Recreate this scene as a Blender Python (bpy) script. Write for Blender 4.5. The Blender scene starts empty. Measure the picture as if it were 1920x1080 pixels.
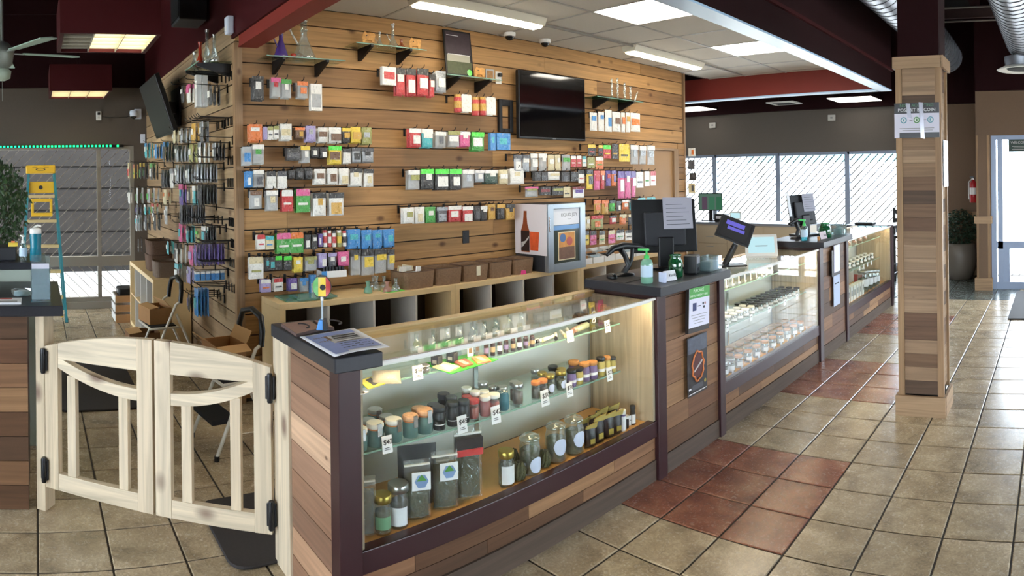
import bpy, bmesh, math, random
from mathutils import Matrix, Vector
random.seed(7)
C = bpy.context.scene.collection
PI = math.pi

# ------------------------------------------------------------------ camera, sky, exposure
# The photograph is a phone panorama: a cylindrical picture, about 90 degrees wide.
CK, CYH, CYAW, CAMH, CROLL = 1218.6, 333.2, 0.838, 1.649, 0.01335
cam = bpy.data.cameras.new('camera'); cam.type = 'PANO'
cam.panorama_type = 'CENTRAL_CYLINDRICAL'
cam.central_cylindrical_range_u_min = -960.0 / CK
cam.central_cylindrical_range_u_max = 960.0 / CK
cam.central_cylindrical_range_v_min = -(1080.0 - CYH) / CK
cam.central_cylindrical_range_v_max = CYH / CK
cam.central_cylindrical_radius = 1.0
cam.clip_start = 0.05; cam.clip_end = 300
cam_o = bpy.data.objects.new('camera', cam); C.objects.link(cam_o)
cam_o.matrix_world = (Matrix.Translation((0, 0, CAMH)) @ Matrix.Rotation(CYAW, 4, 'Z') @ Matrix.Rotation(CROLL, 4, 'Y')
                      @ Matrix.Rotation(PI / 2, 4, 'X'))
bpy.context.scene.camera = cam_o
sc = bpy.context.scene
sc.view_settings.view_transform = 'Standard'; sc.view_settings.look = 'None'
sc.view_settings.gamma = 1.0; sc.view_settings.use_curve_mapping = False
sc.view_settings.exposure = 0.25
try:
    sc.cycles.transparent_max_bounces = 24; sc.cycles.max_bounces = 8; sc.cycles.diffuse_bounces = 4; sc.cycles.sample_clamp_indirect = 8.0
except Exception: pass
w = bpy.data.worlds.new('sky'); sc.world = w; w.use_nodes = True
wn = w.node_tree.nodes; wl = w.node_tree.links
bg = wn['Background']; bg.inputs['Color'].default_value = (0.78, 0.89, 1.0, 1); bg.inputs['Strength'].default_value = 13.0
sun = bpy.data.lights.new('sun', 'SUN'); sun.energy = 6.0; sun.angle = 0.01; sun.color = (1, .95, .86)
sun_o = bpy.data.objects.new('sun', sun); C.objects.link(sun_o)
sun_o.rotation_euler = (math.radians(38), 0, math.radians(200))

def at(x, y, X=None, Y=None, Z=None):
    """point of the place, on a given upright or level plane, that lies along a sight line of the photograph"""
    th = (x - 960) / CK
    d = Vector((math.sin(th), math.cos(th), (CYH - y) / CK))
    d = Matrix.Rotation(CROLL, 3, 'Y') @ d
    d = Matrix.Rotation(CYAW, 3, 'Z') @ d
    if Z is not None: t = (Z - CAMH) / d.z
    elif X is not None: t = X / d.x
    else: t = Y / d.y
    return Vector((d.x * t, d.y * t, CAMH + d.z * t))

# ------------------------------------------------------------------ materials
MATS = {}
def srgb(c):
    if isinstance(c, str):
        c = c.lstrip('#'); c = [int(c[i:i+2], 16) / 255 for i in (0, 2, 4)]
    return tuple((v / 12.92 if v <= .04045 else ((v + .055) / 1.055) ** 2.4) for v in c) + (1.0,)
def mat(name, col=(.5, .5, .5), rough=.5, metal=0.0, spec=.5, var=0.0, noise=0.0, nscale=20.0, emit=0.0, alpha=1.0, bump=0.0, trans=0.0):
    if name in MATS: return MATS[name]
    m = bpy.data.materials.new(name); m.use_nodes = True
    nt = m.node_tree; n = nt.nodes; l = nt.links; b = n['Principled BSDF']
    col = srgb(col)
    b.inputs['Base Color'].default_value = col; b.inputs['Roughness'].default_value = rough
    b.inputs['Metallic'].default_value = metal; b.inputs['Specular IOR Level'].default_value = spec
    if alpha < 1: b.inputs['Alpha'].default_value = alpha
    if trans: b.inputs['Transmission Weight'].default_value = trans
    if emit:
        b.inputs['Emission Color'].default_value = col; b.inputs['Emission Strength'].default_value = emit
    last = None
    if noise or bump:
        tc = n.new('ShaderNodeTexCoord'); nz = n.new('ShaderNodeTexNoise'); nz.inputs['Scale'].default_value = nscale
        nz.inputs['Detail'].default_value = 5
        l.new(tc.outputs['Object'], nz.inputs['Vector'])
        if noise:
            mx = n.new('ShaderNodeMix'); mx.data_type = 'RGBA'
            mx.inputs['A'].default_value = tuple(v * (1 - noise) for v in col[:3]) + (1,)
            mx.inputs['B'].default_value = tuple(min(1, v * (1 + noise)) for v in col[:3]) + (1,)
            l.new(nz.outputs['Fac'], mx.inputs['Factor']); last = mx.outputs['Result']
        if bump:
            bp = n.new('ShaderNodeBump'); bp.inputs['Strength'].default_value = bump; bp.inputs['Distance'].default_value = .01
            l.new(nz.outputs['Fac'], bp.inputs['Height']); l.new(bp.outputs['Normal'], b.inputs['Normal'])
    if var:
        oi = n.new('ShaderNodeObjectInfo'); hs = n.new('ShaderNodeHueSaturation'); mr = n.new('ShaderNodeMapRange')
        mr.inputs['To Min'].default_value = 1 - var; mr.inputs['To Max'].default_value = 1 + var
        l.new(oi.outputs['Random'], mr.inputs['Value']); l.new(mr.outputs['Result'], hs.inputs['Value'])
        if last is None: hs.inputs['Color'].default_value = col
        else: l.new(last, hs.inputs['Color'])
        last = hs.outputs['Color']
    if last is not None: l.new(last, b.inputs['Base Color'])
    MATS[name] = m; return m

def wood(name, tones, axis='Y', rough=.55, knots=.05, grain=1.0, kcol='#4a2d1a', step=False):
    """boards: tone differs from board to board, fine grain along the board, a few knots"""
    if name in MATS: return MATS[name]
    m = bpy.data.materials.new(name); m.use_nodes = True
    nt = m.node_tree; n = nt.nodes; l = nt.links; b = n['Principled BSDF']
    b.inputs['Roughness'].default_value = rough; b.inputs['Specular IOR Level'].default_value = .35
    oi = n.new('ShaderNodeObjectInfo'); rp = n.new('ShaderNodeValToRGB'); rp.color_ramp.interpolation = 'CONSTANT' if step else 'LINEAR'
    el = rp.color_ramp.elements
    while len(el) < len(tones): el.new(.5)
    for i, t in enumerate(tones):
        el[i].position = i / len(tones) if step else i / max(1, len(tones) - 1); el[i].color = srgb(t)
    l.new(oi.outputs['Random'], rp.inputs['Fac'])
    tc = n.new('ShaderNodeTexCoord'); mp = n.new('ShaderNodeMapping')
    s = {'X': (1.2, 28, 28), 'Y': (28, 1.2, 28), 'Z': (28, 28, 1.2)}[axis]
    mp.inputs['Scale'].default_value = tuple(v * grain for v in s)
    sm = n.new('ShaderNodeVectorMath'); sm.operation = 'SCALE'; sm.inputs[0].default_value = (7.3, 3.1, 5.7)
    l.new(oi.outputs['Random'], sm.inputs['Scale'])
    ad = n.new('ShaderNodeVectorMath'); ad.operation = 'ADD'
    l.new(tc.outputs['Object'], ad.inputs[0]); l.new(sm.outputs[0], ad.inputs[1]); l.new(ad.outputs[0], mp.inputs['Vector'])
    nz = n.new('ShaderNodeTexNoise'); nz.inputs['Scale'].default_value = 1.0; nz.inputs['Detail'].default_value = 6; nz.inputs['Distortion'].default_value = 1.2
    l.new(mp.outputs[0], nz.inputs['Vector'])
    mr = n.new('ShaderNodeMapRange'); mr.inputs['From Min'].default_value = .3; mr.inputs['From Max'].default_value = .7
    mr.inputs['To Min'].default_value = .72; mr.inputs['To Max'].default_value = 1.15
    l.new(nz.outputs['Fac'], mr.inputs['Value'])
    mu = n.new('ShaderNodeMix'); mu.data_type = 'RGBA'; mu.blend_type = 'MULTIPLY'; mu.inputs['Factor'].default_value = 1
    l.new(rp.outputs['Color'], mu.inputs['A']); l.new(mr.outputs['Result'], mu.inputs['B'])
    out = mu.outputs['Result']
    if knots:
        mp2 = n.new('ShaderNodeMapping'); k = {'X': (3.0, 5, 5), 'Y': (5, 3.0, 5), 'Z': (5, 5, 3.0)}[axis]
        mp2.inputs['Scale'].default_value = k; l.new(ad.outputs[0], mp2.inputs['Vector'])
        vo = n.new('ShaderNodeTexVoronoi'); vo.inputs['Scale'].default_value = 1.0; l.new(mp2.outputs[0], vo.inputs['Vector'])
        kr = n.new('ShaderNodeMapRange'); kr.inputs['From Min'].default_value = knots * 1.1; kr.inputs['From Max'].default_value = knots * 3.4
        kr.inputs['To Min'].default_value = .8; kr.inputs['To Max'].default_value = 0
        l.new(vo.outputs['Distance'], kr.inputs['Value'])
        kx = n.new('ShaderNodeMix'); kx.data_type = 'RGBA'; kx.inputs['B'].default_value = srgb(kcol)
        l.new(kr.outputs['Result'], kx.inputs['Factor']); l.new(out, kx.inputs['A']); out = kx.outputs['Result']
    l.new(out, b.inputs['Base Color'])
    bp = n.new('ShaderNodeBump'); bp.inputs['Strength'].default_value = .15; bp.inputs['Distance'].default_value = .003
    l.new(nz.outputs['Fac'], bp.inputs['Height']); l.new(bp.outputs['Normal'], b.inputs['Normal'])
    MATS[name] = m; return m

def glassm(name, tint=(1, 1, 1), refl=.08, rough=.02, dens=0.0, crumple=0.0):
    """thin sheet glass: lets light straight through, reflects a little more at a slant; dens > 0 tints it"""
    if name in MATS: return MATS[name]
    m = bpy.data.materials.new(name); m.use_nodes = True
    nt = m.node_tree; n = nt.nodes; l = nt.links; n.remove(n['Principled BSDF']); o = n['Material Output']
    tr = n.new('ShaderNodeBsdfTransparent'); tr.inputs['Color'].default_value = srgb(tint)
    gl = n.new('ShaderNodeBsdfGlossy'); gl.inputs['Roughness'].default_value = rough; gl.inputs['Color'].default_value = (1, 1, 1, 1)
    fr = n.new('ShaderNodeLayerWeight'); fr.inputs['Blend'].default_value = .5
    pw = n.new('ShaderNodeMath'); pw.operation = 'POWER'; pw.inputs[1].default_value = 4.0; l.new(fr.outputs['Facing'], pw.inputs[0])
    mn = n.new('ShaderNodeMath'); mn.operation = 'MULTIPLY_ADD'; mn.inputs[1].default_value = .7; mn.inputs[2].default_value = refl; mn.use_clamp = True
    l.new(pw.outputs[0], mn.inputs[0])
    mx = n.new('ShaderNodeMixShader'); l.new(mn.outputs[0], mx.inputs[0]); l.new(tr.outputs[0], mx.inputs[1]); l.new(gl.outputs[0], mx.inputs[2])
    fin = mx
    if crumple:
        tc = n.new('ShaderNodeTexCoord'); nz = n.new('ShaderNodeTexNoise'); nz.inputs['Scale'].default_value = crumple; l.new(tc.outputs['Object'], nz.inputs['Vector'])
        bp = n.new('ShaderNodeBump'); bp.inputs['Strength'].default_value = .9; bp.inputs['Distance'].default_value = .05; l.new(nz.outputs['Fac'], bp.inputs['Height']); l.new(bp.outputs['Normal'], gl.inputs['Normal'])
    if dens:
        df = n.new('ShaderNodeBsdfDiffuse'); df.inputs['Color'].default_value = srgb(tint)
        m2 = n.new('ShaderNodeMixShader'); m2.inputs[0].default_value = dens
        l.new(mx.outputs[0], m2.inputs[1]); l.new(df.outputs[0], m2.inputs[2]); fin = m2
    l.new(fin.outputs[0], o.inputs['Surface'])
    MATS[name] = m; return m

def lampm(name, col, strength):
    if name in MATS: return MATS[name]
    m = bpy.data.materials.new(name); m.use_nodes = True
    n = m.node_tree.nodes; l = m.node_tree.links; n.remove(n['Principled BSDF'])
    e = n.new('ShaderNodeEmission'); e.inputs['Color'].default_value = srgb(col); e.inputs['Strength'].default_value = strength
    l.new(e.outputs[0], n['Material Output'].inputs['Surface'])
    MATS[name] = m; return m

# ------------------------------------------------------------------ mesh building
class MB:
    def __init__(s): s.v = []; s.f = []; s.m = []; s.s = []
    def add(s, vs, fs, mi=0, smooth=False):
        o = len(s.v); s.v += [tuple(p) for p in vs]
        for f in fs:
            s.f.append([i + o for i in f]); s.m.append(mi); s.s.append(smooth)
        return s
    def box(s, x0, x1, y0, y1, z0, z1, mi=0, M=None):
        x0, x1 = min(x0, x1), max(x0, x1); y0, y1 = min(y0, y1), max(y0, y1); z0, z1 = min(z0, z1), max(z0, z1)
        vs = [Vector(p) for p in ((x0,y0,z0),(x1,y0,z0),(x1,y1,z0),(x0,y1,z0),(x0,y0,z1),(x1,y0,z1),(x1,y1,z1),(x0,y1,z1))]
        if M: vs = [M @ p for p in vs]
        return s.add(vs, [(0,3,2,1),(4,5,6,7),(0,1,5,4),(1,2,6,5),(2,3,7,6),(3,0,4,7)], mi)
    def lathe(s, prof, n=16, c=(0, 0, 0), mi=0, M=None, caps=True, sx=1.0, sy=1.0, smooth=True):
        """profile [(radius, height)] turned round the upright axis"""
        vs = []; fs = []
        for r, z in prof:
            for i in range(n):
                a = 2 * PI * i / n
                p = Vector((c[0] + r * sx * math.cos(a), c[1] + r * sy * math.sin(a), c[2] + z)); vs.append(M @ p if M else p)
        for k in range(len(prof) - 1):
            for i in range(n):
                j = (i + 1) % n
                fs.append((k*n+i, k*n+j, (k+1)*n+j, (k+1)*n+i))
        s.add(vs, fs, mi, smooth)
        if caps:
            s.add(vs[:n], [tuple(reversed(range(n)))], mi); s.add(vs[-n:], [tuple(range(n))], mi)
        return s
    def tube(s, pts, r, n=8, mi=0, closed=False, smooth=True):
        """round bar along a path; r a number or one radius per point"""
        pts = [Vector(p) for p in pts]; N = len(pts)
        rs = r if isinstance(r, (list, tuple)) else [r] * N
        vs = []; fs = []; up = None
        for i, p in enumerate(pts):
            if closed: d = pts[(i+1) % N] - pts[i-1]
            else: d = (pts[min(i+1, N-1)] - pts[max(i-1, 0)])
            d.normalize()
            if up is None:
                up = Vector((0, 0, 1)) if abs(d.z) < .9 else Vector((1, 0, 0))
            u = (up - d * up.dot(d)).normalized(); v = d.cross(u); up = u
            for k in range(n):
                a = 2 * PI * k / n
                vs.append(p + (u * math.cos(a) + v * math.sin(a)) * rs[i])
        for i in range(N if closed else N - 1):
            a, b = i * n, ((i + 1) % N) * n
            for k in range(n):
                j = (k + 1) % n
                fs.append((a+k, a+j, b+j, b+k))
        s.add(vs, fs, mi, smooth)
        if not closed:
            s.add(vs[:n], [tuple(reversed(range(n)))], mi); s.add(vs[-n:], [tuple(range(n))], mi)
        return s
    def prism(s, poly, a, b, M=None, mi=0, axis='Y'):
        """outline [(u, v)] given thickness from a to b; axis names the thickness direction"""
        n = len(poly)
        def P(u, v, w):
            p = {'Y': (u, w, v), 'X': (w, u, v), 'Z': (u, v, w)}[axis]
            p = Vector(p); return M @ p if M else p
        vs = [P(u, v, a) for u, v in poly] + [P(u, v, b) for u, v in poly]
        fs = [tuple(range(n)), tuple(reversed(range(n, 2*n)))] + [(i, i+n, (i+1) % n + n, (i+1) % n) for i in range(n)]
        return s.add(vs, fs, mi)
    def bar(s, a, b, w, h, mi=0, up=(0, 0, 1)):
        """square bar from a to b, w across, h along 'up'"""
        a = Vector(a); b = Vector(b); d = (b - a).normalized(); up = Vector(up)
        if abs(d.dot(up)) > .98: up = Vector((1, 0, 0))
        sd = d.cross(up).normalized(); u = sd.cross(d)
        vs = []
        for p in (a, b):
            for i, j in ((-1,-1),(1,-1),(1,1),(-1,1)): vs.append(p + sd * i * w / 2 + u * j * h / 2)
        return s.add(vs, [(3,2,1,0),(4,5,6,7),(0,1,5,4),(1,2,6,5),(2,3,7,6),(3,0,4,7)], mi)
    def mesh(s, name, mats):
        me = bpy.data.meshes.new(name); me.from_pydata(s.v, [], s.f)
        mats = mats if isinstance(mats, (list, tuple)) else [mats]
        for m in mats: me.materials.append(m)
        me.polygons.foreach_set('material_index', s.m); me.polygons.foreach_set('use_smooth', s.s)
        bm = bmesh.new(); bm.from_mesh(me); bmesh.ops.recalc_face_normals(bm, faces=bm.faces); bm.to_mesh(me); bm.free()
        me.update(); return me
    def build(s, name, mats, parent=None, loc=None, rz=None, bev=0.0):
        return ob(name, s.mesh(name, mats), parent, loc, rz, bev)

def ob(name, me, parent=None, loc=None, rz=None, bev=0.0):
    o = bpy.data.objects.new(name, me); C.objects.link(o)
    if parent: o.parent = parent
    if loc is not None: o.location = loc
    if rz is not None: o.rotation_euler[2] = rz
    if bev:
        b = o.modifiers.new('edge', 'BEVEL'); b.width = bev; b.segments = 2; b.limit_method = 'ANGLE'
    return o
def box(name, m, x0, x1, y0, y1, z0, z1, parent=None, bev=0.0, **k):
    return MB().box(x0, x1, y0, y1, z0, z1).build(name, m, parent, bev=bev, **k)
def tag(o, label, cat, group=None):
    o['label'] = label; o['category'] = cat
    if group: o['group'] = group
    return o
def thing(name, label, cat, loc=(0, 0, 0), rz=0.0, group=None):
    o = bpy.data.objects.new(name, None); C.objects.link(o); o.empty_display_size = .05
    o.location = loc; o.rotation_euler[2] = rz
    return tag(o, label, cat, group)
def struct(o): o['kind'] = 'structure'; return o
def kids(o): return [c for c in C.objects if c.parent == o]
def dup(root, loc=None, rz=None, label=None, group=None, scale=None, children=None):
    r = root.copy(); C.objects.link(r)
    if loc is not None: r.location = loc
    if rz is not None: r.rotation_euler[2] = rz
    if scale is not None: r.scale = scale
    if label: r['label'] = label
    if group: r['group'] = group
    for ch in (children if children is not None else list(root.children)):
        c = ch.copy(); C.objects.link(c); c.parent = r
        for g in ch.children:
            d = g.copy(); C.objects.link(d); d.parent = c
    return r
def text(s, m, loc, facing, size, parent=None, name='lettering', align='CENTER', thick=.0006, tilt=None, extra=None):
    """raised lettering; facing '+X', '-Y' or 'UP' says which way it reads"""
    cu = bpy.data.curves.new(name, 'FONT'); cu.body = s; cu.size = size; cu.align_x = align; cu.align_y = 'CENTER'
    cu.extrude = thick; cu.resolution_u = 2; cu.materials.append(m)
    tmp = bpy.data.objects.new('tmp', cu); C.objects.link(tmp)
    me = bpy.data.meshes.new_from_object(tmp.evaluated_get(bpy.context.evaluated_depsgraph_get()))
    bpy.data.objects.remove(tmp); me.name = name
    if not me.materials: me.materials.append(m)
    o = bpy.data.objects.new(name, me); C.objects.link(o)
    R = {'+X': Matrix(((0,0,1),(1,0,0),(0,1,0))), '-Y': Matrix(((1,0,0),(0,0,-1),(0,1,0))), 'UP': Matrix(((1,0,0),(0,1,0),(0,0,1)))}[facing]
    M = Matrix.Translation(loc) @ R.to_4x4()
    if extra: M = M @ extra
    if parent: o.parent = parent
    o.matrix_local = M
    return o
R90 = PI / 2
ORD = ['first','second','third','fourth','fifth','sixth','seventh','eighth','ninth','tenth','eleventh','twelfth','thirteenth','fourteenth','fifteenth',
       'sixteenth','seventeenth','eighteenth','nineteenth','twentieth','twenty-first','twenty-second','twenty-third','twenty-fourth']

REG = {}
def reg(key, o, r): REG.setdefault(key, []).append([o, r]); return o
def relax(key, x0, x1, y0, y1, it=120):
    """nudge things that share a shelf until none stands inside another"""
    L = REG[key]
    for _ in range(it):
        for i in range(len(L)):
            for j in range(i + 1, len(L)):
                a, ra = L[i]; b, rb = L[j]
                d = Vector((b.location.x - a.location.x, b.location.y - a.location.y)); m = ra + rb
                if d.length < m:
                    if d.length < 1e-5: d = Vector((0, .001))
                    p = d.normalized() * (m - d.length) * .5
                    a.location.x -= p.x; a.location.y -= p.y; b.location.x += p.x; b.location.y += p.y
        for o, r in L:
            o.location.x = min(max(o.location.x, x0 + r), x1 - r); o.location.y = min(max(o.location.y, y0 + r), y1 - r)
# ------------------------------------------------------------------ shared materials
W_WALL = wood('cedar_wall_boards', ['#8f6a44', '#a67d50', '#b58a58', '#96704a', '#ad8353', '#a0784c'], 'Y', rough=.6, knots=.045, step=True)
W_SIDE = wood('cedar_side_boards', ['#94795a', '#a3896a', '#9a7e5e', '#a88e6c'], 'X', rough=.6, step=True)
W_CNT = wood('counter_cedar_boards', ['#5f432f', '#7d5b40', '#94704f', '#6c4b36', '#876347', '#58402f'], 'Y', rough=.5, knots=.02, step=True)
W_CNTX = wood('counter_end_boards', ['#8a6750', '#ad876a', '#c6a385', '#96735c', '#cdac90', '#80604c'], 'X', rough=.5, knots=.015, step=True)
W_COL = wood('column_boards', ['#6e523e', '#987c61', '#5d4838', '#a18569', '#795d46', '#8d7156'], 'X', rough=.6, knots=.02, step=True)
W_COLY = wood('column_side_boards', ['#6e523e', '#987c61', '#5d4838', '#a18569', '#795d46'], 'Y', rough=.6, knots=.02, step=True)
W_TRIMZ = wood('pine_upright', ['#99795a', '#a2825f', '#907152'], 'Z', rough=.55, knots=.03)
W_PALEZ = wood('pale_cedar_upright', ['#c9b79c', '#d2c2a8', '#c2af92'], 'Z', rough=.5, knots=.06, kcol='#5d4038')
W_PALEX = wood('pale_cedar_rail', ['#cebda2', '#d6c7ad', '#c6b498'], 'X', rough=.5, knots=.06, kcol='#5d4038')
W_TRIMX = wood('pine_level_x', ['#a18263', '#a98b6b', '#987a5c'], 'X', rough=.55, knots=.03)
W_TRIMY = wood('pine_level_y', ['#a18263', '#a98b6b', '#987a5c'], 'Y', rough=.55, knots=.03)
W_GREY = wood('scuffed_kick_board', ['#57483c', '#625143', '#4d3f35'], 'Y', rough=.7, knots=0)
M_MAHOG = mat('mahogany_paint', '#331a1e', .35, noise=.12, nscale=9)
M_SLAB = mat('slate_laminate', '#23242b', .38, noise=.25, nscale=60)
M_MAROON = mat('maroon_paint', '#3d0f12', .7, spec=.15, noise=.08, nscale=6)
M_DARKM = mat('dark_maroon_paint', '#21090c', .75, spec=.12, noise=.1, nscale=6)
M_RED = mat('red_paint', '#7c2418', .6, noise=.06, nscale=5)
M_TAUPE = mat('taupe_wall_paint', '#51473d', .75, noise=.06, nscale=40, bump=.05)
M_TAUPE2 = mat('taupe_far_wall_paint', '#5c544d', .75, noise=.05, nscale=40, bump=.05)
M_TAN = mat('tan_wall_paint', '#6b5440', .75, noise=.06, nscale=40, bump=.05)
M_BLACKC = mat('black_deck', '#080506', .9)
M_ALU = mat('white_window_frame', '#8793a8', .4, metal=.2)
M_ALUG = mat('grey_window_frame', '#8e877c', .45, metal=.2)
M_ROD = mat('dark_rod', '#3a3a3c', .5, metal=.5)
M_GLASS = glassm('window_glass', (1, 1, 1), .008)
M_CASEGL = glassm('case_glass', (.985, .995, .99), .012)
M_SHELFGL = glassm('green_shelf_glass', (.93, .965, .945), .03)
M_GLEDGE = mat('glass_edge', '#8fb5a4', .2, trans=.3)
M_BLACK = mat('black_plastic', '#0e0f12', .4)
M_BLKMET = mat('black_metal', '#141416', .45, metal=.3)
M_WHITE = mat('white_plastic', '#e4e2dc', .4)
M_PAPER = mat('paper_white', '#e2e2e4', .7)
M_INK = mat('ink', '#2a2a2e', .8)
M_MELA = mat('birch_melamine', '#d9bd8c', .5, noise=.08, nscale=14)
M_MELAW = mat('white_melamine', '#c9c4ba', .5)
M_CARD = mat('cardboard', '#a3774b', .8, noise=.1, nscale=30)
M_CARDIN = mat('cardboard_inside', '#bd9462', .8)

def tilem(name, c1, c2, c3):
    m = bpy.data.materials.new(name); m.use_nodes = True
    nt = m.node_tree; n = nt.nodes; l = nt.links; b = n['Principled BSDF']
    tc = n.new('ShaderNodeTexCoord'); oi = n.new('ShaderNodeObjectInfo')
    ad = n.new('ShaderNodeVectorMath'); ad.operation = 'ADD'; sm = n.new('ShaderNodeVectorMath'); sm.operation = 'SCALE'; sm.inputs[0].default_value = (13, 7, 0)
    l.new(oi.outputs['Random'], sm.inputs['Scale']); l.new(tc.outputs['Object'], ad.inputs[0]); l.new(sm.outputs[0], ad.inputs[1])
    a = n.new('ShaderNodeTexNoise'); a.inputs['Scale'].default_value = 5; a.inputs['Detail'].default_value = 7; a.inputs['Distortion'].default_value = .8
    l.new(ad.outputs[0], a.inputs['Vector'])
    rp = n.new('ShaderNodeValToRGB'); e = rp.color_ramp.elements; e[0].position = .3; e[0].color = srgb(c1); e[1].position = .72; e[1].color = srgb(c3)
    k = e.new(.5); k.color = srgb(c2); l.new(a.outputs['Fac'], rp.inputs['Fac'])
    v2 = n.new('ShaderNodeTexNoise'); v2.inputs['Scale'].default_value = 26; v2.inputs['Detail'].default_value = 8; v2.inputs['Distortion'].default_value = 3; l.new(ad.outputs[0], v2.inputs['Vector'])
    vr = n.new('ShaderNodeMapRange'); vr.inputs['From Min'].default_value = .35; vr.inputs['From Max'].default_value = .65; vr.inputs['To Min'].default_value = .8; vr.inputs['To Max'].default_value = 1.14; l.new(v2.outputs['Fac'], vr.inputs['Value'])
    vm = n.new('ShaderNodeMix'); vm.data_type = 'RGBA'; vm.blend_type = 'MULTIPLY'; vm.inputs['Factor'].default_value = 1; l.new(rp.outputs['Color'], vm.inputs['A']); l.new(vr.outputs['Result'], vm.inputs['B'])
    hs = n.new('ShaderNodeHueSaturation'); mr = n.new('ShaderNodeMapRange'); mr.inputs['To Min'].default_value = .88; mr.inputs['To Max'].default_value = 1.08
    l.new(oi.outputs['Random'], mr.inputs['Value']); l.new(mr.outputs['Result'], hs.inputs['Value']); l.new(vm.outputs['Result'], hs.inputs['Color'])
    l.new(hs.outputs['Color'], b.inputs['Base Color'])
    f = n.new('ShaderNodeTexNoise'); f.inputs['Scale'].default_value = 38; f.inputs['Detail'].default_value = 6; f.inputs['Distortion'].default_value = 2
    l.new(ad.outputs[0], f.inputs['Vector'])
    bp = n.new('ShaderNodeBump'); bp.inputs['Strength'].default_value = .12; bp.inputs['Distance'].default_value = .004
    l.new(f.outputs['Fac'], bp.inputs['Height']); l.new(bp.outputs['Normal'], b.inputs['Normal'])
    r2 = n.new('ShaderNodeMapRange'); r2.inputs['To Min'].default_value = .14; r2.inputs['To Max'].default_value = .36
    l.new(f.outputs['Fac'], r2.inputs['Value']); l.new(r2.outputs['Result'], b.inputs['Roughness'])
    MATS[name] = m; return m
T_TAN = tilem('beige_tile', '#8e7e67', '#ae9c80', '#c1b094')
T_RED = tilem('terracotta_tile', '#6e4236', '#905c49', '#a97a62')
T_GREYGREEN = tilem('grey_green_tile', '#4c524e', '#5d645f', '#6a716a')
M_GROUT = mat('grout', '#3a3530', .9, noise=.15, nscale=60)

# ------------------------------------------------------------------ floor
TS, TX0, TY0 = .32, -3.648 * .32, 7.98 * .32
floor = struct(box('floor', M_GROUT, -8.6, 5.0, -4.6, 10.45, -.06, -.005))
def tile_mesh(m):
    g = .0045; b = .004
    mb = MB(); h = TS / 2 - g
    v = [(-h, -h, -.02), (h, -h, -.02), (h, h, -.02), (-h, h, -.02), (-h, -h, -b), (h, -h, -b), (h, h, -b), (-h, h, -b),
         (-h+b, -h+b, 0), (h-b, -h+b, 0), (h-b, h-b, 0), (-h+b, h-b, 0)]
    f = [(8, 9, 10, 11)] + [(i, (i+1) % 4, (i+1) % 4 + 4, i + 4) for i in range(4)] + [(i+4, (i+1) % 4 + 4, (i+1) % 4 + 8, i + 8) for i in range(4)]
    return mb.add(v, f).mesh('tile', m)
TM = {k: tile_mesh(k) for k in (T_TAN, T_RED, T_GREYGREEN)}
cand = []
for a in range(-24, 19):
    for b_ in range(-22, 24):
        cx, cy = TX0 + (a + .5) * TS, TY0 + (b_ + .5) * TS
        if not (-8.5 < cx < 4.9 and -4.5 < cy < 10.3): continue
        if -2.4 < cx < -2.2 and 1.25 < cy < 7.6: continue
        m = T_TAN
        if -3 <= a <= -1 and b_ % 6 in (0, 1, 2): m = T_RED
        if cy > 8.35 and a < 2: m = T_GREYGREEN  # darker grey-green tiles in the far rows
        r = math.hypot(cx, cy); th = math.atan2(cx, cy) + CYAW
        u = 960 + CK * th; v = CYH + CK * CAMH / max(r, .05)
        seen = -60 < u < 1980 and v < 1130 and not (cx < -2.6 and cy > 1.5) and not (-8.5 < cx < -4.5 and cy > 1.4) and not (cx < -2.6 and cy > 1.0 and r < 4.2)
        cand.append((0 if not seen else 1 / r ** 3, cx, cy, m))
cand.sort(key=lambda t: -t[0])
rest = {}
for i, (s_, cx, cy, m) in enumerate(cand):
    if i < 300 and s_ > 0:
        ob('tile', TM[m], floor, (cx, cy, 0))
    else: rest.setdefault(m, []).append((cx, cy))
mb = MB(); mlist = [T_TAN, T_RED, T_GREYGREEN]
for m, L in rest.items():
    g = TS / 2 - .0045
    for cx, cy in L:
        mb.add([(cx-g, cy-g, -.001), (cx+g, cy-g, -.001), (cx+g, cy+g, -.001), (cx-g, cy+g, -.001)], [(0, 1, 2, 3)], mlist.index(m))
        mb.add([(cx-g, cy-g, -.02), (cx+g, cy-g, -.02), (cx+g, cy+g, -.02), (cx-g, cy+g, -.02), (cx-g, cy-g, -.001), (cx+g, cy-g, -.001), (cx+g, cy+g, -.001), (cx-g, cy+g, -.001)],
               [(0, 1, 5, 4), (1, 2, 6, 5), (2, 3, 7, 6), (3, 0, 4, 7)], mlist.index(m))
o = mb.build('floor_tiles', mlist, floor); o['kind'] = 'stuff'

# ------------------------------------------------------------------ display wall of cedar boards (back) and its short side
CO, Z0 = .1568, .0
XW, YW, ZC = -4.6, 1.47, 2.98
wall_back = struct(box('wall_back', mat('gap_black', '#1a1410', .9), XW - .14, XW - .022, YW + .02, 7.12, 0, 3.0))
k = 0; z = 3.011 - CO * 19
seams = [(1.47, 1.87, 5.4, 7.1), (1.47, 4.6, 7.1), (1.47, 1.87, 6.2, 7.1), (1.47, 3.9, 7.1)]
row = 0
while z < 2.98:
    z1 = min(z + CO - .009, ZC)
    zz = max(z, 0)
    S = seams[row % 4]
    for i in range(len(S) - 1):
        y0, y1 = S[i] + (.001 if i else 0), S[i+1] - .001
        if zz < 1.98 and y1 > 6.0: y1 = min(y1, 6.02)
        if y1 - y0 > .02: box('board', W_WALL, XW - .022, XW - random.uniform(0, .0015), y0, y1, zz, z1, wall_back)
    if zz < 1.98: box('board', W_WALL, XW - .022, XW + .004, 6.98, 7.13, zz, z1, wall_back)
    z += CO; row += 1
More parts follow.
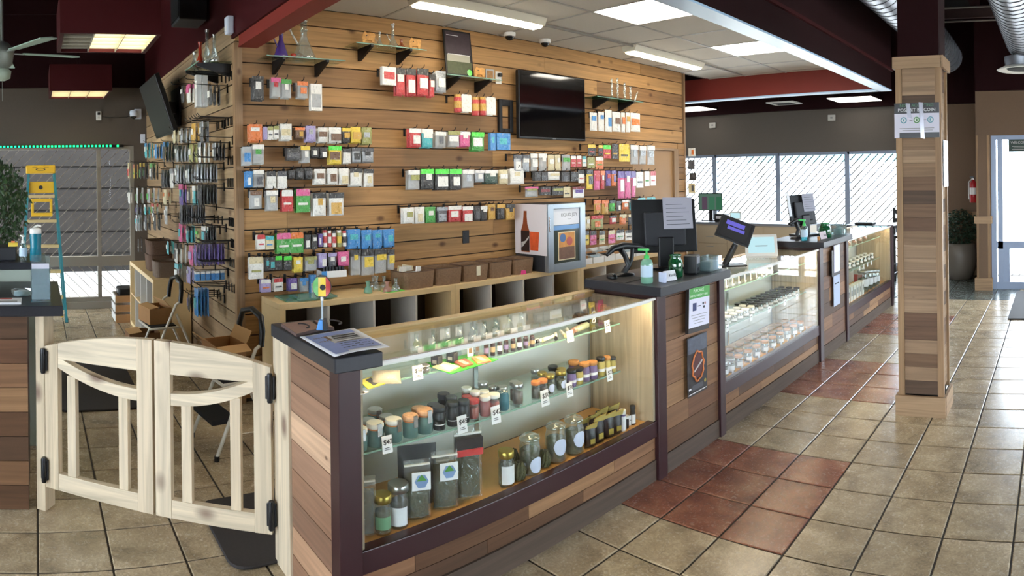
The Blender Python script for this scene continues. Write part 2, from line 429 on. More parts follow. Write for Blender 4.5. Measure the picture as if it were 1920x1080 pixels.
box('corner_batten', W_TRIMZ, XW - .04, XW + .012, YW - .012, YW + .05, 0, 2.68, wall_back)
wall_side = struct(box('wall_side', mat('gap_black'), -8.5, XW - .03, YW + .02, YW + .12, 0, 3.0))
z = 3.011 - CO * 19; row = 0
sx = [(-8.5, -6.9, -5.3, -4.625), (-8.5, -6.2, -4.625), (-8.5, -7.4, -5.8, -4.625)]
while z < 2.82:
    S = sx[row % 3]
    for i in range(len(S) - 1):
        box('board', W_SIDE, S[i] + .001, S[i+1] - .001, YW - random.uniform(0, .0015), YW + .02, max(z, 0), min(z + CO - .009, 2.82), wall_side)
    z += CO; row += 1
box('cap_strip', W_TRIMX, -8.5, -4.6, YW - .012, YW + .02, 2.82, 2.85, wall_side)
# stock-room door of tan board with a pine frame, at the far end of the display wall
door_1 = struct(box('door_1', mat('tan_door', '#a07a50', .55, noise=.1, nscale=6), XW - .02, XW - .003, 6.03, 6.86, 0.01, 1.96))
box('door_frame', W_TRIMZ, XW - .02, XW + .02, 6.87, 6.97, 0, 1.99, door_1)
box('door_head', W_TRIMY, XW - .02, XW + .02, 6.03, 6.87, 1.965, 1.99, door_1)
box('board', W_WALL, XW - .022, XW, 6.02, 6.978, 1.992, 2.06, wall_back)
box('end_batten', W_TRIMZ, XW - .14, XW + .01, 7.132, 7.16, 0, 2.98, wall_back)
# partition returns that close the stock room
struct(box('wall_stock_end', M_TAUPE2, -8.5, XW - .14, 7.0, 7.12, 0, 3.6))

# ------------------------------------------------------------------ dropped ceiling with its beams
ceiling = struct(box('ceiling', mat('ceiling_void', '#6a6660', .9), XW - .1, -2.1, 1.57, 7.95, ZC + .02, ZC + .06))
M_CTILE = mat('ceiling_tile', '#cbc8c0', .85, noise=.05, nscale=60, bump=.1)
M_GRID = mat('ceiling_grid', '#a9a8a6', .5)
gx = [XW, -4.04, -3.44, -2.84, -2.22]
gy = [1.59] + [3.98 + .62 * i for i in range(-4, 7)]
gy = sorted(v for v in gy if 1.58 < v < 7.8) + [7.82]
LIGHTS = {(2, 3.98), (2, 5.84)}
M_PANEL = lampm('panel_light', '#fff6e6', 14.0)
lightobjs = []
for i in range(len(gx) - 1):
    for j in range(len(gy) - 1):
        x0, x1, y0, y1 = gx[i] + .004, gx[i+1] - .004, gy[j] + .004, gy[j+1] - .004
        islight = any(i == a and abs(gy[j] - b) < .05 for a, b in LIGHTS) or (i == 2 and abs(gy[j] - 2.12) < .05)
        if islight:
            lightobjs.append((x0, x1, y0, y1))
        else:
            box('panel', M_CTILE, x0, x1, y0, y1, ZC + .004, ZC + .018, ceiling)
for x in gx[1:-1]: box('grid_bar', M_GRID, x - .012, x + .012, 1.59, 7.82, ZC - .001, ZC + .008, ceiling)
for y in gy[1:-1]: box('grid_bar', M_GRID, XW, -2.22, y - .012, y + .012, ZC, ZC + .008, ceiling)
box('conduit', mat('conduit', '#8d8a84', .5), -3.99, -3.975, 2.0, 7.6, ZC - .022, ZC - .004, ceiling)
names = ['square ceiling light panel nearest the gate end', 'square ceiling light panel above the television', 'square ceiling light panel nearest the red end beam']
for (x0, x1, y0, y1), nm in zip(lightobjs, names):
    t = thing('ceiling_light', nm, 'light', ((x0+x1)/2, (y0+y1)/2, ZC), 0, 'square lights in the dropped ceiling')
    hx, hy = (x1-x0)/2, (y1-y0)/2
    MB().box(-hx, hx, -hy, hy, .012, .02).build('housing', M_WHITE, t)
    MB().box(-hx+.015, hx-.015, -hy+.015, hy-.015, .003, .01).build('diffuser', M_PANEL, t)
# beams round the dropped ceiling: inside faces red, outside dark maroon, blue daylight painted into the undersides
M_UNDER = mat('daylit_blue_soffit', '#b4d4f2', .3)
beam_l = struct(box('beam_long', M_DARKM, -2.2, -2.06, 1.45, 7.97, 2.70, 3.62))
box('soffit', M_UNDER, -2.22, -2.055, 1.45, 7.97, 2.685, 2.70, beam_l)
box('inner_face', M_RED, -2.22, -2.2, 1.59, 7.82, 2.70, 2.99, beam_l)
box('ledge', M_MAROON, -2.06, -2.035, 1.45, 7.97, 2.93, 2.96, beam_l)
beam_f = struct(box('beam_far', M_RED, -5.6, -2.2, 7.82, 7.95, 2.70, 3.0))
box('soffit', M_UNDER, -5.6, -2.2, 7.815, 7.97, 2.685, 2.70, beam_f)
box('outer_face', M_DARKM, -5.6, -2.2, 7.95, 7.97, 2.70, 3.62, beam_f)
beam_n = struct(box('beam_near', M_RED, XW + .15, -2.22, 1.45, 1.58, 2.63, 3.62))
box('soffit', M_RED, XW + .15, -2.22, 1.445, 1.59, 2.615, 2.63, beam_n)
beam_s = struct(box('beam_side', M_MAROON, -8.5, XW + .03, YW - .02, YW + .12, 2.85, 3.9))
box('upper_band', M_MAROON, XW + .03, -2.1, 1.43, 1.45, 2.70, 3.62, beam_n)

# ------------------------------------------------------------------ outer walls
wall_left = struct(box('wall_left', M_TAUPE, -8.72, -8.52, -4.6, 1.49, 2.14, 2.9))
box('upper_band', M_DARKM, -8.72, -8.44, -4.6, 1.49, 2.9, 4.1, wall_left)
box('sill', M_ALUG, -8.66, -8.5, -4.6, 1.49, -.02, .09, wall_left)
box('end_pier', M_TAUPE, -8.72, -8.52, 1.3, 1.49, 0, 2.14, wall_left)
wall_far = struct(box('wall_far', M_TAUPE2, -9.0, -1.13, 10.32, 10.5, 2.02, 2.74))
box('upper_band', M_DARKM, -9.0, -1.13, 10.2, 10.5, 2.74, 4.1, wall_far)
box('end_pier', M_TAN, -1.98, -1.13, 10.30, 10.5, 0, 2.74, wall_far)
box('sill', M_TAUPE2, -9.0, -1.98, 10.3, 10.5, -.02, .12, wall_far)
box('chair_rail', W_TRIMX, -1.98, -1.13, 10.27, 10.30, .93, 1.02, wall_far)
box('baseboard', W_TRIMX, -1.98, -1.13, 10.28, 10.30, 0, .12, wall_far)
wall_entry = struct(box('wall_entry', M_TAN, -1.13, 5.0, 9.06, 9.2, 2.16, 2.78))
box('upper_band', M_DARKM, -1.13, 5.0, 9.0, 9.2, 2.78, 4.1, wall_entry)
box('jamb', M_TAN, -1.13, -.92, 9.06, 9.2, 0, 2.16, wall_entry)
box('return_face', M_TAN, -1.13, -1.0, 9.2, 10.5, 0, 2.78, wall_entry)
box('return_band', M_DARKM, -1.13, -1.0, 9.2, 10.5, 2.78, 4.1, wall_entry)
pil = struct(box('pilaster', W_TRIMZ, -1.12, -.935, 8.99, 9.06, .17, 2.16))
box('plinth', W_TRIMX, -1.15, -.905, 8.965, 9.06, 0, .17, pil)
box('rail_block', W_TRIMX, -1.15, -.905, 8.965, 9.06, .93, 1.03, pil)
box('face_board', M_TAN, -1.09, -.965, 8.982, 8.99, .17, 2.16, pil)
struct(box('wall_right', M_TAUPE2, 4.9, 5.05, -4.6, 9.2, 2.4, 4.1))
struct(box('wall_right_base', M_TAUPE2, 4.9, 5.05, -4.6, 9.2, -.02, .6))
struct(box('wall_right_light_block', M_TAUPE2, 4.9, 5.05, -4.4, 2.2, .6, 2.4))  # unseen bays walled up to darken the counter fronts
for i, y in enumerate((-4.6, -1.2, 2.2, 5.6, 9.0)):
    struct(box('wall_right_pier', M_TAUPE2, 4.9, 5.05, y, y + .2, .6, 2.4))
struct(box('wall_behind', M_TAUPE2, -8.7, 5.05, -4.75, -4.6, 2.5, 4.1))
struct(box('wall_behind_base', M_TAUPE2, -8.7, 5.05, -4.75, -4.6, 0, .5))
for i, x in enumerate((-8.7, -6.0, -3.3, -.6, 2.1, 4.85)):
    struct(box('wall_behind_pier', M_TAUPE2, x, x + .2, -4.75, -4.6, .5, 2.5))
    if i < 5:
        w_ = struct(MB().box(x + .2, x + .26, -4.71, -4.65, .5, 2.5).build('window_%d' % (30 + i), M_ALU)); MB().box(x + .26, x + 2.7, -4.685, -4.68, .5, 2.5).build('pane', M_GLASS, w_)
struct(box('roof_deck', M_BLACKC, -9.1, 5.2, -4.8, 10.6, 4.1, 4.2))

# windows: frame, panes, diagonal rods
def windows(base, axis, const, us, v0, v1, tr, fm, rodsgn=1, rods=True, tag_n=1, rm=M_ROD, rw=.016, fw=.05):
    """storefront glazing along one wall; axis 'X' means it runs along X"""
    for i in range(len(us) - 1):
        u0, u1 = us[i], us[i+1]
        def bx(mb, a, b, c, d, p, q):
            if axis == 'X': mb.box(a, b, const + p, const + q, c, d)
            else: mb.box(const + p, const + q, a, b, c, d)
            return mb
        w_ = struct(bx(MB(), u0, u0 + fw, v0, v1, -.03, .05).build('window_%d' % (tag_n + i), fm))
        bx(MB(), u1, u1 + .05, v0, v1, -.03, .05).build('mullion', fm, w_) if i == len(us) - 2 else None
        bx(MB(), u0 + .05, u1, v1 - .05, v1, -.03, .05).build('frame_head', fm, w_)
        bx(MB(), u0 + .05, u1, tr[0], tr[1], -.03, .05).build('transom', fm, w_)
        bx(MB(), u0 + .05, u1, v0, v0 + .05, -.03, .05).build('frame_foot', fm, w_)
        for (a, b, sg) in ((tr[1], v1 - .05, rodsgn), (v0 + .05, tr[0], -rodsgn)):
            bx(MB(), u0 + .05, u1, a, b, .0, .006).build('pane', M_GLASS, w_)
            if not rods: continue
            h = b - a; st = .13; u = u0 + .05 - h
            while u < u1:
                # diagonal rod clipped to the pane
                p0, q0, p1, q1 = u, a, u + h, b
                if p0 < u0 + .05: q0 = a + (u0 + .05 - p0); p0 = u0 + .05
                if p1 > u1: q1 = b - (p1 - u1); p1 = u1
                if q1 - q0 > .03:
                    if sg < 0: A, B = (u0 + .05 + u1 - p0, q0), (u0 + .05 + u1 - p1, q1)
                    else: A, B = (p0, q0), (p1, q1)
                    mb = MB()
                    if axis == 'X': mb.bar((A[0], const + .03, A[1]), (B[0], const + .03, B[1]), rw, rw)
                    else: mb.bar((const - .03, A[0], A[1]), (const - .03, B[0], B[1]), rw, rw)
                    mb.build('rod', rm, w_)
                u += st
windows(wall_left, 'Y', -8.6, [-4.35, -2.65, -.92, .81, 1.25], .09, 2.14, (.55, .68), M_ALUG, 1, True, 1, mat('lit_rod', '#8a8174', .5), .009)  # left rods paler, the light on them put into their colour
windows(wall_far, 'X', 10.38, [-8.5, -7.3, -6.06, -4.78, -3.5, -2.23], .12, 2.02, (.66, .8), M_ALU, 1, True, 5, fw=.085)
# glazed entrance door and side light at the right
ent = struct(box('door_2', M_ALU, -.92, -.85, 9.08, 9.16, 0, 2.16))
for a, b in ((.12, .17), (.28, 4.9)): pass
MB().box(-.85, 1.3, 9.09, 9.15, 2.1, 2.16).build('door_head', M_ALU, ent)
MB().box(-.85, 1.3, 9.09, 9.15, .0, .1).build('threshold_rail', M_ALU, ent)
MB().box(-.85, 1.3, 9.09, 9.15, .57, .67).build('mid_rail', M_ALU, ent)
for x in (-.83, .1, 1.2): MB().box(x, x + .07, 9.09, 9.15, .1, 2.1).build('stile', M_ALU, ent)
for x in (-.76, -.35): MB().box(x, x + .09, 9.1, 9.14, .1, .57).build('lower_stile', M_ALU, ent)
for x0, x1, z0, z1 in ((-.76, .1, .67, 2.1), (-.67, -.35, .1, .57), (-.26, .1, .1, .57), (.17, 1.2, .67, 2.1), (.17, 1.2, .1, .57)):
    MB().box(x0, x1, 9.118, 9.124, z0, z1).build('pane', M_GLASS, ent)
for k in range(5):
    a = -.67 + .1 * k - .16; p0 = max(a, -.67); q0 = .1 + (p0 - a); p1 = min(a + .47, -.35); q1 = .1 + (p1 - a)
    if p1 > p0: MB().bar((p0, 9.14, q0), (p1, 9.14, q1), .006, .006).build('rod', M_ROD, ent)
struct(box('wall_entry_right', M_TAN, 1.3, 5.0, 9.06, 9.2, 0, 2.16))
for i, y in enumerate((2.4, 5.8)):
    w_ = struct(MB().box(4.96, 5.0, y, y + .06, .6, 2.4).build('window_%d' % (20 + i), M_ALU))
    MB().box(4.975, 4.98, y + .06, y + 3.18, .6, 2.4).build('pane', M_GLASS, w_)
# outside
struct(box('ground_outside', mat('pale_pavement', '#c9c5bd', .9, noise=.08, nscale=2), -40, 40, -40, 40, -.2, -.07))
# ------------------------------------------------------------------ counter run: glazed cases, pedestals, worktops
XF, XB = -2.04, -2.50
M_CASEBK = mat('case_back_panel', '#c6c8c4', .45, noise=.04, nscale=5)
M_CASEFL = mat('case_floor_ply', '#dca865', .5, noise=.1, nscale=12)
M_CASEEND = wood('whitewashed_ply', ['#b9a88f', '#c4b49c', '#b4a288'], 'Z', knots=0)
M_STRIP = mat('white_edge_strip', '#e8e6e0', .35)
M_LED = lampm('case_light', '#ffdfae', 32.0)
M_CHROME = mat('chrome', '#c8c8ca', .2, metal=1.0)
def display_case(y0, y1, label, shelf_to, zs=(.63, .88), led=True):
    t = thing('display_case', label, 'display case', (XF, y0, 0), 0, 'glass display cases of the sales counter')
    L = y1 - y0; g = L / 3
    def b(name, m, x0, x1, a, c, z0, z1, bev=0): return MB().box(x0 - XF, x1 - XF, a, c, z0, z1).build(name, m, t, bev=bev)
    for i in range(3):
        b('board', W_CNT, XF - .035, XF - .015, i * g + .001, (i + 1) * g - .001, .112, .168)
        b('board', W_CNT, XF - .035, XF - .015, max(0, (i + .4) * g - g) + .001, (i + .4) * g - .001, .171, .235)
    b('board', W_CNT, XF - .035, XF - .015, 2.4 * g + .001, L, .171, .235)
    b('kick_board', W_GREY, XF - .03, XF - .008, 0, L, 0.0, .109)
    b('bottom_rail', M_MAHOG, XF - .05, XF, 0, L, .238, .322, .003)
    b('floor_panel', M_CASEFL, XB + .01, XF - .05, 0, L, .285, .31)
    b('back_frame', M_MAHOG, XB - .02, XB, 0, L, 0, .31)
    for i in range(2):
        b('sliding_door', M_CASEBK, XB + (.0 if i else .006), XB + (.004 if i else .01), i * L / 2, (i + 1) * L / 2 + (.02 if not i else 0), .31, .965)
        b('finger_pull', M_CHROME, XB - .004, XB + (.0 if i else .006), i * L / 2 + .1, i * L / 2 + .13, .6, .68).parent = t.children[-1] if False else [c_ for c_ in C.objects if c_.parent == t and c_.name.startswith('sliding_door')][-1]
    b('shelf_rail', M_CHROME, XB + .012, XB + .02, L * .5 - .012, L * .5 + .012, .31, .965)
    b('shelf_rail', M_CHROME, XB + .012, XB + .02, L - .04, L - .02, .31, .965)
    b('end_panel', M_CASEEND, XB, XF - .012, L - .018, L, .31, .975)
    b('end_panel', M_CASEEND, XB, XF - .012, 0, .018, .31, .975)
    b('top_back_rail', M_MELA, XB - .03, XB + .025, 0, L, .955, .99)
    b('front_glass', M_CASEGL, XF - .012, XF - .006, .004, L - .004, .322, .978)
    b('top_glass', M_CASEGL, XB + .026, XF - .004, .004, L - .004, .981, .987)
    b('top_edge', M_STRIP, XF - .014, XF + .002, 0, L, .978, .990)
    for z in zs:
        gs_ = b('glass_shelf', M_SHELFGL, XB + .03, XF - .09, .02, shelf_to - y0, z - .007, z)
        b('shelf_edge', M_GLEDGE, XF - .09, XF - .088, .02, shelf_to - y0, z - .007, z).parent = gs_
        for q in (.06, L * .5, shelf_to - y0 - .04): b('shelf_bracket', M_CHROME, XB + .02, XF - .13, q - .004, q + .004, z - .022, z - .008).parent = gs_
    if led:
        lv = b('light_valance', M_STRIP, XF - .016, XF - .013, .03, L - .03, .967, .978)
        b('light_housing', M_STRIP, XF - .05, XF - .016, .03, L - .03, .9755, .9785).parent = lv
        b('case_light', M_LED, XF - .047, XF - .019, .05, L - .05, .969, .975).parent = lv
    return t
case1 = display_case(1.10, 2.86, 'glass display case beside the wooden gate, full of jars and pouches', 2.66)
case2 = display_case(3.60, 5.30, 'glass display case between the two register pedestals', 5.22)
case3 = display_case(6.09, 7.80, 'glass display case farthest along the counter, past the second register', 7.6)

def pedestal(y0, y1, label, post=.08, x0=XB - .02, ends=True):
    t = thing('counter_pedestal', label, 'counter', (XF, y0, 0), 0, 'cedar pedestals of the sales counter')
    L = y1 - y0
    def b(name, m, a0, a1, c0, c1, z0, z1, bev=0): return MB().box(a0 - XF, a1 - XF, c0, c1, z0, z1).build(name, m, t, bev=bev)
    b('carcass', M_MAHOG, x0, XF - .04, .01, L - .01, 0, 1.0)
    b('post', M_MAHOG, XF - .06, XF + .012, 0, post, 0, 1.0, .003); b('post', M_MAHOG, XF - .06, XF + .012, L - post * .8, L, 0, 1.0, .003)
    b('kick_board', W_GREY, XF - .04, XF - .002, post, L - post * .8, 0, .109)
    z = .112; k = 0
    while z < .99:
        z1 = min(z + .123, 1.0); sp = post + (L - 1.8 * post) * (0, .42, .62, .3)[k % 4]
        if k % 4: b('board', W_CNT, XF - .04, XF - .008, post, sp - .001, z, z1 - .003)
        b('board', W_CNT, XF - .04, XF - .008, sp if k % 4 else post, L - post * .8, z, z1 - .003)
        z = z1; k += 1
    return t
ped_b = pedestal(2.86, 3.60, 'cedar counter pedestal with two posters, between the first two glass cases')
ped_c = pedestal(5.30, 6.09, 'cedar counter pedestal with a dark clipboard sign, before the farthest case')
# end pedestal beside the gate
t = thing('counter_end', 'cedar end panel of the counter beside the wooden gate', 'counter', (XF, 1.0, 0))
def b(name, m, a0, a1, c0, c1, z0, z1, bev=0): return MB().box(a0 - XF, a1 - XF, c0 - 1.0, c1 - 1.0, z0, z1).build(name, m, t, bev=bev)
b('carcass', M_MAHOG, XB - .05, XF - .05, 1.035, 1.098, 0, .985)
b('post', M_MAHOG, XF - .06, XF + .012, 1.008, 1.098, 0, .985, .003)
b('gate_batten', W_PALEZ, -2.645, -2.475, 1.0, 1.05, 0, .985, .003)
z = 0.0; k = 0
while z < .98:
    z1 = min(z + .118, .985)
    b('board', W_CNTX, -2.473, XF - .062, 1.012, 1.035, z + .002, z1 - .001); z = z1
WT = 'dark slate worktops of the counter'
tag(box('worktop', M_SLAB, -2.60, -1.985, .975, 1.165, .987, 1.04, bev=.004), 'narrow dark worktop piled with leaflets at the gate end of the counter', 'worktop', WT)
tag(box('worktop', M_SLAB, -2.53, -1.985, 2.835, 3.605, 1.0, 1.052, bev=.004), 'dark worktop under the large monitor and green pump bottle', 'worktop', WT)
tag(box('worktop', M_SLAB, -2.53, -1.985, 5.28, 6.1, 1.0, 1.052, bev=.004), 'dark worktop of the far register with the blue pump bottle', 'worktop', WT)
box('end_post', M_MAHOG, -.05, .012, 1.71, 1.78, 0, 1.0, case3, bev=.003)

# counter at the left edge, on the other side of the gate
t = thing('left_counter', 'cedar boarded counter at the left edge beside the gate', 'counter', (-3.3, 0, 0))
t.name = 'service_counter'
box('carcass', M_MAHOG, -.62, -.02, -1.6, -.05, 0, .985, t)
z = 0; k = 0
while z < .98:
    z1 = min(z + .123, .985)
    sp = (-.55, -1.0, -.75)[k % 3]
    box('board', W_CNT, -.02, 0, -1.6, sp - .001, z + .002, z1 - .001, t); box('board', W_CNT, -.02, 0, sp, -.05, z + .002, z1 - .001, t)
    z = z1; k += 1
tag(box('worktop', M_SLAB, -4.05, -3.235, -1.65, .13, .987, 1.04, bev=.004), 'dark worktop of the left counter under the acrylic sign holder', 'worktop', WT)

# ------------------------------------------------------------------ saloon gate of pale cedar
GA, GB = Vector((-3.262, .058, 0)), Vector((-2.622, .988, 0))
gang = math.atan2(GB.y - GA.y, GB.x - GA.x)   # local x runs along the gate, local -y faces the shopper
def garc(u): return .925 - .095 * ((u - .57) / .6) ** 2
M_HINGE = mat('black_hinge', '#14151b', .35, metal=.2)
post = tag(MB().box(-.083, -.03, .0, .09, 0, .985).build('gate_post', W_PALEZ, None, GA, gang, .003), 'pale cedar post standing between the left counter and the gate', 'post')
def leaf(u0, u1, hinge_left, label):
    t = thing('gate_leaf', label, 'gate', GA, gang, 'leaves of the saloon gate')
    T = .038; s = .078
    def arch(a, b, zl, n=10, flat=None):
        top = [(a + (b - a) * i / n, garc(a + (b - a) * i / n)) for i in range(n + 1)]
        return [(a, zl), (b, zl)] + top[::-1]
    MB().prism(arch(u0, u0 + s, .125, 3), 0, T).build('stile', W_PALEZ, t, bev=.002)
    MB().prism(arch(u1 - s, u1, .125, 3), 0, T).build('stile', W_PALEZ, t, bev=.002)
    a, b = u0 + s, u1 - s
    # top board, its lower edge nearly level
    MB().prism(arch(a, b, .775), .002, T - .002).build('top_board', W_PALEX, t, bev=.002)
    # curved rail that drops towards the middle of the gate
    hi, lo = (.787, .69); n = 12
    pts = []
    for i in range(n + 1):
        f = i / n; e = f if hinge_left else 1 - f
        z = hi + (lo - hi) * (1 - (1 - e) ** 1.9)
        pts.append((a + (b - a) * f, z))
    MB().prism([(u, z - .055) for u, z in pts] + pts[::-1], .002, T + .01).build('curved_rail', W_PALEX, t, bev=.002)
    MB().box(a, b, .002, T - .002, .125, .208).build('bottom_rail', W_PALEX, t, bev=.002)
    w = b - a
    cs = (a + .075, b - .075) if hinge_left else (a + .075, b - .085)
    for c_ in cs:
        zt = .66 if (abs(c_ - a) < .1) == hinge_left else .63
        MB().box(c_ - .024, c_ + .024, .004, T - .002, .208, zt + .04).build('baluster', W_PALEZ, t, bev=.002)
    hu = u0 if hinge_left else u1
    for z in (.76, .215):
        h = MB().box(hu - .022, hu + .022, -.012, 0, z - .05, z + .05).build('hinge', M_HINGE, t, bev=.004)
        MB().lathe([(.011, -.062), (.013, -.055), (.013, .055), (.011, .062)], 12, (hu, -.014, z)).build('hinge_pin', M_HINGE, h)
    return t
leaf(-.028, .562, True, 'pale cedar gate leaf hinged on the left counter post')
leaf(.574, 1.12, False, 'pale cedar gate leaf hinged on the glass counter end')

# ------------------------------------------------------------------ column
col = struct(box('column', mat('gap_black'), -1.05, -.80, 4.33, 4.56, 0, 2.4))
box('shaft_paint', M_DARKM, -1.07, -.785, 4.32, 4.575, 2.43, 4.1, col)
z = .14; k = 0
while z < 2.35:
    z1 = min(z + .0925, 2.36)
    box('board', W_COL, -1.04, -.81, 4.315, 4.33, z, z1 - .001, col)
    box('board', W_COLY, -.80, -.787, 4.345, 4.54, z + .03, z1 + .029, col)
    z = z1
for x0, x1 in ((-1.082, -1.04), (-.81, -.768)): box('batten', W_TRIMZ, x0, x1, 4.30, 4.335, .135, 2.36, col)
for y0, y1 in ((4.335, 4.345), (4.54, 4.565)): box('batten', W_TRIMZ, -.80, -.772, y0, y1, .135, 2.36, col)
for y0, y1 in ((4.285, 4.30),):
    box('base_board', W_TRIMX, -1.10, -.755, y0 - .012, y1 + .0, 0, .135, col)
box('base_board', W_TRIMY, -.768, -.752, 4.30, 4.58, 0, .135, col); box('base_board', W_TRIMY, -1.10, -1.084, 4.30, 4.58, 0, .135, col)
box('cap_board', W_TRIMX, -1.10, -.765, 4.285, 4.30, 2.355, 2.435, col); box('cap_board', W_TRIMY, -.768, -.75, 4.285, 4.58, 2.355, 2.435, col)
box('cap_board', W_TRIMY, -1.10, -1.085, 4.30, 4.58, 2.355, 2.435, col)

# ------------------------------------------------------------------ cube shelves
def cube_shelf(x0, y0, along, depth, cells, rows, H_, label, pitch, rz=0):
    """open cube shelving; local x along its length, local -y is the open front"""
    t = thing('cube_shelf', label, 'shelf', (x0, y0, 0), rz, 'birch cube shelves')
    L = cells * pitch + .05; o_, i_ = .042, .018
    MB().box(0, L, 0, depth, H_ - o_, H_).build('top_board', M_MELA, t, bev=.002)
    MB().box(0, L, 0, depth, 0, o_).build('bottom_board', M_MELA, t)
    for u in (0, L - o_): MB().box(u, u + o_, 0, depth, o_, H_ - o_).build('side_board', [M_MELA], t)
    for k in range(1, cells):
        u = k * (L / cells) - i_ / 2
        MB().box(u, u + i_, .002, depth, o_, H_ - o_).build('divider', M_MELAW, t)
    for r in range(1, rows):
        z = r * H_ / rows
        for k in range(cells):
            a = k * (L / cells) + (i_ / 2 if k else o_); c_ = (k + 1) * (L / cells) - (i_ / 2 if k < cells - 1 else o_)
            MB().box(a, c_, .002, depth, z - i_ / 2, z + i_ / 2).build('shelf_board', M_MELA, t)
    MB().box(o_, L - o_, depth - .004, depth, o_, H_ - o_).build('back_board', mat('dark_fibre_back', '#4a3f35', .8), t)
    return t
cs1 = cube_shelf(-4.2, 1.645, 'Y', .38, 4, 2, .79, 'birch cube shelf against the display wall beside its wooden corner', .363, R90)
cs2 = cube_shelf(-4.2, 3.15, 'Y', .38, 4, 2, .79, 'birch cube shelf under the row of brown baskets and the cooler', .363, R90)
cs3 = cube_shelf(-4.2, 4.655, 'Y', .38, 4, 2, .79, 'birch cube shelf under the white trays past the cooler', .363, R90)
cs4 = cube_shelf(-7.56, 1.09, 'X', .365, 4, 2, .73, 'pale cube shelf standing along the short side wall', .37, 0)
# ------------------------------------------------------------------ merchandise on the display walls
COL = {'K': ('#17171b', 'black'), 'W': ('#e8e6de', 'white'), 'R': ('#c3252b', 'red'), 'O': ('#e2762c', 'orange'), 'Y': ('#e6c632', 'yellow'),
       'G': ('#3e9e3c', 'green'), 'N': ('#4be03c', 'bright green'), 'B': ('#2e86c8', 'blue'), 'L': ('#a89ccb', 'lilac'), 'P': ('#d8568f', 'pink'),
       'S': ('#a4a7aa', 'silver'), 'T': ('#3fb2b8', 'teal'), 'D': ('#6d4a2e', 'brown'), 'U': ('#5a3f92', 'purple'), 'A': ('#9a9a52', 'olive'),
       'V': ('#d6c79c', 'cream'), 'M': ('#7d1b27', 'dark red'), 'I': ('#c99b36', 'gold'), 'F': ('#21463a', 'dark green'), 'J': ('#4b4c52', 'grey'),
       'C': (None, 'clear')}
M_CLEAR = glassm('clear_bag_film', (.88, .89, .89), .22, .1, .30, 7.0)
def pm(c):
    if c == 'C': return M_CLEAR
    nm = 'print_' + COL[c][1].replace(' ', '_')
    if nm in MATS: return MATS[nm]
    m = mat(nm, COL[c][0], .28, metal=.6 if c == 'S' else 0)
    nt = m.node_tree; n = nt.nodes; l = nt.links; b_ = n['Principled BSDF']     # printed artwork: blotches of paler and darker ink
    tc = n.new('ShaderNodeTexCoord'); oi = n.new('ShaderNodeObjectInfo'); ad = n.new('ShaderNodeVectorMath'); ad.operation = 'ADD'
    l.new(tc.outputs['Object'], ad.inputs[0]); l.new(oi.outputs['Random'], ad.inputs[1])
    nz = n.new('ShaderNodeTexNoise'); nz.inputs['Scale'].default_value = 6; nz.inputs['Detail'].default_value = 3; l.new(ad.outputs[0], nz.inputs['Vector'])
    rp = n.new('ShaderNodeValToRGB'); e = rp.color_ramp.elements; cc = Vector(srgb(COL[c][0])[:3]); gr = Vector((.55, .53, .48))
    e[0].position = .33; e[0].color = tuple(cc * .72) + (1,); e[1].position = .66; e[1].color = tuple(cc.lerp(gr, .45)) + (1,)
    k_ = e.new(.42); k_.color = tuple(cc.lerp(gr, .08)) + (1,); k2 = e.new(.6); k2.color = tuple(cc.lerp(gr, .08)) + (1,)
    l.new(nz.outputs['Fac'], rp.inputs['Fac']); l.new(rp.outputs['Color'], b_.inputs['Base Color'])
    bp = n.new('ShaderNodeBump'); bp.inputs['Strength'].default_value = .35; bp.inputs['Distance'].default_value = .05; l.new(nz.outputs['Fac'], bp.inputs['Height']); l.new(bp.outputs['Normal'], b_.inputs['Normal'])
    return m
def pouch_mesh():
    zs = [(0, .06), (-.1, .1), (-.2, .45), (-.45, .9), (-.7, 1), (-.9, .75), (-1, .12)]; xs = [(-.5, .05), (-.36, .7), (-.12, 1), (.12, 1), (.36, .7), (.5, .05)]
    v = []; f = []; n = len(xs)
    for sgn in (-1, .45):
        for z, bz in zs:
            for x, bx in xs: v.append((x * (1 - .03 * bz), sgn * bz * bx, z))
    o = len(zs) * n
    for s in (0, o):
        for r in range(len(zs) - 1):
            for c in range(n - 1):
                q = (s + r*n + c, s + r*n + c + 1, s + (r+1)*n + c + 1, s + (r+1)*n + c); f.append(q)
    rim = [c for c in range(n)] + [r*n + n - 1 for r in range(1, len(zs))] + [(len(zs)-1)*n + c for c in range(n - 2, -1, -1)] + [r*n for r in range(len(zs) - 2, 0, -1)]
    for i in range(len(rim)): a, b_ = rim[i], rim[(i+1) % len(rim)]; f.append((a, b_, b_ + o, a + o))
    mb = MB(); mb.add(v, f, 0, True); return mb.mesh('pouch', M_WHITE)
def card_mesh():
    mb = MB(); P_ = [(-.5, -1), (.5, -1), (.5, -.06), (.42, 0), (-.42, 0), (-.5, -.06)]
    mb.prism(P_, -.12, .12); return mb.mesh('card', M_WHITE)
def boxp_mesh(): return MB().box(-.5, .5, -1, 1, -1, 0).mesh('carton', M_WHITE)
def tube_mesh(): return MB().lathe([(.42, -1), (.5, -.97), (.5, -.16), (.4, -.12), (.4, 0)], 10).mesh('tube', M_WHITE)
UNIT = {'p': pouch_mesh(), 'c': card_mesh(), 'b': boxp_mesh(), 't': tube_mesh()}
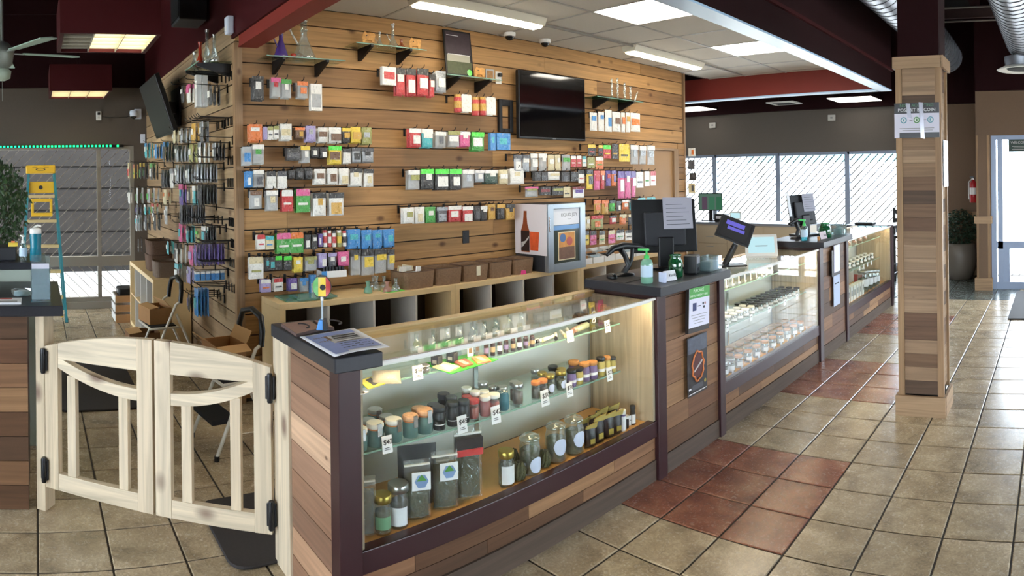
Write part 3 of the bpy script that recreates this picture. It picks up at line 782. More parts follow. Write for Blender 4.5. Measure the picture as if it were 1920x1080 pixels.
HEAD = {'p': MB().prism([(-.5, -.24), (.5, -.24), (.5, 0), (-.5, 0)], -.62, .1).mesh('header', M_WHITE),
        'c': MB().prism([(-.5, -.3), (.5, -.3), (.5, -.06), (.42, 0), (-.42, 0), (-.5, -.06)], -.17, -.13).mesh('header', M_WHITE),
        'b': MB().box(-.501, .501, -1.02, 1.0, -.25, .002).mesh('header', M_WHITE),
        't': MB().lathe([(.44, -.14), (.44, .02)], 10).mesh('cap', M_WHITE)}
LAB = {'p': MB().box(-.3, .3, -1.12, -.85, -.74, -.36).mesh('label', M_WHITE),
       'c': MB().lathe([(.34, -.05), (.36, 0), (.34, .05)], 12, (0, -.2, -.64), M=None).mesh('blister', M_WHITE),
       'b': MB().box(-.34, .34, -1.04, -1.0, -.8, -.36).mesh('label', M_WHITE),
       't': MB().lathe([(.515, -.75), (.515, -.35)], 10, caps=False).mesh('label', M_WHITE)}
KIND = {'p': ('pouch', 'pouch'), 'c': ('carded_pack', 'pack'), 'b': ('carton', 'box'), 't': ('tube_pack', 'tube')}
def setm(o, m):
    o.material_slots[0].link = 'OBJECT'; o.material_slots[0].material = m
def pack(kind, w, h, d, loc, rz, body, head, lab, label, group):
    nm, cat = KIND[kind]
    o = ob(nm, UNIT[kind], None, loc, rz); o.scale = (w, d, h); setm(o, pm(body)); tag(o, label, cat, group)
    if head != '-': c = ob('header', HEAD[kind], o); setm(c, pm(head))
    if lab != '-': 
        c = ob('label' if kind != 'c' else 'blister', LAB[kind], o); setm(c, pm(lab))
        if kind in 'pb': c.scale = (random.uniform(.55, 1.35), 1, random.uniform(.5, 1.3)); c.location = (random.uniform(-.08, .08), 0, random.uniform(-.02, .14) * (c.scale[2] - .3))
    return o
# hooks: back plate and a wire arm with a turned-up tip; local -y points out of the wall
def hook_mesh(L):
    mb = MB().box(-.009, .009, -.008, 0, -.055, .012)
    mb.tube([(0, -.004, 0), (0, -L * .5, .002), (0, -L + .015, .006), (0, -L, .014), (0, -L - .008, .03)], .0032, 5)
    return mb.mesh('hook', M_BLKMET)
HK20, HK28 = hook_mesh(.19), hook_mesh(.27)
HKP = []
def hook(me, loc, rz, label, group):
    if group.startswith('empty') and any(abs(p[0] - loc[0]) < .03 and abs(p[2] - loc[2]) < .05 for p in HKP): return
    HKP.append(loc)
    return tag(ob('display_hook', me, None, loc, rz), label, 'hook', group)
XP = XW + .165      # where the front pack of each back-wall hook hangs
def wall_row(rowname, items, stack=2):
    for i, it in enumerate(items.strip().split('\n')):
        p = it.split(); x0, x1, y0, y1 = map(float, p[:4]); kind, body, head, lab = p[4:8]
        xc = (x0 + x1) / 2
        top = at(xc, y0, X=XP); bot = at(xc, y1, X=XP)
        wv = abs(at(x1, y0, X=XP).y - at(x0, y0, X=XP).y); h = top.z - bot.z
        d = {'p': .016, 'c': .016, 'b': .018, 't': wv}[kind]
        w1, w2 = COL[body][1], (COL[head][1] if head != '-' else (COL[lab][1] if lab != '-' else None))
        desc = w1 if (w2 is None or w2 == w1) else w1 + ' and ' + w2
        kn = {'p': 'pouch', 'c': 'carded pack', 'b': 'carton', 't': 'tube'}[kind]
        n = 1 if kind in 'bt' else stack
        for k in range(n):
            if k == 0: lb = '%s %s, %s in %s' % (desc, kn, ORD[i], rowname)
            else: lb = '%s %s behind the %s in %s' % (desc, kn, ORD[i], rowname)
            o = pack(kind, wv * .97, h, d, (XP - .05 * k, top.y + (.004 if k else 0), top.z - .004 * k), R90 + random.uniform(-.06, .06), body, head if k == 0 else '-', lab if k == 0 else '-', lb, 'packs hanging in ' + rowname)
        hook(HK20, (XW, top.y, top.z + .001), R90, 'black hook holding the %s item of %s' % (ORD[i], rowname), 'display hooks of the back wall')
wall_row('the top row by the corner', '''472 495 143 188 p K - W
508 526 146 182 p C P R
527 546 149 184 p C G W
557 577 153 184 p C O O
580 602 158 208 b W - C''')
wall_row('the second row by the corner', '''466 492 233 266 p O - W
493 501 238 261 c L - -
502 512 237 261 c W A J
513 523 236 260 c W A J
525 547 232 263 p W - V
553 571 239 260 p D O I
573 592 236 266 p L - S
596 615 239 267 p W - D
616 640 239 268 p W - D
641 656 240 268 p K Y I
657 677 238 268 p Y - I
678 697 239 271 p A - S''')
wall_row('the third row by the corner', '''454 472 275 310 p C - B
473 495 271 308 p C W G
535 562 278 301 b K - J
563 581 274 305 p C Y W
582 598 276 296 p K - W
599 614 276 296 p K - W
616 640 274 308 p Y N D
642 658 279 307 p W K W
659 677 277 305 p S J K
678 700 278 305 p S J K''')
wall_row('the fourth row by the corner', '''460 474 321 351 p B - W
475 495 319 351 p C W J
500 517 321 353 c W K W
520 538 321 353 c W J W
540 554 319 335 p K - J
555 570 316 336 p K - J
571 586 316 336 p K - J
589 610 317 346 p W - D
613 633 316 346 p W - D
635 654 316 346 p W - V
656 679 316 349 p W K V
681 700 317 350 p W K V''')
wall_row('the fifth row by the corner', '''469 491 358 391 p C D W
499 521 357 395 p C W V
528 549 356 396 c R W W
555 581 354 398 c G P W
586 611 361 405 p W K I
616 645 361 404 p W K I''')
wall_row('the sixth row by the corner', '''482 497 440 468 c W R R
498 513 442 468 c V T B
518 546 437 475 c G P W
545 569 436 474 c G O W
571 581 440 467 b K - W
583 593 440 467 b K - W
595 603 438 462 b U - W
605 613 432 463 t W R R
614 621 433 463 t R W W
622 630 433 463 t W K R
631 640 432 463 t A W Y
641 649 433 462 t W R K
651 676 430 467 p B - T
677 697 431 467 p B - T
698 717 431 467 p B - T
718 740 430 464 p B - T''')
wall_row('the seventh row by the corner', '''467 494 482 523 c W V A
496 504 482 507 b K - T
505 514 482 506 b K - T
516 529 480 506 c K N J
532 547 480 506 c K N J
550 568 482 511 p Y - W
571 594 481 508 p C A A
597 613 475 502 p L - W
615 631 474 501 p J L W
633 655 472 499 p P - W
657 676 469 516 p C K Y
677 701 468 516 p C K Y
702 724 468 512 p C K Y
726 739 468 506 p C K Y''')
wall_row('the lowest row by the corner', '''489 508 524 548 c L W O
513 531 522 546 c W R K
540 558 522 546 p U - W
562 578 521 547 p C B B
580 591 515 553 b B - W''')
wall_row('the row of red packs', '''714 741 126 160 b W - R
742 759 128 178 p R K W
761 779 129 179 p R K W
781 803 129 179 p R K W
804 814 140 182 p R K W
816 836 133 173 p S - W''')
wall_row('the row beside the black frame', '''852 864 178 211 t R I I
865 884 177 210 c W - -
885 897 183 217 t R I I
898 910 183 217 t R I I
911 930 182 215 c W - -''')
wall_row('the row below the black frame', '''767 789 241 276 p R W W
790 811 242 277 p T W W
815 836 247 277 p C W J
840 861 246 275 p C A W
862 881 247 275 p P W W
884 907 248 283 p G N W
917 927 250 282 b B - T
929 955 250 281 b B - T''')
wall_row('the row with green hangers', '''765 786 319 355 p C W A
788 813 317 355 p K N W
815 841 317 356 p K N W
842 865 317 356 p K N W
866 889 318 352 p C W S
890 908 319 342 p S W W
909 933 319 344 p F W W
935 953 318 345 p V - W
956 983 316 345 p W - V''')
wall_row('the bottom row before the cooler', '''756 777 389 419 p W - A
778 796 388 419 p W - V
797 817 388 418 p G - W
819 839 388 417 p J S S
840 865 386 416 p R W W
867 887 387 416 p R W W
888 900 386 414 p K - J
901 913 386 414 p K W W
915 929 383 412 p I - D
932 946 383 412 p K I J
948 965 383 412 p I K K''')
wall_row('the row under the green shelf', '''1105 1120 211 245 p W - B
1121 1133 210 246 p W - B
1134 1147 206 247 p W - B
1148 1163 210 247 p W - D
1164 1172 211 248 p W - O
1173 1181 211 248 p W - I
1182 1200 212 247 p W - O''', 1)
wall_row('the row of clear sleeves', '''963 978 290 322 p S J W
979 992 290 322 p S J W
994 1007 288 321 p C W W
1009 1025 288 321 p C W W
1027 1039 290 320 p V - W
1040 1051 290 320 p V - W
1053 1069 290 320 p C - G
1070 1080 292 313 c R W W
1081 1090 292 313 c R W W
1092 1099 293 312 c W T T
1101 1115 295 315 c A - W
1117 1131 294 317 c O W G''', 1)
wall_row('the dark row above the cooler', '''1000 1012 322 339 b K - J
1013 1025 322 339 b K - J
1027 1049 322 338 p W - V
1051 1066 322 340 b K - J
1068 1082 322 340 b K - J
1084 1096 319 343 c W K R''', 1)
wall_row('the row just over the cooler', '''984 1009 350 369 p C P A
1011 1031 350 366 b K - M
1033 1054 350 366 b K - A
1056 1070 350 370 c V - K
1073 1096 350 371 p W M U''', 1)
wall_row('the striped row under the television', '''1102 1117 271 292 c K Y R
1122 1130 272 292 c K Y R
1131 1145 272 297 c R N Y
1147 1159 270 298 c K - I
1161 1180 270 303 c Y - K
1182 1196 272 308 p C W S
1198 1211 274 308 p C W S
1213 1227 273 309 p C W S''', 1)
wall_row('the fruity row by the tan door', '''1099 1111 318 355 p Y K K
1113 1124 320 356 p P R R
1125 1133 320 355 p R O W
1135 1145 320 349 p U - R
1146 1155 320 349 p O U U
1158 1170 321 372 p P U W
1171 1182 321 372 p P U W
1183 1191 321 370 p P U W
1193 1206 322 352 c W - J
1208 1218 321 349 c W - G
1219 1230 321 348 c W R R''', 1)
wall_row('the gold row by the tan door', '''1113 1126 375 402 p I O O
1128 1140 375 402 p I O O
1142 1153 376 396 p G K N
1155 1164 377 396 p J K W
1166 1178 375 393 p O W W
1180 1194 375 394 p T W I
1195 1211 371 408 c W T T
1212 1229 370 408 c W T T''', 1)
wall_row('the cream row by the tan door', '''1095 1106 406 430 p V - W
1108 1131 404 430 p A R O
1142 1156 404 420 p R K W
1161 1174 402 421 p O V V
1177 1191 402 421 p J V W''', 1)
wall_row('the bottle row by the tan door', '''1095 1104 433 459 c Y K K
1107 1118 433 459 c P K R
1123 1134 433 458 c V K G
1140 1154 432 456 c P V R
1156 1170 431 450 c W K G
1172 1190 431 450 c W K J
1193 1206 424 452 p U S W
1210 1228 423 453 p C S S''', 1)

# short side wall: stacks along the arms of long hooks, seen nearly edge-on
SIDE = '''338 352 160 192 5.6 1 p K - W;352 366 158 192 5.3 2 p W P P;368 390 140 200 4.95 2 b C - W;392 416 160 197 4.8 3 p K - W
325 338 244 268 5.7 2 p V - W;338 360 240 268 5.4 3 p S - W;360 376 231 267 5.1 2 p I - W;376 394 228 267 4.9 2 p J S W
272 290 268 296 7.1 3 p T B W;290 306 270 297 6.6 3 p B - W;306 330 266 303 6.1 4 p K B W;330 356 272 303 5.6 4 p S K W;356 372 270 305 5.2 2 p A - W;372 396 266 304 5.0 3 p W S K;400 428 268 300 4.76 4 p K S W
228 246 305 334 8.1 2 p V - R;248 262 308 334 7.7 2 c Y R G;262 280 305 335 7.3 3 p K Y G;282 300 306 337 6.8 3 p K G W;304 320 318 352 6.2 3 p K - J;320 332 316 352 5.9 2 p W S W;330 352 308 345 5.6 4 p S - W;350 372 308 343 5.25 4 p S K W;368 408 307 342 4.92 7 p S - J
230 250 354 381 8.1 2 p W K W;252 274 352 381 7.5 2 p C - G;276 304 353 380 6.9 3 p C - G;306 326 355 383 6.2 2 p V - O;338 352 345 386 5.6 2 p U P T;352 362 346 382 5.4 1 p K - W;362 372 348 385 5.2 2 p T W W;372 408 346 383 4.92 6 p K - J
250 268 383 402 7.5 2 p J - U;270 284 383 402 7.1 2 p T W W;284 302 381 406 6.7 2 p C R G;306 324 386 420 6.2 1 p C - W;324 386 384 420 5.15 11 p J - K
243 268 403 433 7.5 3 p C - T;270 286 403 431 7.0 2 p J - W;288 304 402 431 6.6 2 p K - W
336 350 418 453 5.6 2 p P - T;350 366 423 455 5.3 3 p T K W;368 380 428 455 5.05 1 p A - N;381 405 424 455 4.88 5 p K W T
250 270 448 472 7.4 2 c K - W;312 330 452 476 6.2 2 p T - W
328 352 456 493 5.6 3 p W K K;356 370 460 497 5.2 2 p P - L;364 428 458 497 4.82 10 p U - L
330 350 494 529 5.6 3 p C T W;352 366 500 531 5.2 2 p L - W;366 424 508 525 4.84 6 b B W -
352 364 548 582 5.1 2 p K - L;366 392 540 592 4.95 4 p B - T'''
SROW = ['the topmost row', 'the second row', 'the third row', 'the fourth row', 'the fifth row', 'the sixth row', 'the seventh row', 'the eighth row', 'the ninth row', 'the tenth row', 'the eleventh row', 'the lowest row']
for rn, line in zip(SROW, SIDE.split('\n')):
    for si, it in enumerate(line.split(';')):
        p = it.split(); x0, x1, y0, y1, Xh = map(float, p[:5]); n = int(p[5]); kind, body, head, lab = p[6:10]; Xh = -Xh
        A = at(x0, y0, X=Xh); B = at(x1, y0, X=Xh); h = A.z - at(x0, y1, X=Xh).z
        ya, yb = max(min(A.y, 1.4), 1.16), min(max(B.y, A.y + .03), 1.44)
        w = {'p': .095, 'c': .085, 'b': .07, 't': .04}[kind]
        desc = COL[body][1] + (' and ' + COL[head][1] if head != '-' else '')
        kn = {'p': 'pouch', 'c': 'carded pack', 'b': 'carton', 't': 'tube'}[kind]
        for k in range(n):
            y = ya + (yb - ya) * (k + .3) / n
            lb = '%s %s, %s on the %s hook, %s of the side wall' % (desc, kn, ORD[k], ORD[si], rn.replace('the ', ''))
            pack(kind, w, h, min(.014, (yb - ya) / n * .45) if kind != 'b' else (yb - ya) / n * .42, (Xh + random.uniform(-.008, .008), y, A.z - .003), random.uniform(-.12, .12), body, head if k < 2 or kind == 'b' else '-', lab if k < 2 else '-', lb, 'packs on the side wall hooks')
        hook(HK28, (Xh, YW, A.z + .001), 0, 'long black hook, %s in %s of the side wall' % (ORD[si], rn), 'long hooks of the side wall')
# empty hooks near the corner
k = 0
for zrow, xs in ((2.47, (4.68, 4.75, 4.84, 4.95, 5.08)), (2.13, (4.67, 4.72, 4.79, 4.86, 4.95, 5.05)), (1.98, (4.68, 4.73)), (1.83, (4.68, 4.73, 4.80)), (1.66, (4.67, 4.71, 4.76, 4.81)),
                 (1.36, (4.67, 4.71, 4.75, 4.79, 4.98, 5.1, 5.22)), (1.2, (4.67, 4.71, 4.75)), (1.05, (4.68, 4.73, 4.78)), (.86, (4.68, 4.74, 4.82, 4.9)), (.74, (4.95, 5.05, 5.15, 5.25))):
    k += 1
    for xi, x in enumerate(xs): hook(HK28, (-x, YW, zrow), 0, 'empty long black hook, %s of the %s empty row on the side wall' % (ORD[xi], ORD[k - 1]), 'empty hooks of the side wall')

# ------------------------------------------------------------------ glass wall shelves
def wall_shelf(xa, xb, yt, label, brk=(.2, .75), X=XW, depth=.2, gm=M_SHELFGL):
    A = at(xa, yt, X=X + depth); B = at(xb, yt, X=X + depth); z = (A.z + B.z) / 2
    y0, y1 = A.y, B.y
    t = thing('glass_shelf', label, 'shelf', (X, y0, z), 0, 'glass shelves on the display wall')
    L = y1 - y0
    MB().box(.005, depth, 0, L, 0, .008).build('plate', gm, t)
    MB().box(depth, depth + .002, 0, L, 0, .008).build('front_edge', M_GLEDGE, t)
    for f in brk:
        MB().prism([(0, -.10), (.02, -.10), (depth + .02, -.02), (depth + .02, -.002), (0, -.002)], f * L - .012, f * L + .012).build('bracket', M_BLKMET, t, bev=.002)
    return t, z + .008, y0, y1
sh1 = wall_shelf(500, 648, 110, 'glass shelf with a purple and a clear water pipe')
sh2 = wall_shelf(668, 800, 88, 'glass shelf with two wooden cut-outs above the red packs')
sh3 = wall_shelf(838, 942, 146, 'glass shelf with a framed poster beside the wall socket')
sh4 = wall_shelf(1120, 1206, 187, 'green glass shelf with slim glass tubes right of the television', gm=glassm('deep_green_glass', (.25, .5, .35), .08, .02, .25))
M_PGLASS = glassm('pipe_glass', (.9, .94, .94), .16, .02, .07)
M_PURPLE = glassm('purple_pipe_glass', (.38, .28, .62), .14, .05, .45)
def beaker(name, label, x, s, z, h, r, m, X=XW + .12, tip=.3, rings=2):
    y = at(x, 100, X=X).y
    t = thing(name, label, 'water pipe', (X, y, z), 0, 'glass pipes on the shelves')
    prof = [(r, 0), (r * 1.02, .01)] + [(r * (1 - .72 * i / 5), .01 + h * .38 * i / 5) for i in range(1, 6)] + [(r * .28, h * .9), (r * .4, h * .95), (r * .42, h)]
    MB().lathe(prof, 16, caps=False).build('flask', m, t)
    MB().lathe([(r * .98, .002), (r * .98, .006)], 16).build('flask_base', m, t)
    if rings:
        for k in range(rings): MB().lathe([(r * .3, 0), (r * .38, .008), (r * .3, .016)], 14, (0, 0, h * (.5 + .16 * k)), caps=False).build('ring', m, t)
    MB().tube([(0, -r * .5, h * .25), (0, -r * 1.1, h * .45), (0, -r * 1.3, h * .55)], r * .1, 8).build('stem', m, t)
    return t
z1 = sh1[1]; z2 = sh2[1]
beaker('water_pipe', 'purple glass water pipe on the shelf nearest the wooden corner', 527, 1, z1, .33, .055, M_PURPLE)
beaker('water_pipe', 'tall clear glass beaker pipe beside the purple one', 570, 1, z1, .42, .09, M_PGLASS)
beaker('water_pipe', 'small clear glass piece between the wooden cut-outs', 712, 1, z2, .12, .03, M_PGLASS, rings=0)
beaker('water_pipe', 'clear glass pipe with a slanted neck between the wooden cut-outs', 737, 1, z2, .2, .045, M_PGLASS, rings=1)
beaker('water_pipe', 'squat amber glass piece beside the second wooden cut-out', 753, 1, z2, .08, .04, glassm('amber_glass', (.8, .55, .4), .1, .02, .2), rings=0)
o_ = MB().lathe([(.014, 0), (.021, .01), (.02, .025), (.01, .03)], 14).build('ash_bowl', mat('red_glass', '#a2321f', .2), None, (XW + .165, at(527, 100, X=XW + .12).y + .08, z1)); tag(o_, 'small red glass bowl at the foot of the purple pipe', 'bowl')
M_OAK = wood('orange_plywood', ['#c98f4a', '#d09a56'], 'Y', knots=0)
def cutout(x, yb, X, label):
    p = at(x, yb, X=X)
    o = [(-.085, 0), (-.05, 0), (-.045, .03), (.03, .03), (.035, 0), (.07, 0), (.075, .06), (.085, .1), (.07, .125), (.03, .135), (-.03, .13), (-.055, .15), (-.07, .13), (-.09, .10), (-.095, .05)]
    t = MB().prism([(a * .6, b_ * .6) for a, b_ in o], -.006, .006).build('wooden_cutout', M_OAK, None, p, R90 - .25, .002); tag(t, label, 'ornament', 'wooden cut-outs on the glass shelves')
    MB().box(-.02, .02, .008, .016, 0, .03).build('prop', M_OAK, t)
    MB().lathe([(.005, -.002), (.005, .002)], 10, M=Matrix.Translation((-.02, -.007, .055)) @ Matrix.Rotation(R90, 4, 'X')).build('eye', M_INK, t)
cutout(692, 80, XW + .15, 'wooden animal cut-out at the near end of the glass shelf over the red packs')
cutout(779, 91, XW + .15, 'wooden animal cut-out at the far end of the glass shelf over the red packs')
cutout(900, 144, XW + .13, 'wooden animal cut-out beside the white wall socket')
# slim tubes on the green shelf
for i, (x, h) in enumerate(((1147, .22), (1158, .24), (1171, .2), (1182, .17))):
    p = at(x, 180, X=XW + .1)
    t = MB().lathe([(.026, 0), (.026, .012), (.012, .02), (.012, h * .55), (.019, h * .6), (.012, h * .66), (.012, h), (.014, h + .004)], 12).build('glass_tube', M_PGLASS, None, (XW + .1, p.y, sh4[1]))
    tag(t, '%s slim clear glass tube on the green shelf, counted from the television' % ORD[i], 'glass tube', 'slim tubes on the green shelf')
t = MB().tube([(0, 0, .01), (0, .02, .05), (0, .05, .11)], .012, 10).build('glass_tube', M_PGLASS, None, (XW + .15, at(1190, 180, X=XW + .15).y, sh4[1])); tag(t, 'slanted clear glass pipe lying at the end of the green shelf', 'glass tube', 'slim tubes on the green shelf')
# framed poster standing on the third shelf
A = at(838, 152, X=XW + .10); t = thing('framed_poster', 'dark framed poster with a green sticker leaning on the glass shelf', 'poster', (XW + .10, A.y, sh3[1]), R90)
T = Matrix.Rotation(-.12, 4, 'X')
MB().box(0, .3, 0, .012, 0, .42, M=T).build('frame', M_BLACK, t)
MB().box(.015, .285, -.002, 0, .21, .405, M=T).build('upper_print', mat('plum_print', '#3c2f36', .5, noise=.3, nscale=30), t)
MB().box(.015, .285, -.002, 0, .03, .14, M=T).build('lower_print', mat('meadow_print', '#4c5236', .5, noise=.4, nscale=40), t)
MB().box(.02, .27, -.0022, 0, .14, .2, M=T).build('sky_print', mat('haze_print', '#a9a695', .5, noise=.1, nscale=10), t)
MB().lathe([(.028, 0), (.028, .002)], 14, M=T @ Matrix.Translation((.25, -.004, .05)) @ Matrix.Rotation(R90, 4, 'X')).build('sticker', pm('N'), t)
MB().box(.03, .16, -.0024, 0, .37, .375, M=T).build('lettering', M_PAPER, t)
MB().box(.03, .27, -.0024, 0, .2, .206, M=T).build('lettering', M_PAPER, t)
# wall sockets
def socket(p, rz, label, plug=False, m=M_WHITE):
    t = thing('wall_socket', label, 'socket', p, rz)
    MB().box(-.036, .036, -.007, 0, -.058, .058).build('cover_plate', m, t, bev=.003)
    for z in (-.024, .024): MB().box(-.014, .014, -.009, -.007, z - .014, z + .014).build('outlet', mat('socket_face', '#c9c6be', .4) if m == M_WHITE else M_BLACK, t)
    if plug: MB().box(-.018, .018, -.045, -.009, .008, .04).build('plug', M_BLACK, t, bev=.004)
    return t
socket(at(934, 146, X=XW), R90, 'white wall socket with a black plug above the glass shelf', True)
t = MB().prism([(-.05, -.05), (.05, -.05), (.05, .06), (-.05, .06)], -.006, 0).build('wire_frame', M_GRID, None, at(918, 142, X=XW), R90); t.name = 'cable_plate'; tag(t, 'small pale rectangular plate beside the white wall socket', 'plate')
MB().box(-.035, .035, -.008, -.006, -.035, .045).build('inset', W_WALL, t)
socket(at(873, 444, X=XW), R90, 'black double socket on the bare boards above the baskets', False, M_BLACK)
# television and the empty bracket frame
t = thing('television', 'wide black flat television on the display wall', 'television', (XW, 4.15, 2.02), R90)
MB().box(0, .94, -.10, -.055, 0, .65).build('casing', M_BLACK, t, bev=.006)
MB().box(.012, .928, -.1025, -.1, .02, .638).build('screen', mat('dark_screen', '#08080a', .06, spec=.8), t)
MB().box(.3, .64, -.055, 0, .18, .46).build('mount', M_BLKMET, t)
MB().box(.45, .49, -.104, -.1, .004, .012).build('brand_bar', mat('dim_silver', '#77777a', .4), t)
f = at(932, 190, X=XW); g = at(978, 250, X=XW)
t = thing('bracket_frame', 'empty black rectangular frame fixed beside the television', 'frame', (XW, f.y, g.z), R90)
Wd, Hd = 4.15 - f.y - .01, f.z - g.z + .02
for n_, a, b_, c_, d_ in (('side_bar', 0, .04, 0, Hd), ('side_bar', Wd - .04, Wd, 0, Hd), ('cross_bar', .04, Wd - .04, 0, .035), ('cross_bar', .04, Wd - .04, Hd - .06, Hd)):
    MB().box(a, b_, -.03, 0, c_, d_).build(n_, M_BLKMET, t, bev=.003)
# ------------------------------------------------------------------ goods inside the glass cases
def lift(x, yt, yb, z, X=None, wpx=20, inset=0.0):
    """stand a thing on a shelf: its foot, height and width from where it shows"""
    p = at(x, yb, Z=z); p.x = min(max(p.x, XB + .05), XF - .10) if X is None else X
    r = math.hypot(p.x, p.y); p.y = max(p.y, .1)
    return Vector((p.x, p.y, z)), (yb - yt) * r / CK, wpx * r / CK
M_TEALJ = glassm('teal_jar_glass', (.5, .68, .66), .1, .03, .35)
M_JAR = glassm('clear_jar_glass', (.93, .95, .94), .10, .02, .06)
M_LEAF = mat('dried_herb', '#4a4c30', .9, noise=.5, nscale=90, bump=.6)
M_LEAFG = mat('grey_green_herb', '#63655a', .9, noise=.4, nscale=90, bump=.6)
M_BROWNC = mat('brown_filling', '#4c2f22', .8, noise=.4, nscale=80)
M_GOLD = mat('gold_lid', '#a89448', .3, metal=.8); M_SILV = mat('silver_lid', '#a9aaa8', .28, metal=.9)
M_CORK = mat('cork_lid', '#b07b46', .8, noise=.2, nscale=60)
LIDS = {'white': M_WHITE, 'black': M_BLACK, 'gold': M_GOLD, 'silver': M_SILV, 'cork': M_CORK, 'orange': mat('orange_lid', '#c9763a', .6), 'red': mat('red_lid', '#b8302b', .4), 'glass': M_JAR, 'printed': mat('printed_lid', '#d7a27c', .5, noise=.6, nscale=60)}
BODY = {'teal': M_TEALJ, 'clear': M_JAR, 'black': M_BLACK, 'pink': glassm('pink_jar_glass', (.8, .55, .55), .1, .03, .4), 'purple': mat('purple_tin', '#6d5a86', .4), 'yellow': mat('yellow_tin', '#b3a258', .4), 'blueglass': glassm('blue_jar_glass', (.3, .55, .62), .1, .03, .5)}
FILL = {'leaf': M_LEAF, 'grey': M_LEAFG, 'brown': M_BROWNC, 'teal': mat('teal_filling', '#2f6a72', .6, noise=.3, nscale=80), 'dark': mat('dark_filling', '#22201e', .7), 'red': mat('red_filling', '#a1332c', .6, noise=.3, nscale=60), 'blush': mat('blush_filling', '#a97a70', .7, noise=.2, nscale=60)}
def jar(label, group, p, h, w, body, lid, fill=None, lab=None, clasp=False, knob=False, cat='jar'):
    r = w / 2; t = thing('jar', label, cat, p, random.uniform(-.2, .2), group)
    hl = min(h * .2, .03) if lid != 'glass' else h * .16
    hb = h - hl
    MB().lathe([(r * .9, 0), (r * .97, .004), (r * .97, hb * .78), (r * .85, hb * .95), (r * .85, hb)], 14).build('body', BODY[body], t)
    if fill: MB().lathe([(r * .8, .005), (r * .88, .01), (r * .88, hb * .7), (r * .6, hb * .74)], 12).build('filling', FILL[fill], t)
    if lid == 'glass':
        MB().lathe([(r * .9, hb), (r * .95, hb + hl * .2), (r * .8, hb + hl * .6), (r * .3, hb + hl * .75), (r * .3, hb + hl * .85), (r * .4, hb + hl)], 14).build('lid', M_JAR, t)
    else: MB().lathe([(r * .95, hb), (r * 1.0, hb + .002), (r * 1.0, h - .003), (r * .93, h)], 14).build('lid', LIDS[lid], t)
    if clasp:
        MB().box(r * .8, r * 1.08, -.01, .01, hb * .62, h * 1.02).build('clasp', M_CHROME, t)
        MB().lathe([(r * .9, hb - .006), (r * .9, hb - .001)], 14, caps=False).build('gasket', LIDS['orange'], t)
    if lab: # curved label facing the shopper
        n = 6; mb = MB(); vs = []; rr = r * .99
        for i in range(n + 1):
            a = -1.0 + 2.0 * i / n
            for z in (hb * lab[1], hb * lab[2]): vs.append((rr * math.cos(a - .4), rr * math.sin(a - .4), z))
        if lab[0].name == 'pale_label':
            zc, zr = hb * (lab[1] + lab[2]) / 2, hb * (lab[2] - lab[1]) / 2; cols = 9; vs = []; fs = []
            for i in range(cols):
                u = -1 + 2 * i / (cols - 1); hgt = zr * math.sqrt(max(0, 1 - u * u)); a = u * .75 - .15
                vs += [(rr * math.cos(a), rr * math.sin(a), zc - hgt), (rr * math.cos(a), rr * math.sin(a), zc + hgt)]
            mb.add(vs, [(2*i, 2*i+2, 2*i+3, 2*i+1) for i in range(cols - 1)], 0, True)
        else: mb.add(vs, [(2*i, 2*i+2, 2*i+3, 2*i+1) for i in range(n)], 0, True)
        mb.build('label', lab[0], t)
    return t
G2, G3 = 'jars on the middle shelf of the first case', 'jars on the floor of the first case'
ZL, ZU, ZF = .631, .881, .311
SW = [(683, 806, 846, 30, 'white'), (710, 797, 840, 34, 'white'), (747, 790, 831, 33, 'white'), (780, 783, 823, 31, 'printed'), (812, 775, 818, 32, 'printed'),
      (690, 786, 815, 30, 'silver'), (706, 767, 800, 29, 'silver'), (722, 778, 806, 28, 'silver'), (790, 764, 797, 29, 'printed')]
for i, (x, yt, yb, w, lid) in enumerate(SW):
    p, h, ww = lift(x, yt, yb, ZL, None, w)
    rowd = 'front row' if i < 5 else 'rear row'
    lw = {'white': 'white', 'printed': 'orange printed', 'silver': 'grey metal'}[lid]
    J_ = jar('teal clip-top jar with %s lid, %s of the %s beside the gate end' % (lw, ORD[i if i < 5 else i - 5], rowd), G2, p, h, ww, 'teal', lid, 'dark', None, True); reg('L', J_, ww * .53)
BK = [(841, 770, 812, 25), (818, 762, 800, 25), (834, 738, 782, 24), (850, 745, 790, 23), (867, 753, 797, 23), (885, 762, 803, 24)]
for i, (x, yt, yb, w) in enumerate(BK):
    p, h, ww = lift(x, yt, yb, ZL, None, w)
    J_ = jar('black stacked tin, %s of the black cluster on the middle glass shelf' % ORD[i], G2, p, h, ww, 'black', 'black', None, (M_PAPER, .3, .34)); reg('L', J_, ww * .51)
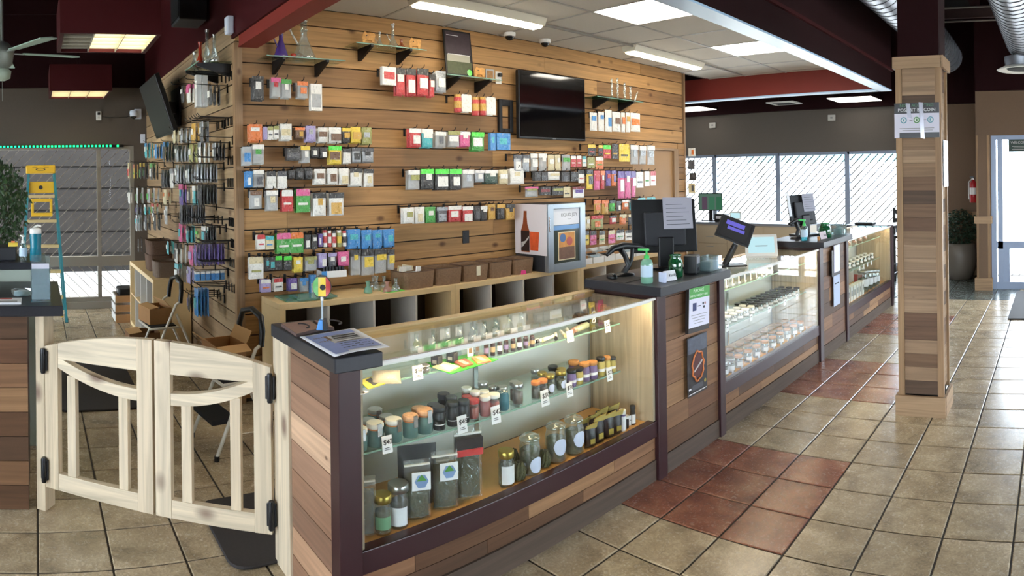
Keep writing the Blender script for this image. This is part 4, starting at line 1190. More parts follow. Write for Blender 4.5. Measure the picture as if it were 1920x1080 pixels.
MIX = [(905, 757, 794, 22, 'clear', 'red', 'red', 'red lidded jar beside the forty-two dollar card'), (888, 748, 785, 20, 'clear', 'red', 'red', 'red lidded jar half hidden behind the black tins'),
       (883, 727, 770, 20, 'pink', 'white', 'blush', 'pale pink tube with white lid, rearmost of its row'), (897, 732, 772, 20, 'pink', 'white', 'blush', 'pale pink tube with white lid, second of its row'),
       (910, 737, 774, 20, 'pink', 'white', 'blush', 'pale pink tube with white lid, third of its row'), (924, 742, 778, 21, 'pink', 'white', 'blush', 'pale pink tube with white lid, fourth of its row'),
       (940, 749, 784, 23, 'clear', 'white', 'red', 'white lidded tube with red sweets, front of its row'),
       (906, 716, 756, 20, 'clear', 'silver', 'dark', 'clear jar of dark filling behind the pink tubes'), (928, 724, 760, 17, 'clear', 'silver', 'dark', 'slim clear jar of dark filling behind the pink tubes'),
       (944, 728, 764, 19, 'clear', 'silver', 'teal', 'clear jar of dark teal filling, rear of the pair'), (964, 735, 773, 22, 'blueglass', 'glass', 'teal', 'bright teal filled jar, front of the pair'),
       (970, 718, 755, 19, 'clear', 'silver', 'brown', 'clear jar with brown filling set behind the teal jar'), (992, 724, 764, 21, 'clear', 'silver', 'brown', 'clear jar with brown filling beside the fifty dollar card'),
       (1016, 713, 746, 18, 'clear', 'orange', 'dark', 'cork topped dark jar behind the fifty dollar card'), (1035, 718, 750, 19, 'clear', 'orange', 'brown', 'cork topped jar with reddish label in front of silver lids'),
       (1006, 692, 730, 17, 'clear', 'silver', 'grey', 'clear silver lidded jar, rearmost of the silver cluster'), (1023, 697, 733, 18, 'clear', 'gold', 'grey', 'clear gold lidded jar, second of the silver cluster'),
       (1038, 701, 735, 17, 'clear', 'silver', 'grey', 'clear silver lidded jar, third of the silver cluster'), (1053, 694, 728, 18, 'clear', 'gold', 'leaf', 'gold lidded jar behind the two round labels'),
       (1054, 706, 742, 19, 'clear', 'gold', 'leaf', 'gold lidded jar with white round label, first of two'), (1070, 700, 735, 20, 'clear', 'gold', 'leaf', 'gold lidded jar with white round label, second of two'),
       (1046, 688, 724, 19, 'black', 'black', None, 'black lidded tin behind the gold lids'), (1079, 676, 712, 21, 'purple', 'cork', None, 'tall purple tin with cork lid, rearmost of three'),
       (1099, 680, 714, 20, 'purple', 'cork', None, 'tall purple tin with cork lid, second of three'), (1119, 684, 716, 21, 'purple', 'cork', None, 'bright purple tin with cork lid, front of three'),
       (1090, 697, 728, 19, 'purple', 'black', None, 'purple tin with black lid in the front row'), (1105, 692, 722, 19, 'yellow', 'black', None, 'yellow banded tin with black lid in the front row'),
       (1137, 669, 703, 17, 'yellow', 'black', None, 'yellow tin with black lid behind the last price card'), (1150, 672, 704, 15, 'yellow', 'cork', None, 'yellow tin with cork lid beside the last price card'), (1162, 673, 700, 16, 'yellow', 'black', None, 'yellow tin with black lid at the shelf end')]
for i, (x, yt, yb, w, bd, lid, fl, lb) in enumerate(MIX):
    p, h, ww = lift(x, yt, yb, ZL, None, w)
    lab = None
    if 'round label' in lb: lab = (mat('pale_label', '#c9d0e6', .6), .15, .7)
    elif bd in ('purple', 'yellow'): lab = (M_PAPER, .3, .5)
    reg('L', jar(lb + ' on the middle shelf' if len(lb.split()) < 11 else lb, G2, p, h, ww, bd, lid, fl, lab), ww * .51)
relax('L', XB + .03, XF - .095, 1.13, 2.65)
# floor of the first case
FL = [(738, 955, 1029, 35, 'clear', 'gold', 'leaf', 'gold lidded jar with green label in the near corner', (mat('green_label', '#6f9a76', .6), .2, .6)),
      (778, 938, 1019, 40, 'clear', 'silver', 'dark', 'silver lidded jar with white label beside the green labelled one', (M_PAPER, .1, .62)),
      (985, 855, 921, 31, 'clear', 'gold', 'leaf', 'gold lidded jar with long white label beside the tall bag', (M_PAPER, .1, .75)),
      (1031, 828, 903, 42, 'clear', 'glass', 'leaf', 'large clear jar with oval label, nearest the gold lidded jar', (mat('pale_label'), .08, .55)),
      (1072, 808, 883, 41, 'clear', 'glass', 'leaf', 'large clear jar with oval label, middle of the three', (mat('pale_label'), .25, .75)),
      (1110, 792, 863, 40, 'clear', 'glass', 'leaf', 'large clear jar with oval label beside the black pouches', (mat('pale_label'), .25, .75)),
      (1204, 790, 816, 14, 'black', 'white', None, 'small white lidded pot in the far corner of the case', None),
      (1191, 780, 822, 13, 'purple', 'white', None, 'slim white bottle beside the black pouches', (M_PAPER, .0, .9)),
      (1211, 768, 806, 11, 'black', 'black', None, 'dark dropper bottle with white label in the far corner', (M_PAPER, .1, .7))]
for x, yt, yb, w, bd, lid, fl, lb, lab in FL:
    p, h, ww = lift(x, yt, yb - 4, ZF, None, w)
    reg('F', jar(lb, G3, p, h * 1.03, ww, bd, lid, fl, lab), ww * .51)
M_BAGF = glassm('heavy_bag_film', (.96, .96, .95), .07, .12, .04, 5.0)
def bag(label, x, yt, yb, w, z=ZF, fill=M_LEAFG, lab=None, rz=None, clear=True, grp='bags on the floor of the first case', back=0):
    p, h, ww = lift(x, yt, yb, z, None, w); p.x -= back
    t = thing('clear_bag' if clear else 'dark_pouch', label, 'bag', p, R90 - .35 if rz is None else rz, grp)
    o = ob('film', UNIT['p'], t, (0, 0, h)); o.scale = (ww, .035, h); setm(o, M_BAGF if clear else fill)
    if clear:
        c_ = ob('filling', UNIT['p'], t, (0, .002, h * .78)); c_.scale = (ww * .86, .028, h * .76); setm(c_, fill)
        MB().box(-ww * .48, ww * .48, -.006, .004, h * .9, h * .925).build('zip_seal', M_WHITE, t)
    if lab == 'badge':
        MB().box(-.03, .045, -.041, -.038, h * .55, h * .55 + .07).build('label', M_PAPER, t)
        MB().lathe([(.028, 0), (.028, .001)], 6, M=Matrix.Translation((.008, -.042, h * .55 + .035)) @ Matrix.Rotation(R90, 4, 'X')).build('emblem', mat('emblem_blue', '#7b93bd', .6), t)
        MB().prism([(-.012, h * .55 + .038), (.028, h * .55 + .038), (.008, h * .55 + .062)], -.045, -.043).build('emblem_peak', mat('emblem_green', '#4d8a3e', .6), t)
    reg('F', t, max(.036, min(.062, ww * .42)))
    if lab == 'redblack':
        MB().box(-ww * .46, ww * .46, -.03, .004, h * .68, h * .88).build('label', mat('label_black', '#231a1a', .5), t)
        MB().box(-ww * .46, ww * .46, -.034, .004, h * .64, h * .73).build('label_band', pm('R'), t)
    return t
bag('clear bag of grey herb in the near corner of the glass case', 698, 928, 1040, 50)
bag('clear bag with a square badge, nearer the silver lidded jar', 827, 893, 1003, 52, fill=M_LEAF, lab='badge')
bag('clear bag with a square badge, beside the tall red labelled bag', 879, 878, 986, 52, fill=M_LEAF, lab='badge')
bag('tall clear bag with a black and red label', 932, 833, 966, 56, fill=M_LEAF, lab='redblack')
bag('large dark grey pouch standing behind the badged bags', 815, 868, 985, 78, fill=mat('charcoal_foil', '#3a3a3c', .4, noise=.2, nscale=20), clear=False, back=.02)
bag('crumpled clear bag lying behind the first badged bag', 850, 882, 960, 45, back=.05, fill=M_LEAFG)
for i, (x, yt, yb) in enumerate(((965, 850, 890), (982, 846, 884), (1000, 842, 878), (975, 862, 896), (1008, 850, 882))):
    p, h, ww = lift(x, yt, yb, ZF, None, 26)
    MB_ = MB(); n = 9
    for k in range(n):
        a = 2 * PI * k / n
        MB_.tube([(.02 * math.cos(a), .02 * math.sin(a), .005), (.026 * math.cos(a + .4), .026 * math.sin(a + .4), h * .5), (.015 * math.cos(a + .8), .015 * math.sin(a + .8), h * .95)], [.008, .011, .004], 5)
    t = MB_.build('herb_bundle', M_LEAF, None, p); reg('F', t, .034); tag(t, '%s rolled green herb bundle behind the clear jars' % ORD[i], 'herb bundle', 'herb bundles in the first case')
BP = [(1098, 788, 830), (1117, 782, 826), (1134, 770, 815), (1150, 768, 812), (1128, 796, 836), (1143, 790, 838), (1165, 778, 822), (1180, 775, 815)]
for i, (x, yt, yb) in enumerate(BP):
    p, h, ww = lift(x, yt, yb, ZF, None, 24)
    t = thing('black_pouch', '%s black coffee style pouch with a gold fold-over top' % ORD[i], 'pouch', p, R90 - .3, 'black pouches in the first case')
    reg('F', t, .032)
    o = ob('bag_body', UNIT['p'], t, (0, 0, h)); o.scale = (ww, .022, h); setm(o, M_BLACK)
    MB().prism([(-ww*.5, h*.86), (ww*.5, h*.86), (ww*.62, h*1.1), (ww*.3, h*1.06), (-ww*.4, h*.98)], -.012, -.004).build('gold_fold', mat('dull_gold', '#a3914a', .5), t)
    MB().box(-ww*.2, ww*.22, -.026, -.022, h*.2, h*.42).build('gold_label', M_GOLD, t)
relax('F', XB + .02, XF - .06, 1.125, 2.83)
# price cards clipped to the shelf edges
def price(x, yt, yb, z, s, n, w=22):
    p = at(x, yb, X=XF - .082); h = (yb - yt) * math.hypot(p.x, p.y) / CK; ww = w * math.hypot(p.x, p.y) / CK
    t = thing('price_card', 'white price card reading %s %s' % (s or 'small print', n), 'price card', (XF - .082, p.y, p.z), R90, 'price cards in the glass cases')
    T = Matrix.Rotation(-.14, 4, 'X')
    MB().box(-ww / 2, ww / 2, -.002, 0, 0, h, M=T).build('card', M_PAPER, t)
    cd_ = [c_ for c_ in C.objects if c_.parent == t][0]
    if s: text(s, M_INK, (0, -.0035, h * .68), '-Y', h * .42, cd_)
    MB().box(-ww * .3, ww * .3, -.0028, -.0005, h * .2, h * .23, M=T).build('small_print', M_INK, cd_)
    MB().box(-ww * .3, ww * .2, -.0028, -.0005, h * .3, h * .33, M=T).build('small_print', M_INK, cd_)
    return t
price(727, 818, 850, .62, '$42', 'in front of the white lidded clip-top jars'); price(868, 780, 812, .62, '$45', 'in front of the black tins')
price(931, 762, 794, .62, '$42', 'beside the red lidded jar'); price(1023, 732, 761, .62, '$50', 'before the cork topped jars', 21)
price(1069, 718, 744, .62, '$30', 'before the round labels', 17); price(1144, 690, 714, .62, '$35', 'at the end of the middle shelf', 16)
price(784, 686, 712, .88, '$30', 'on the upper shelf beside the tin', 22); price(1140, 601, 623, .88, '$25', 'at the end of the upper shelf', 15)
price(1070, 620, 641, .88, '', 'among the white tubes on the upper shelf', 18)
def floorcard(x, yt, yb, z, label, w=17, m=M_PAPER):
    p, h, ww = lift(x, yt, yb, z, None, w)
    t = thing('price_card', label, 'price card', p, R90 - .3, 'price cards in the glass cases')
    MB().box(-ww / 2, ww / 2, -.002, 0, 0, h).build('card', m, t); MB().box(-ww * .3, ww * .3, -.003, -.002, h * .5, h * .56).build('small_print', M_INK, t)
floorcard(1029, 889, 913, ZF, 'pale price card in front of the first large clear jar', 17, mat('pale_label'))
floorcard(1002, 814, 838, ZF, 'greenish card standing behind the herb bundles', 20, mat('greenish_card', '#b6bb98', .6))
floorcard(1226, 790, 808, ZF, 'small pale card in the far corner of the first case', 13)
floorcard(797, 996, 1022, ZF, 'pale card reading fifty, before the silver lidded jar', 22, mat('pale_label'))
# upper shelf
def flat(label, pts, z, th, m, name='leaflet', cat='leaflet', grp=None, mark=None):
    Q = [at(x, y, Z=z) for x, y in pts]
    c_ = sum(Q, Vector()) / len(Q)
    t = MB().prism([(q.x - c_.x, q.y - c_.y) for q in Q], 0, th, axis='Z').build(name, m, None, (c_.x, c_.y, z)); tag(t, label, cat, grp)
    if mark:
        MB().prism([((q.x - c_.x) * .7, (q.y - c_.y) * .35) for q in Q], th, th + .0006, axis='Z').build('print', mark, t)
    return t
UG = 'small goods on the upper shelf of the first case'
flat('yellow green booklet lying at the near end of the upper shelf', [(673, 715), (705, 705), (723, 720), (690, 731)], ZU, .004, mat('lime_print', '#b9b548', .5), 'booklet', 'booklet', UG, M_INK)
flat('white leaflet corner at the near end of the upper shelf', [(672, 736), (684, 733), (692, 736), (676, 741)], ZU, .002, M_PAPER, 'leaflet', 'leaflet', UG, M_INK)
gs = flat('bright green acrylic sheet on the upper glass shelf', [(792, 683), (880, 664), (934, 675), (846, 702)], ZU, .003, mat('green_acrylic', '#2fae28', .2), 'acrylic_sheet', 'sheet', UG)
ZG = ZU + .0035
flat('cream packet lying on the green acrylic sheet', [(811, 690), (833, 681), (862, 689), (843, 698)], ZG, .006, mat('cream_packet', '#cfc79c', .5, noise=.2, nscale=30), 'packet', 'packet', UG, M_PAPER)
flat('reddish packet lying on the green acrylic sheet', [(850, 680), (872, 674), (888, 684), (868, 690)], ZG, .006, mat('rust_packet', '#8a4a34', .5, noise=.4, nscale=40), 'packet', 'packet', UG, pm('V'))
flat('orange packet lying on the green acrylic sheet', [(884, 672), (908, 667), (921, 679), (896, 684)], ZG, .006, pm('O'), 'packet', 'packet', UG, pm('V'))
for i, (x, yt, yb) in enumerate(((819, 663, 684), (848, 656, 678))):
    p, h, ww = lift(x, yt, yb, ZG, None, 23)
    t = MB().box(-ww * .36, ww * .36, -ww * .36, ww * .36, 0, h * .8).build('black_cube_box', M_BLACK, None, p, .4, .003); tag(t, '%s black cube box with pale print on the green sheet' % ('nearer', 'farther')[i], 'box', UG)
    MB().box(-ww * .2, ww * .2, -ww * .37, -ww * .36, h * .2, h * .5).build('print', mat('grey_print', '#8a8a8a', .5), t)
p, h, ww = lift(735, 693, 718, ZU, None, 60)
mb = MB(); n = 7
for i in range(n):
    pass
t = thing('foil_bag', 'crumpled silvery bag on the upper shelf beside the lime booklet', 'bag', p, R90 - .5, UG)
o = ob('film', UNIT['p'], t, (0, .05, .022)); o.scale = (.11, .02, .1); o.rotation_euler[0] = -1.35; setm(o, mat('crumpled_foil', '#b6b2a6', .35, metal=.5, bump=.8, nscale=30))
p, h, ww = lift(801, 688, 700, ZU, None, 15); jar('small silver tin beside the upper price card', UG, p, .03, .045, 'clear', 'silver', 'dark')
for i, (x, yt, yb, w) in enumerate(((882, 648, 668, 12), (895, 646, 662, 9))):
    p, h, ww = lift(x, yt, yb, ZG, None, w)
    t = MB().box(-ww / 2, ww / 2, -.002, .002, 0, h).build('upright_card', (M_PAPER, mat('grey_card', '#8a8d8a', .5))[i], None, p, R90 - .2); tag(t, ('white picture card standing on the green sheet', 'small grey card standing on the green sheet')[i], 'card', UG)
    MB().box(-ww * .3, ww * .3, -.003, -.002, h * .3, h * .8).build('picture', mat('sepia_print', '#7a5c40', .6), t)
for i, x in enumerate((912, 924, 937, 949, 962, 974, 986, 998)):
    p, h, ww = lift(x, 640 - i * 1.6, 669 - i * 2.8, ZU, None, 9.5)
    t = thing('dark_tube', '%s dark brown tube standing in the row on the upper shelf' % ORD[i], 'tube', p, 0, 'dark tubes on the upper shelf')
    MB().lathe([(ww * .48, 0), (ww * .5, .003), (ww * .5, h * .82)], 10).build('barrel', mat('dark_tube', '#251615', .35), t)
    MB().lathe([(ww * .42, h * .82), (ww * .42, h)], 10).build('cap', mat('tube_cap', '#3c2a26', .4), t)
    MB().lathe([(ww * .515, h * .25), (ww * .515, h * .6)], 10, caps=False).build('band', (mat('lilac_band', '#6b5f86', .5), mat('sand_band', '#8d7a5a', .5), M_PAPER)[i % 3], t)
for i, (x, y, a) in enumerate(((1014, 648, .3), (1022, 640, .1), (1030, 637, .2), (1042, 633, .8), (1055, 628, 1.0), (1065, 624, .9))):
    p = at(x, y, Z=ZU); p.x = min(p.x, XF - .13)
    t = thing('white_tube', '%s white tube lying on the upper shelf' % ORD[i], 'tube', (p.x, p.y, ZU), a, 'white tubes on the upper shelf')
    MB().lathe([(.008, 0), (.008, .085)], 10, M=Matrix.Translation((0, -.04, .0085)) @ Matrix.Rotation(-R90, 4, 'X')).build('barrel', M_WHITE, t)
    MB().lathe([(.0085, 0), (.0085, .018)], 10, M=Matrix.Translation((0, -.058, .0085)) @ Matrix.Rotation(-R90, 4, 'X')).build('cap', M_BLACK if i % 2 else pm('V'), t)
for i, (x, y, m_) in enumerate(((1098, 622, glassm('sage_glass', (.75, .8, .68), .1, .03, .4)), (1128, 630, glassm('rose_glass', (.85, .68, .62), .1, .03, .4)))):
    p = at(x, y, Z=ZU); p.x = min(p.x, XF - .13)
    t = MB().lathe([(.013, 0), (.016, .02), (.016, .12), (.012, .125)], 12, M=Matrix.Translation((0, -.06, .017)) @ Matrix.Rotation(-R90, 4, 'X')).build('glass_cylinder', m_, None, (p.x, p.y, ZU), .25); tag(t, ('sage', 'rose')[i] + ' tinted glass cylinder lying near the end of the upper shelf', 'glass tube', UG)
p = at(1108, 612, Z=ZU); p.x = XF - .22
t = thing('black_ornament', 'black ornament with white rings at the end of the upper shelf', 'ornament', (p.x, p.y, ZU))
MB().lathe([(.012, 0), (.035, .012), (.042, .035), (.03, .06), (.01, .068)], 12, sx=1.3).build('body', M_BLACK, t)
for k in range(3): MB().tube([(.05, .04 + .012 * math.cos(a), .02 + .02 * k + .01 * math.sin(a)) for a in [2 * PI * i / 10 for i in range(10)]], .003, 5, closed=True).build('ring', M_WHITE, t)
# clear pieces seen through the top glass, at the back of the upper shelf
for i, (x, yt, yb, w) in enumerate(((781, 628, 655, 18), (812, 622, 650, 15), (838, 612, 645, 20), (862, 612, 640, 18), (886, 605, 635, 20), (908, 606, 630, 20), (930, 600, 628, 20), (955, 598, 620, 22), (978, 590, 612, 22))):
    p, h, ww = lift(x, yt, yb, ZU, XB + .09, w); p.y = at(x, yb, X=XB + .09).y
    t = thing('glass_piece', '%s clear glass piece at the back of the upper shelf' % ORD[i], 'glassware', p, 0, 'clear glass at the back of the first case')
    hh = .085
    MB().lathe([(ww * .45, 0), (ww * .5, .006), (ww * .34, hh * .45), (ww * .2, hh * .6), (ww * .22, hh)], 12, caps=False).build('vessel', M_PGLASS, t)
    MB().lathe([(ww * .44, .001), (ww * .44, .004)], 12).build('foot', M_PGLASS, t)
    MB().box(.035, .037, -ww * .4, ww * .4, 0, .03).build('tag_card', M_PAPER, t)
for i, (x, y, m_) in enumerate(((1095, 580, M_PAPER), (1110, 575, pm('Y')), (1126, 572, pm('P')), (1145, 570, mat('rust_packet')))):
    p = at(x, y, X=XB + .12); h = .07
    t = MB().box(-.004, .004, -.025, .025, 0, h).build('packet_card', m_, None, (XB + .12, p.y, ZU), .2); tag(t, ('white card', 'yellow packet', 'pink packet', 'rust packet')[i] + ' standing at the far back of the upper shelf', 'packet', UG)
    MB().box(.004, .005, -.016, .016, h * .2, h * .6).build('print', mat('sepia_print'), t)

# second and third cases
def grid_jars(ys, xs, z, r, h, body, lid, fill, what, grp):
    k = 0; proto = None
    for yy in ys:
        for j, xx in enumerate(xs):
            if proto is None:
                proto = jar('', grp, (xx, yy, z), h, 2 * r, body, lid, fill, (M_PAPER, .2, .6)); o = proto
            else: o = dup(proto, (xx, yy, z))
            o['label'] = '%s, %s of the %s row' % (what, ORD[k // len(xs)], ORD[j])
            k += 1
def frange(a, b, n): return [a + (b - a) * i / (n - 1) for i in range(n)]
A2, A3 = 'jars in the second case', 'jars in the third case'
grid_jars(frange(3.98, 5.1, 9), (-2.14, -2.21, -2.28), .311, .03, .085, 'clear', 'cork', 'grey', 'cork lidded jar on the second case floor', A2)
grid_jars(frange(3.68, 3.86, 3), (-2.14, -2.22), .311, .034, .095, 'clear', 'silver', 'leaf', 'silver lidded jar on the second case floor', A2)
grid_jars(frange(3.68, 4.22, 7), (-2.16, -2.23), .631, .028, .06, 'clear', 'white', 'grey', 'white lidded pot on the second case middle shelf', A2)
grid_jars(frange(4.30, 5.1, 10), (-2.17, -2.24, -2.31), .631, .027, .05, 'clear', 'black', 'leaf', 'black lidded pot on the second case middle shelf', A2)
for i, yy in enumerate(frange(3.7, 4.62, 11)):
    t = MB().box(-.003, .003, -.028, .028, 0, .075).build('carded_vial', M_WHITE, None, (-2.17, yy, .881), .3); tag(t, '%s white carded vial standing on the second case upper shelf' % ORD[i], 'pack', 'carded vials in the second case')
    MB().box(.003, .006, -.012, .012, .01, .05).build('vial', M_INK if i % 3 else M_LEAF, t)
for i, yy in enumerate((3.80, 4.15, 4.45, 4.75, 5.0)):
    t = MB().box(-.001, .001, -.02, .02, 0, .045).build('price_card', M_PAPER, None, (XF - .082, yy, .60), 0); tag(t, '%s white price card along the second case middle shelf' % ORD[i], 'price card', 'price cards in the glass cases')
    MB().box(.001, .0015, -.012, .012, .025, .032).build('small_print', M_INK, t)
for i, yy in enumerate(frange(3.7, 5.15, 12)):
    t = MB().box(-.001, .001, -.014, .014, 0, .022).build('price_tag', M_PAPER, None, (XF - .062, yy, .311), 0); tag(t, '%s small price tag along the second case floor' % ORD[i], 'price card', 'price tags of the second case floor')
for i, yy in enumerate(frange(6.35, 6.85, 6)):
    t = MB().box(-.035, .035, -.03, .03, 0, .15).build('white_carton', M_WHITE, None, (-2.15, yy, .311), 0, .003); tag(t, '%s white carton on the floor of the farthest case' % ORD[i], 'box', 'white cartons in the third case')
    MB().box(.0352, .036, -.02, .02, .05, .11).build('print', mat('grey_print'), t)
for i, (yy, hh) in enumerate(((7.02, .24), (7.2, .22), (7.36, .2), (7.5, .18))):
    jar('%s large clear jar on the floor of the farthest case' % ORD[i], A3, (-2.17, yy, .311), hh, .13, 'clear', 'silver', 'leaf', (M_PAPER, .3, .7))
t = MB().box(-.05, .05, -.06, .06, 0, .2).build('red_carton', pm('R'), None, (-2.35, 7.45, .311), 0, .003); tag(t, 'red and white carton behind the large jars of the farthest case', 'box')
MB().box(-.051, .051, -.061, .061, .13, .201).build('white_top', M_WHITE, t)
grid_jars(frange(6.4, 7.4, 8), (-2.18, -2.26), .631, .026, .07, 'clear', 'white', 'grey', 'white lidded pot on the farthest case middle shelf', A3)
for i, yy in enumerate((6.75, 6.9, 7.05, 7.2)):
    t = MB().box(-.001, .001, -.02, .02, 0, .05).build('price_card', M_PAPER, None, (XF - .082, yy, .59), 0); tag(t, '%s white price card along the farthest case shelf' % ORD[i], 'price card', 'price cards in the glass cases')
for i, yy in enumerate(frange(6.4, 7.2, 5)):
    jar('%s pale pot on the farthest case upper shelf' % ORD[i], A3, (-2.2, yy, .881), .06, .06, 'clear', 'white', 'blush')
# ------------------------------------------------------------------ things on the worktops
ZT, ZTA = 1.0525, 1.0405
# gate end: leaflets, flyer, badge stand
def sheet(label, pts, z, m, cat='leaflet', grp=None, name='leaflet', th=.0015, sag=0.0):
    Q = [at(x, y, Z=z) for x, y in pts]; c_ = sum(Q, Vector()) / 4
    n = 8; mb = MB(); vs = []
    for i in range(n + 1):
        for j in range(n + 1):
            u, v = i / n, j / n
            p = (Q[0] * (1-u) + Q[1] * u) * (1-v) + (Q[3] * (1-u) + Q[2] * u) * v - c_
            dz = -sag * max(0, u - .62) ** 1.5 * 4 + .004 * math.sin(5 * v) * u
            vs.append((p.x, p.y, max(dz, dz) + th))
    mb.add(vs, [(i*(n+1)+j, (i+1)*(n+1)+j, (i+1)*(n+1)+j+1, i*(n+1)+j+1) for i in range(n) for j in range(n)], 0, True)
    t = mb.build(name, m, None, (c_.x, c_.y, z)); so = t.modifiers.new('thick', 'SOLIDIFY'); so.thickness = th; tag(t, label, cat, grp)
    return t, Q, c_
M_SEPIA = mat('sepia_photo', '#9c7a70', .45, noise=.25, nscale=25)
for i, (pts, lb) in enumerate((([(527, 612), (580, 606), (604, 620), (556, 632)], 'sepia photo leaflet stack nearer the gate'), ([(588, 606), (645, 601), (668, 614), (606, 619)], 'sepia photo leaflet stack farther from the gate'))):
    Q = [at(x, y, Z=ZTA) for x, y in pts]; c_ = sum(Q, Vector()) / 4
    for q in Q: q.x = max(q.x, -2.59); q.y = max(q.y, .98); q.y = min(q.y, 1.16)
    t = MB().prism([(q.x - c_.x, q.y - c_.y) for q in Q], 0, .012, axis='Z').build('leaflet_stack', mat('leaflet_edge', '#5e4a44', .6), None, (c_.x, c_.y, ZTA)); tag(t, lb + ' on the dark worktop', 'leaflets', 'leaflet stacks on the worktop')
    MB().prism([((q.x - c_.x) * .96, (q.y - c_.y) * .96) for q in Q], .012, .0126, axis='Z').build('cover_photo', M_SEPIA, t)
    MB().tube([(.045 * math.cos(a), .025 * math.sin(a), .0135) for a in [PI * k / 8 for k in range(9)]], .004, 5).build('photo_arc', mat('dark_print', '#2b2022', .6), t)
M_FLY = mat('flyer_blue', '#8b9fd6', .5, noise=.2, nscale=18)
Fq = [Vector((-2.40, 1.00, 0)), Vector((-2.36, 1.24, 0)), Vector((-1.93, 1.20, 0)), Vector((-1.965, .975, 0))]
Fq = [at(562, 638, Z=ZTA), at(663, 621, Z=ZTA), at(731, 658, Z=ZTA), at(627, 680, Z=ZTA)]
c_ = sum(Fq, Vector()) / 4; n = 10; vs = []
for i in range(n + 1):
    for j in range(n + 1):
        u, v = i / n, j / n
        p = (Fq[0] * (1-u) + Fq[3] * u) * (1-v) + (Fq[1] * (1-u) + Fq[2] * u) * v - c_
        vs.append((p.x, p.y, .0135 + .006 * math.sin(3.2 * v + .4) * u + .004 * u))
t = MB().add(vs, [(i*(n+1)+j, (i+1)*(n+1)+j, (i+1)*(n+1)+j+1, i*(n+1)+j+1) for i in range(n) for j in range(n)], 0, True).build('flyer', M_PAPER, None, (c_.x, c_.y, ZTA))
t.modifiers.new('thick', 'SOLIDIFY').thickness = .0012; tag(t, 'white and blue flyer curling over the edge of the narrow worktop', 'flyer')
def onfly(u, v): 
    p = (Fq[0] * (1-u) + Fq[3] * u) * (1-v) + (Fq[1] * (1-u) + Fq[2] * u) * v - c_
    return (p.x, p.y, .0152 + .006 * math.sin(3.2 * v + .4) * u + .004 * u)
def patch(name, u0, u1, v0, v1, m, k=5):
    vs = [onfly(u0 + (u1-u0) * i / k, v0 + (v1-v0) * j / k) for i in range(k+1) for j in range(k+1)]
    MB().add(vs, [(i*(k+1)+j, (i+1)*(k+1)+j, (i+1)*(k+1)+j+1, i*(k+1)+j+1) for i in range(k) for j in range(k)]).build(name, m, t)
patch('blue_print', .05, .95, .06, .3, M_FLY); patch('blue_print', .55, .9, .3, .93, M_FLY); patch('blue_print', .04, .2, .3, .9, M_FLY)
patch('oval_photo', .2, .42, .12, .36, mat('sepia_print'))
for k_ in range(7): patch('text_line', .24 + .09 * k_, .26 + .09 * k_ + (.03 if k_ < 2 else 0), .42 - .02 * k_, .85, M_INK)
p = at(606, 624, Z=ZTA); t = thing('badge_stand', 'round red, yellow and green badge on a clip stand among the leaflets', 'badge stand', (p.x, 1.10, ZTA + .014), R90 - .6)
MB().prism([(-.022, 0), (.022, 0), (.012, .04), (-.012, .04)], -.02, .02).build('foot', mat('sky_blue_plastic', '#4f93d8', .4), t, bev=.003)
MB().prism([(.004, .002), (.024, .002), (.013, .041), (.004, .041)], -.0205, .0205).build('foot_dark', M_BLACK, t)
MB().tube([(0, 0, .03), (0, 0, .12)], .004, 8).build('stem', mat('clear_plastic', '#a8b4bc', .3), t)
MB().lathe([(.006, .115), (.007, .13)], 8).build('clip', M_WHITE, t)
def disc(a0, a1, r, y0, y1, m, name, cx=0, cz=.17):
    k = 10; pl = [(cx + r * .82 * math.cos(a0 + (a1 - a0) * i / k), cz + r * math.sin(a0 + (a1 - a0) * i / k)) for i in range(k + 1)]
    MB().prism(pl, y0, y1).build(name, m, t)
disc(0, 2 * PI * 10 / 11, .048, -.003, .003, M_BLACK, 'badge_rim')
disc(2.0, 4.3, .044, -.005, -.003, pm('G'), 'green_field'); disc(-1.15, 1.15, .044, -.005, -.003, pm('R'), 'red_field')
MB().box(-.014, .016, -.0052, -.003, .132, .208).build('yellow_field', pm('Y'), t); MB().lathe([(.012, 0), (.012, .001)], 8, M=Matrix.Translation((.004, -.0055, .168)) @ Matrix.Rotation(R90, 4, 'X')).build('dark_figure', M_INK, t)

# first register: monitor seen from behind, pump bottle, mouse and so on
def monitor(x, y, z, rz, w, h, label, paper=True, extra=False):
    t = thing('monitor', label, 'monitor', (x, y, z), rz)
    T = Matrix.Translation((0, 0, .10)) @ Matrix.Rotation(-.2, 4, 'X')
    MB().box(-w/2, w/2, 0, .02, 0, h, M=T).build('back_shell', M_BLACK, t, bev=.006)
    MB().box(-w/2 + .012, w/2 - .012, .02, .022, .012, h - .012, M=T).build('screen', mat('dark_screen'), t)
    MB().box(-w*.32, w*.32, -.03, 0, .04, h * .75, M=T).build('rear_hump', mat('soft_black', '#1e1f24', .55), t, bev=.01)
    MB().box(-.05, .05, -.03, .02, 0, .2).build('neck', M_BLACK, t, bev=.008)
    MB().prism([(-.14, -.1), (.14, -.1), (.12, .1), (-.12, .1)], 0, .014, axis='Z').build('foot', M_BLACK, t, bev=.004)
    if paper:
        nt_ = MB().box(-.01, w*.43, -.034, -.032, h*.42, h*1.01, M=T).build('taped_note', mat('grey_note', '#9c9aa4', .7), t)
        for k in range(6): MB().box(.01, w*.38 - .02 * (k % 3), -.0348, -.034, h*(.5 + .075*k), h*(.508 + .075*k), M=T).build('note_line', M_INK, nt_)
    if extra:
        MB().box(-w*.6, -w*.5, -.03, -.028, h*.3, h*1.06, M=T).build('taped_sheet', M_PAPER, t)
    return t
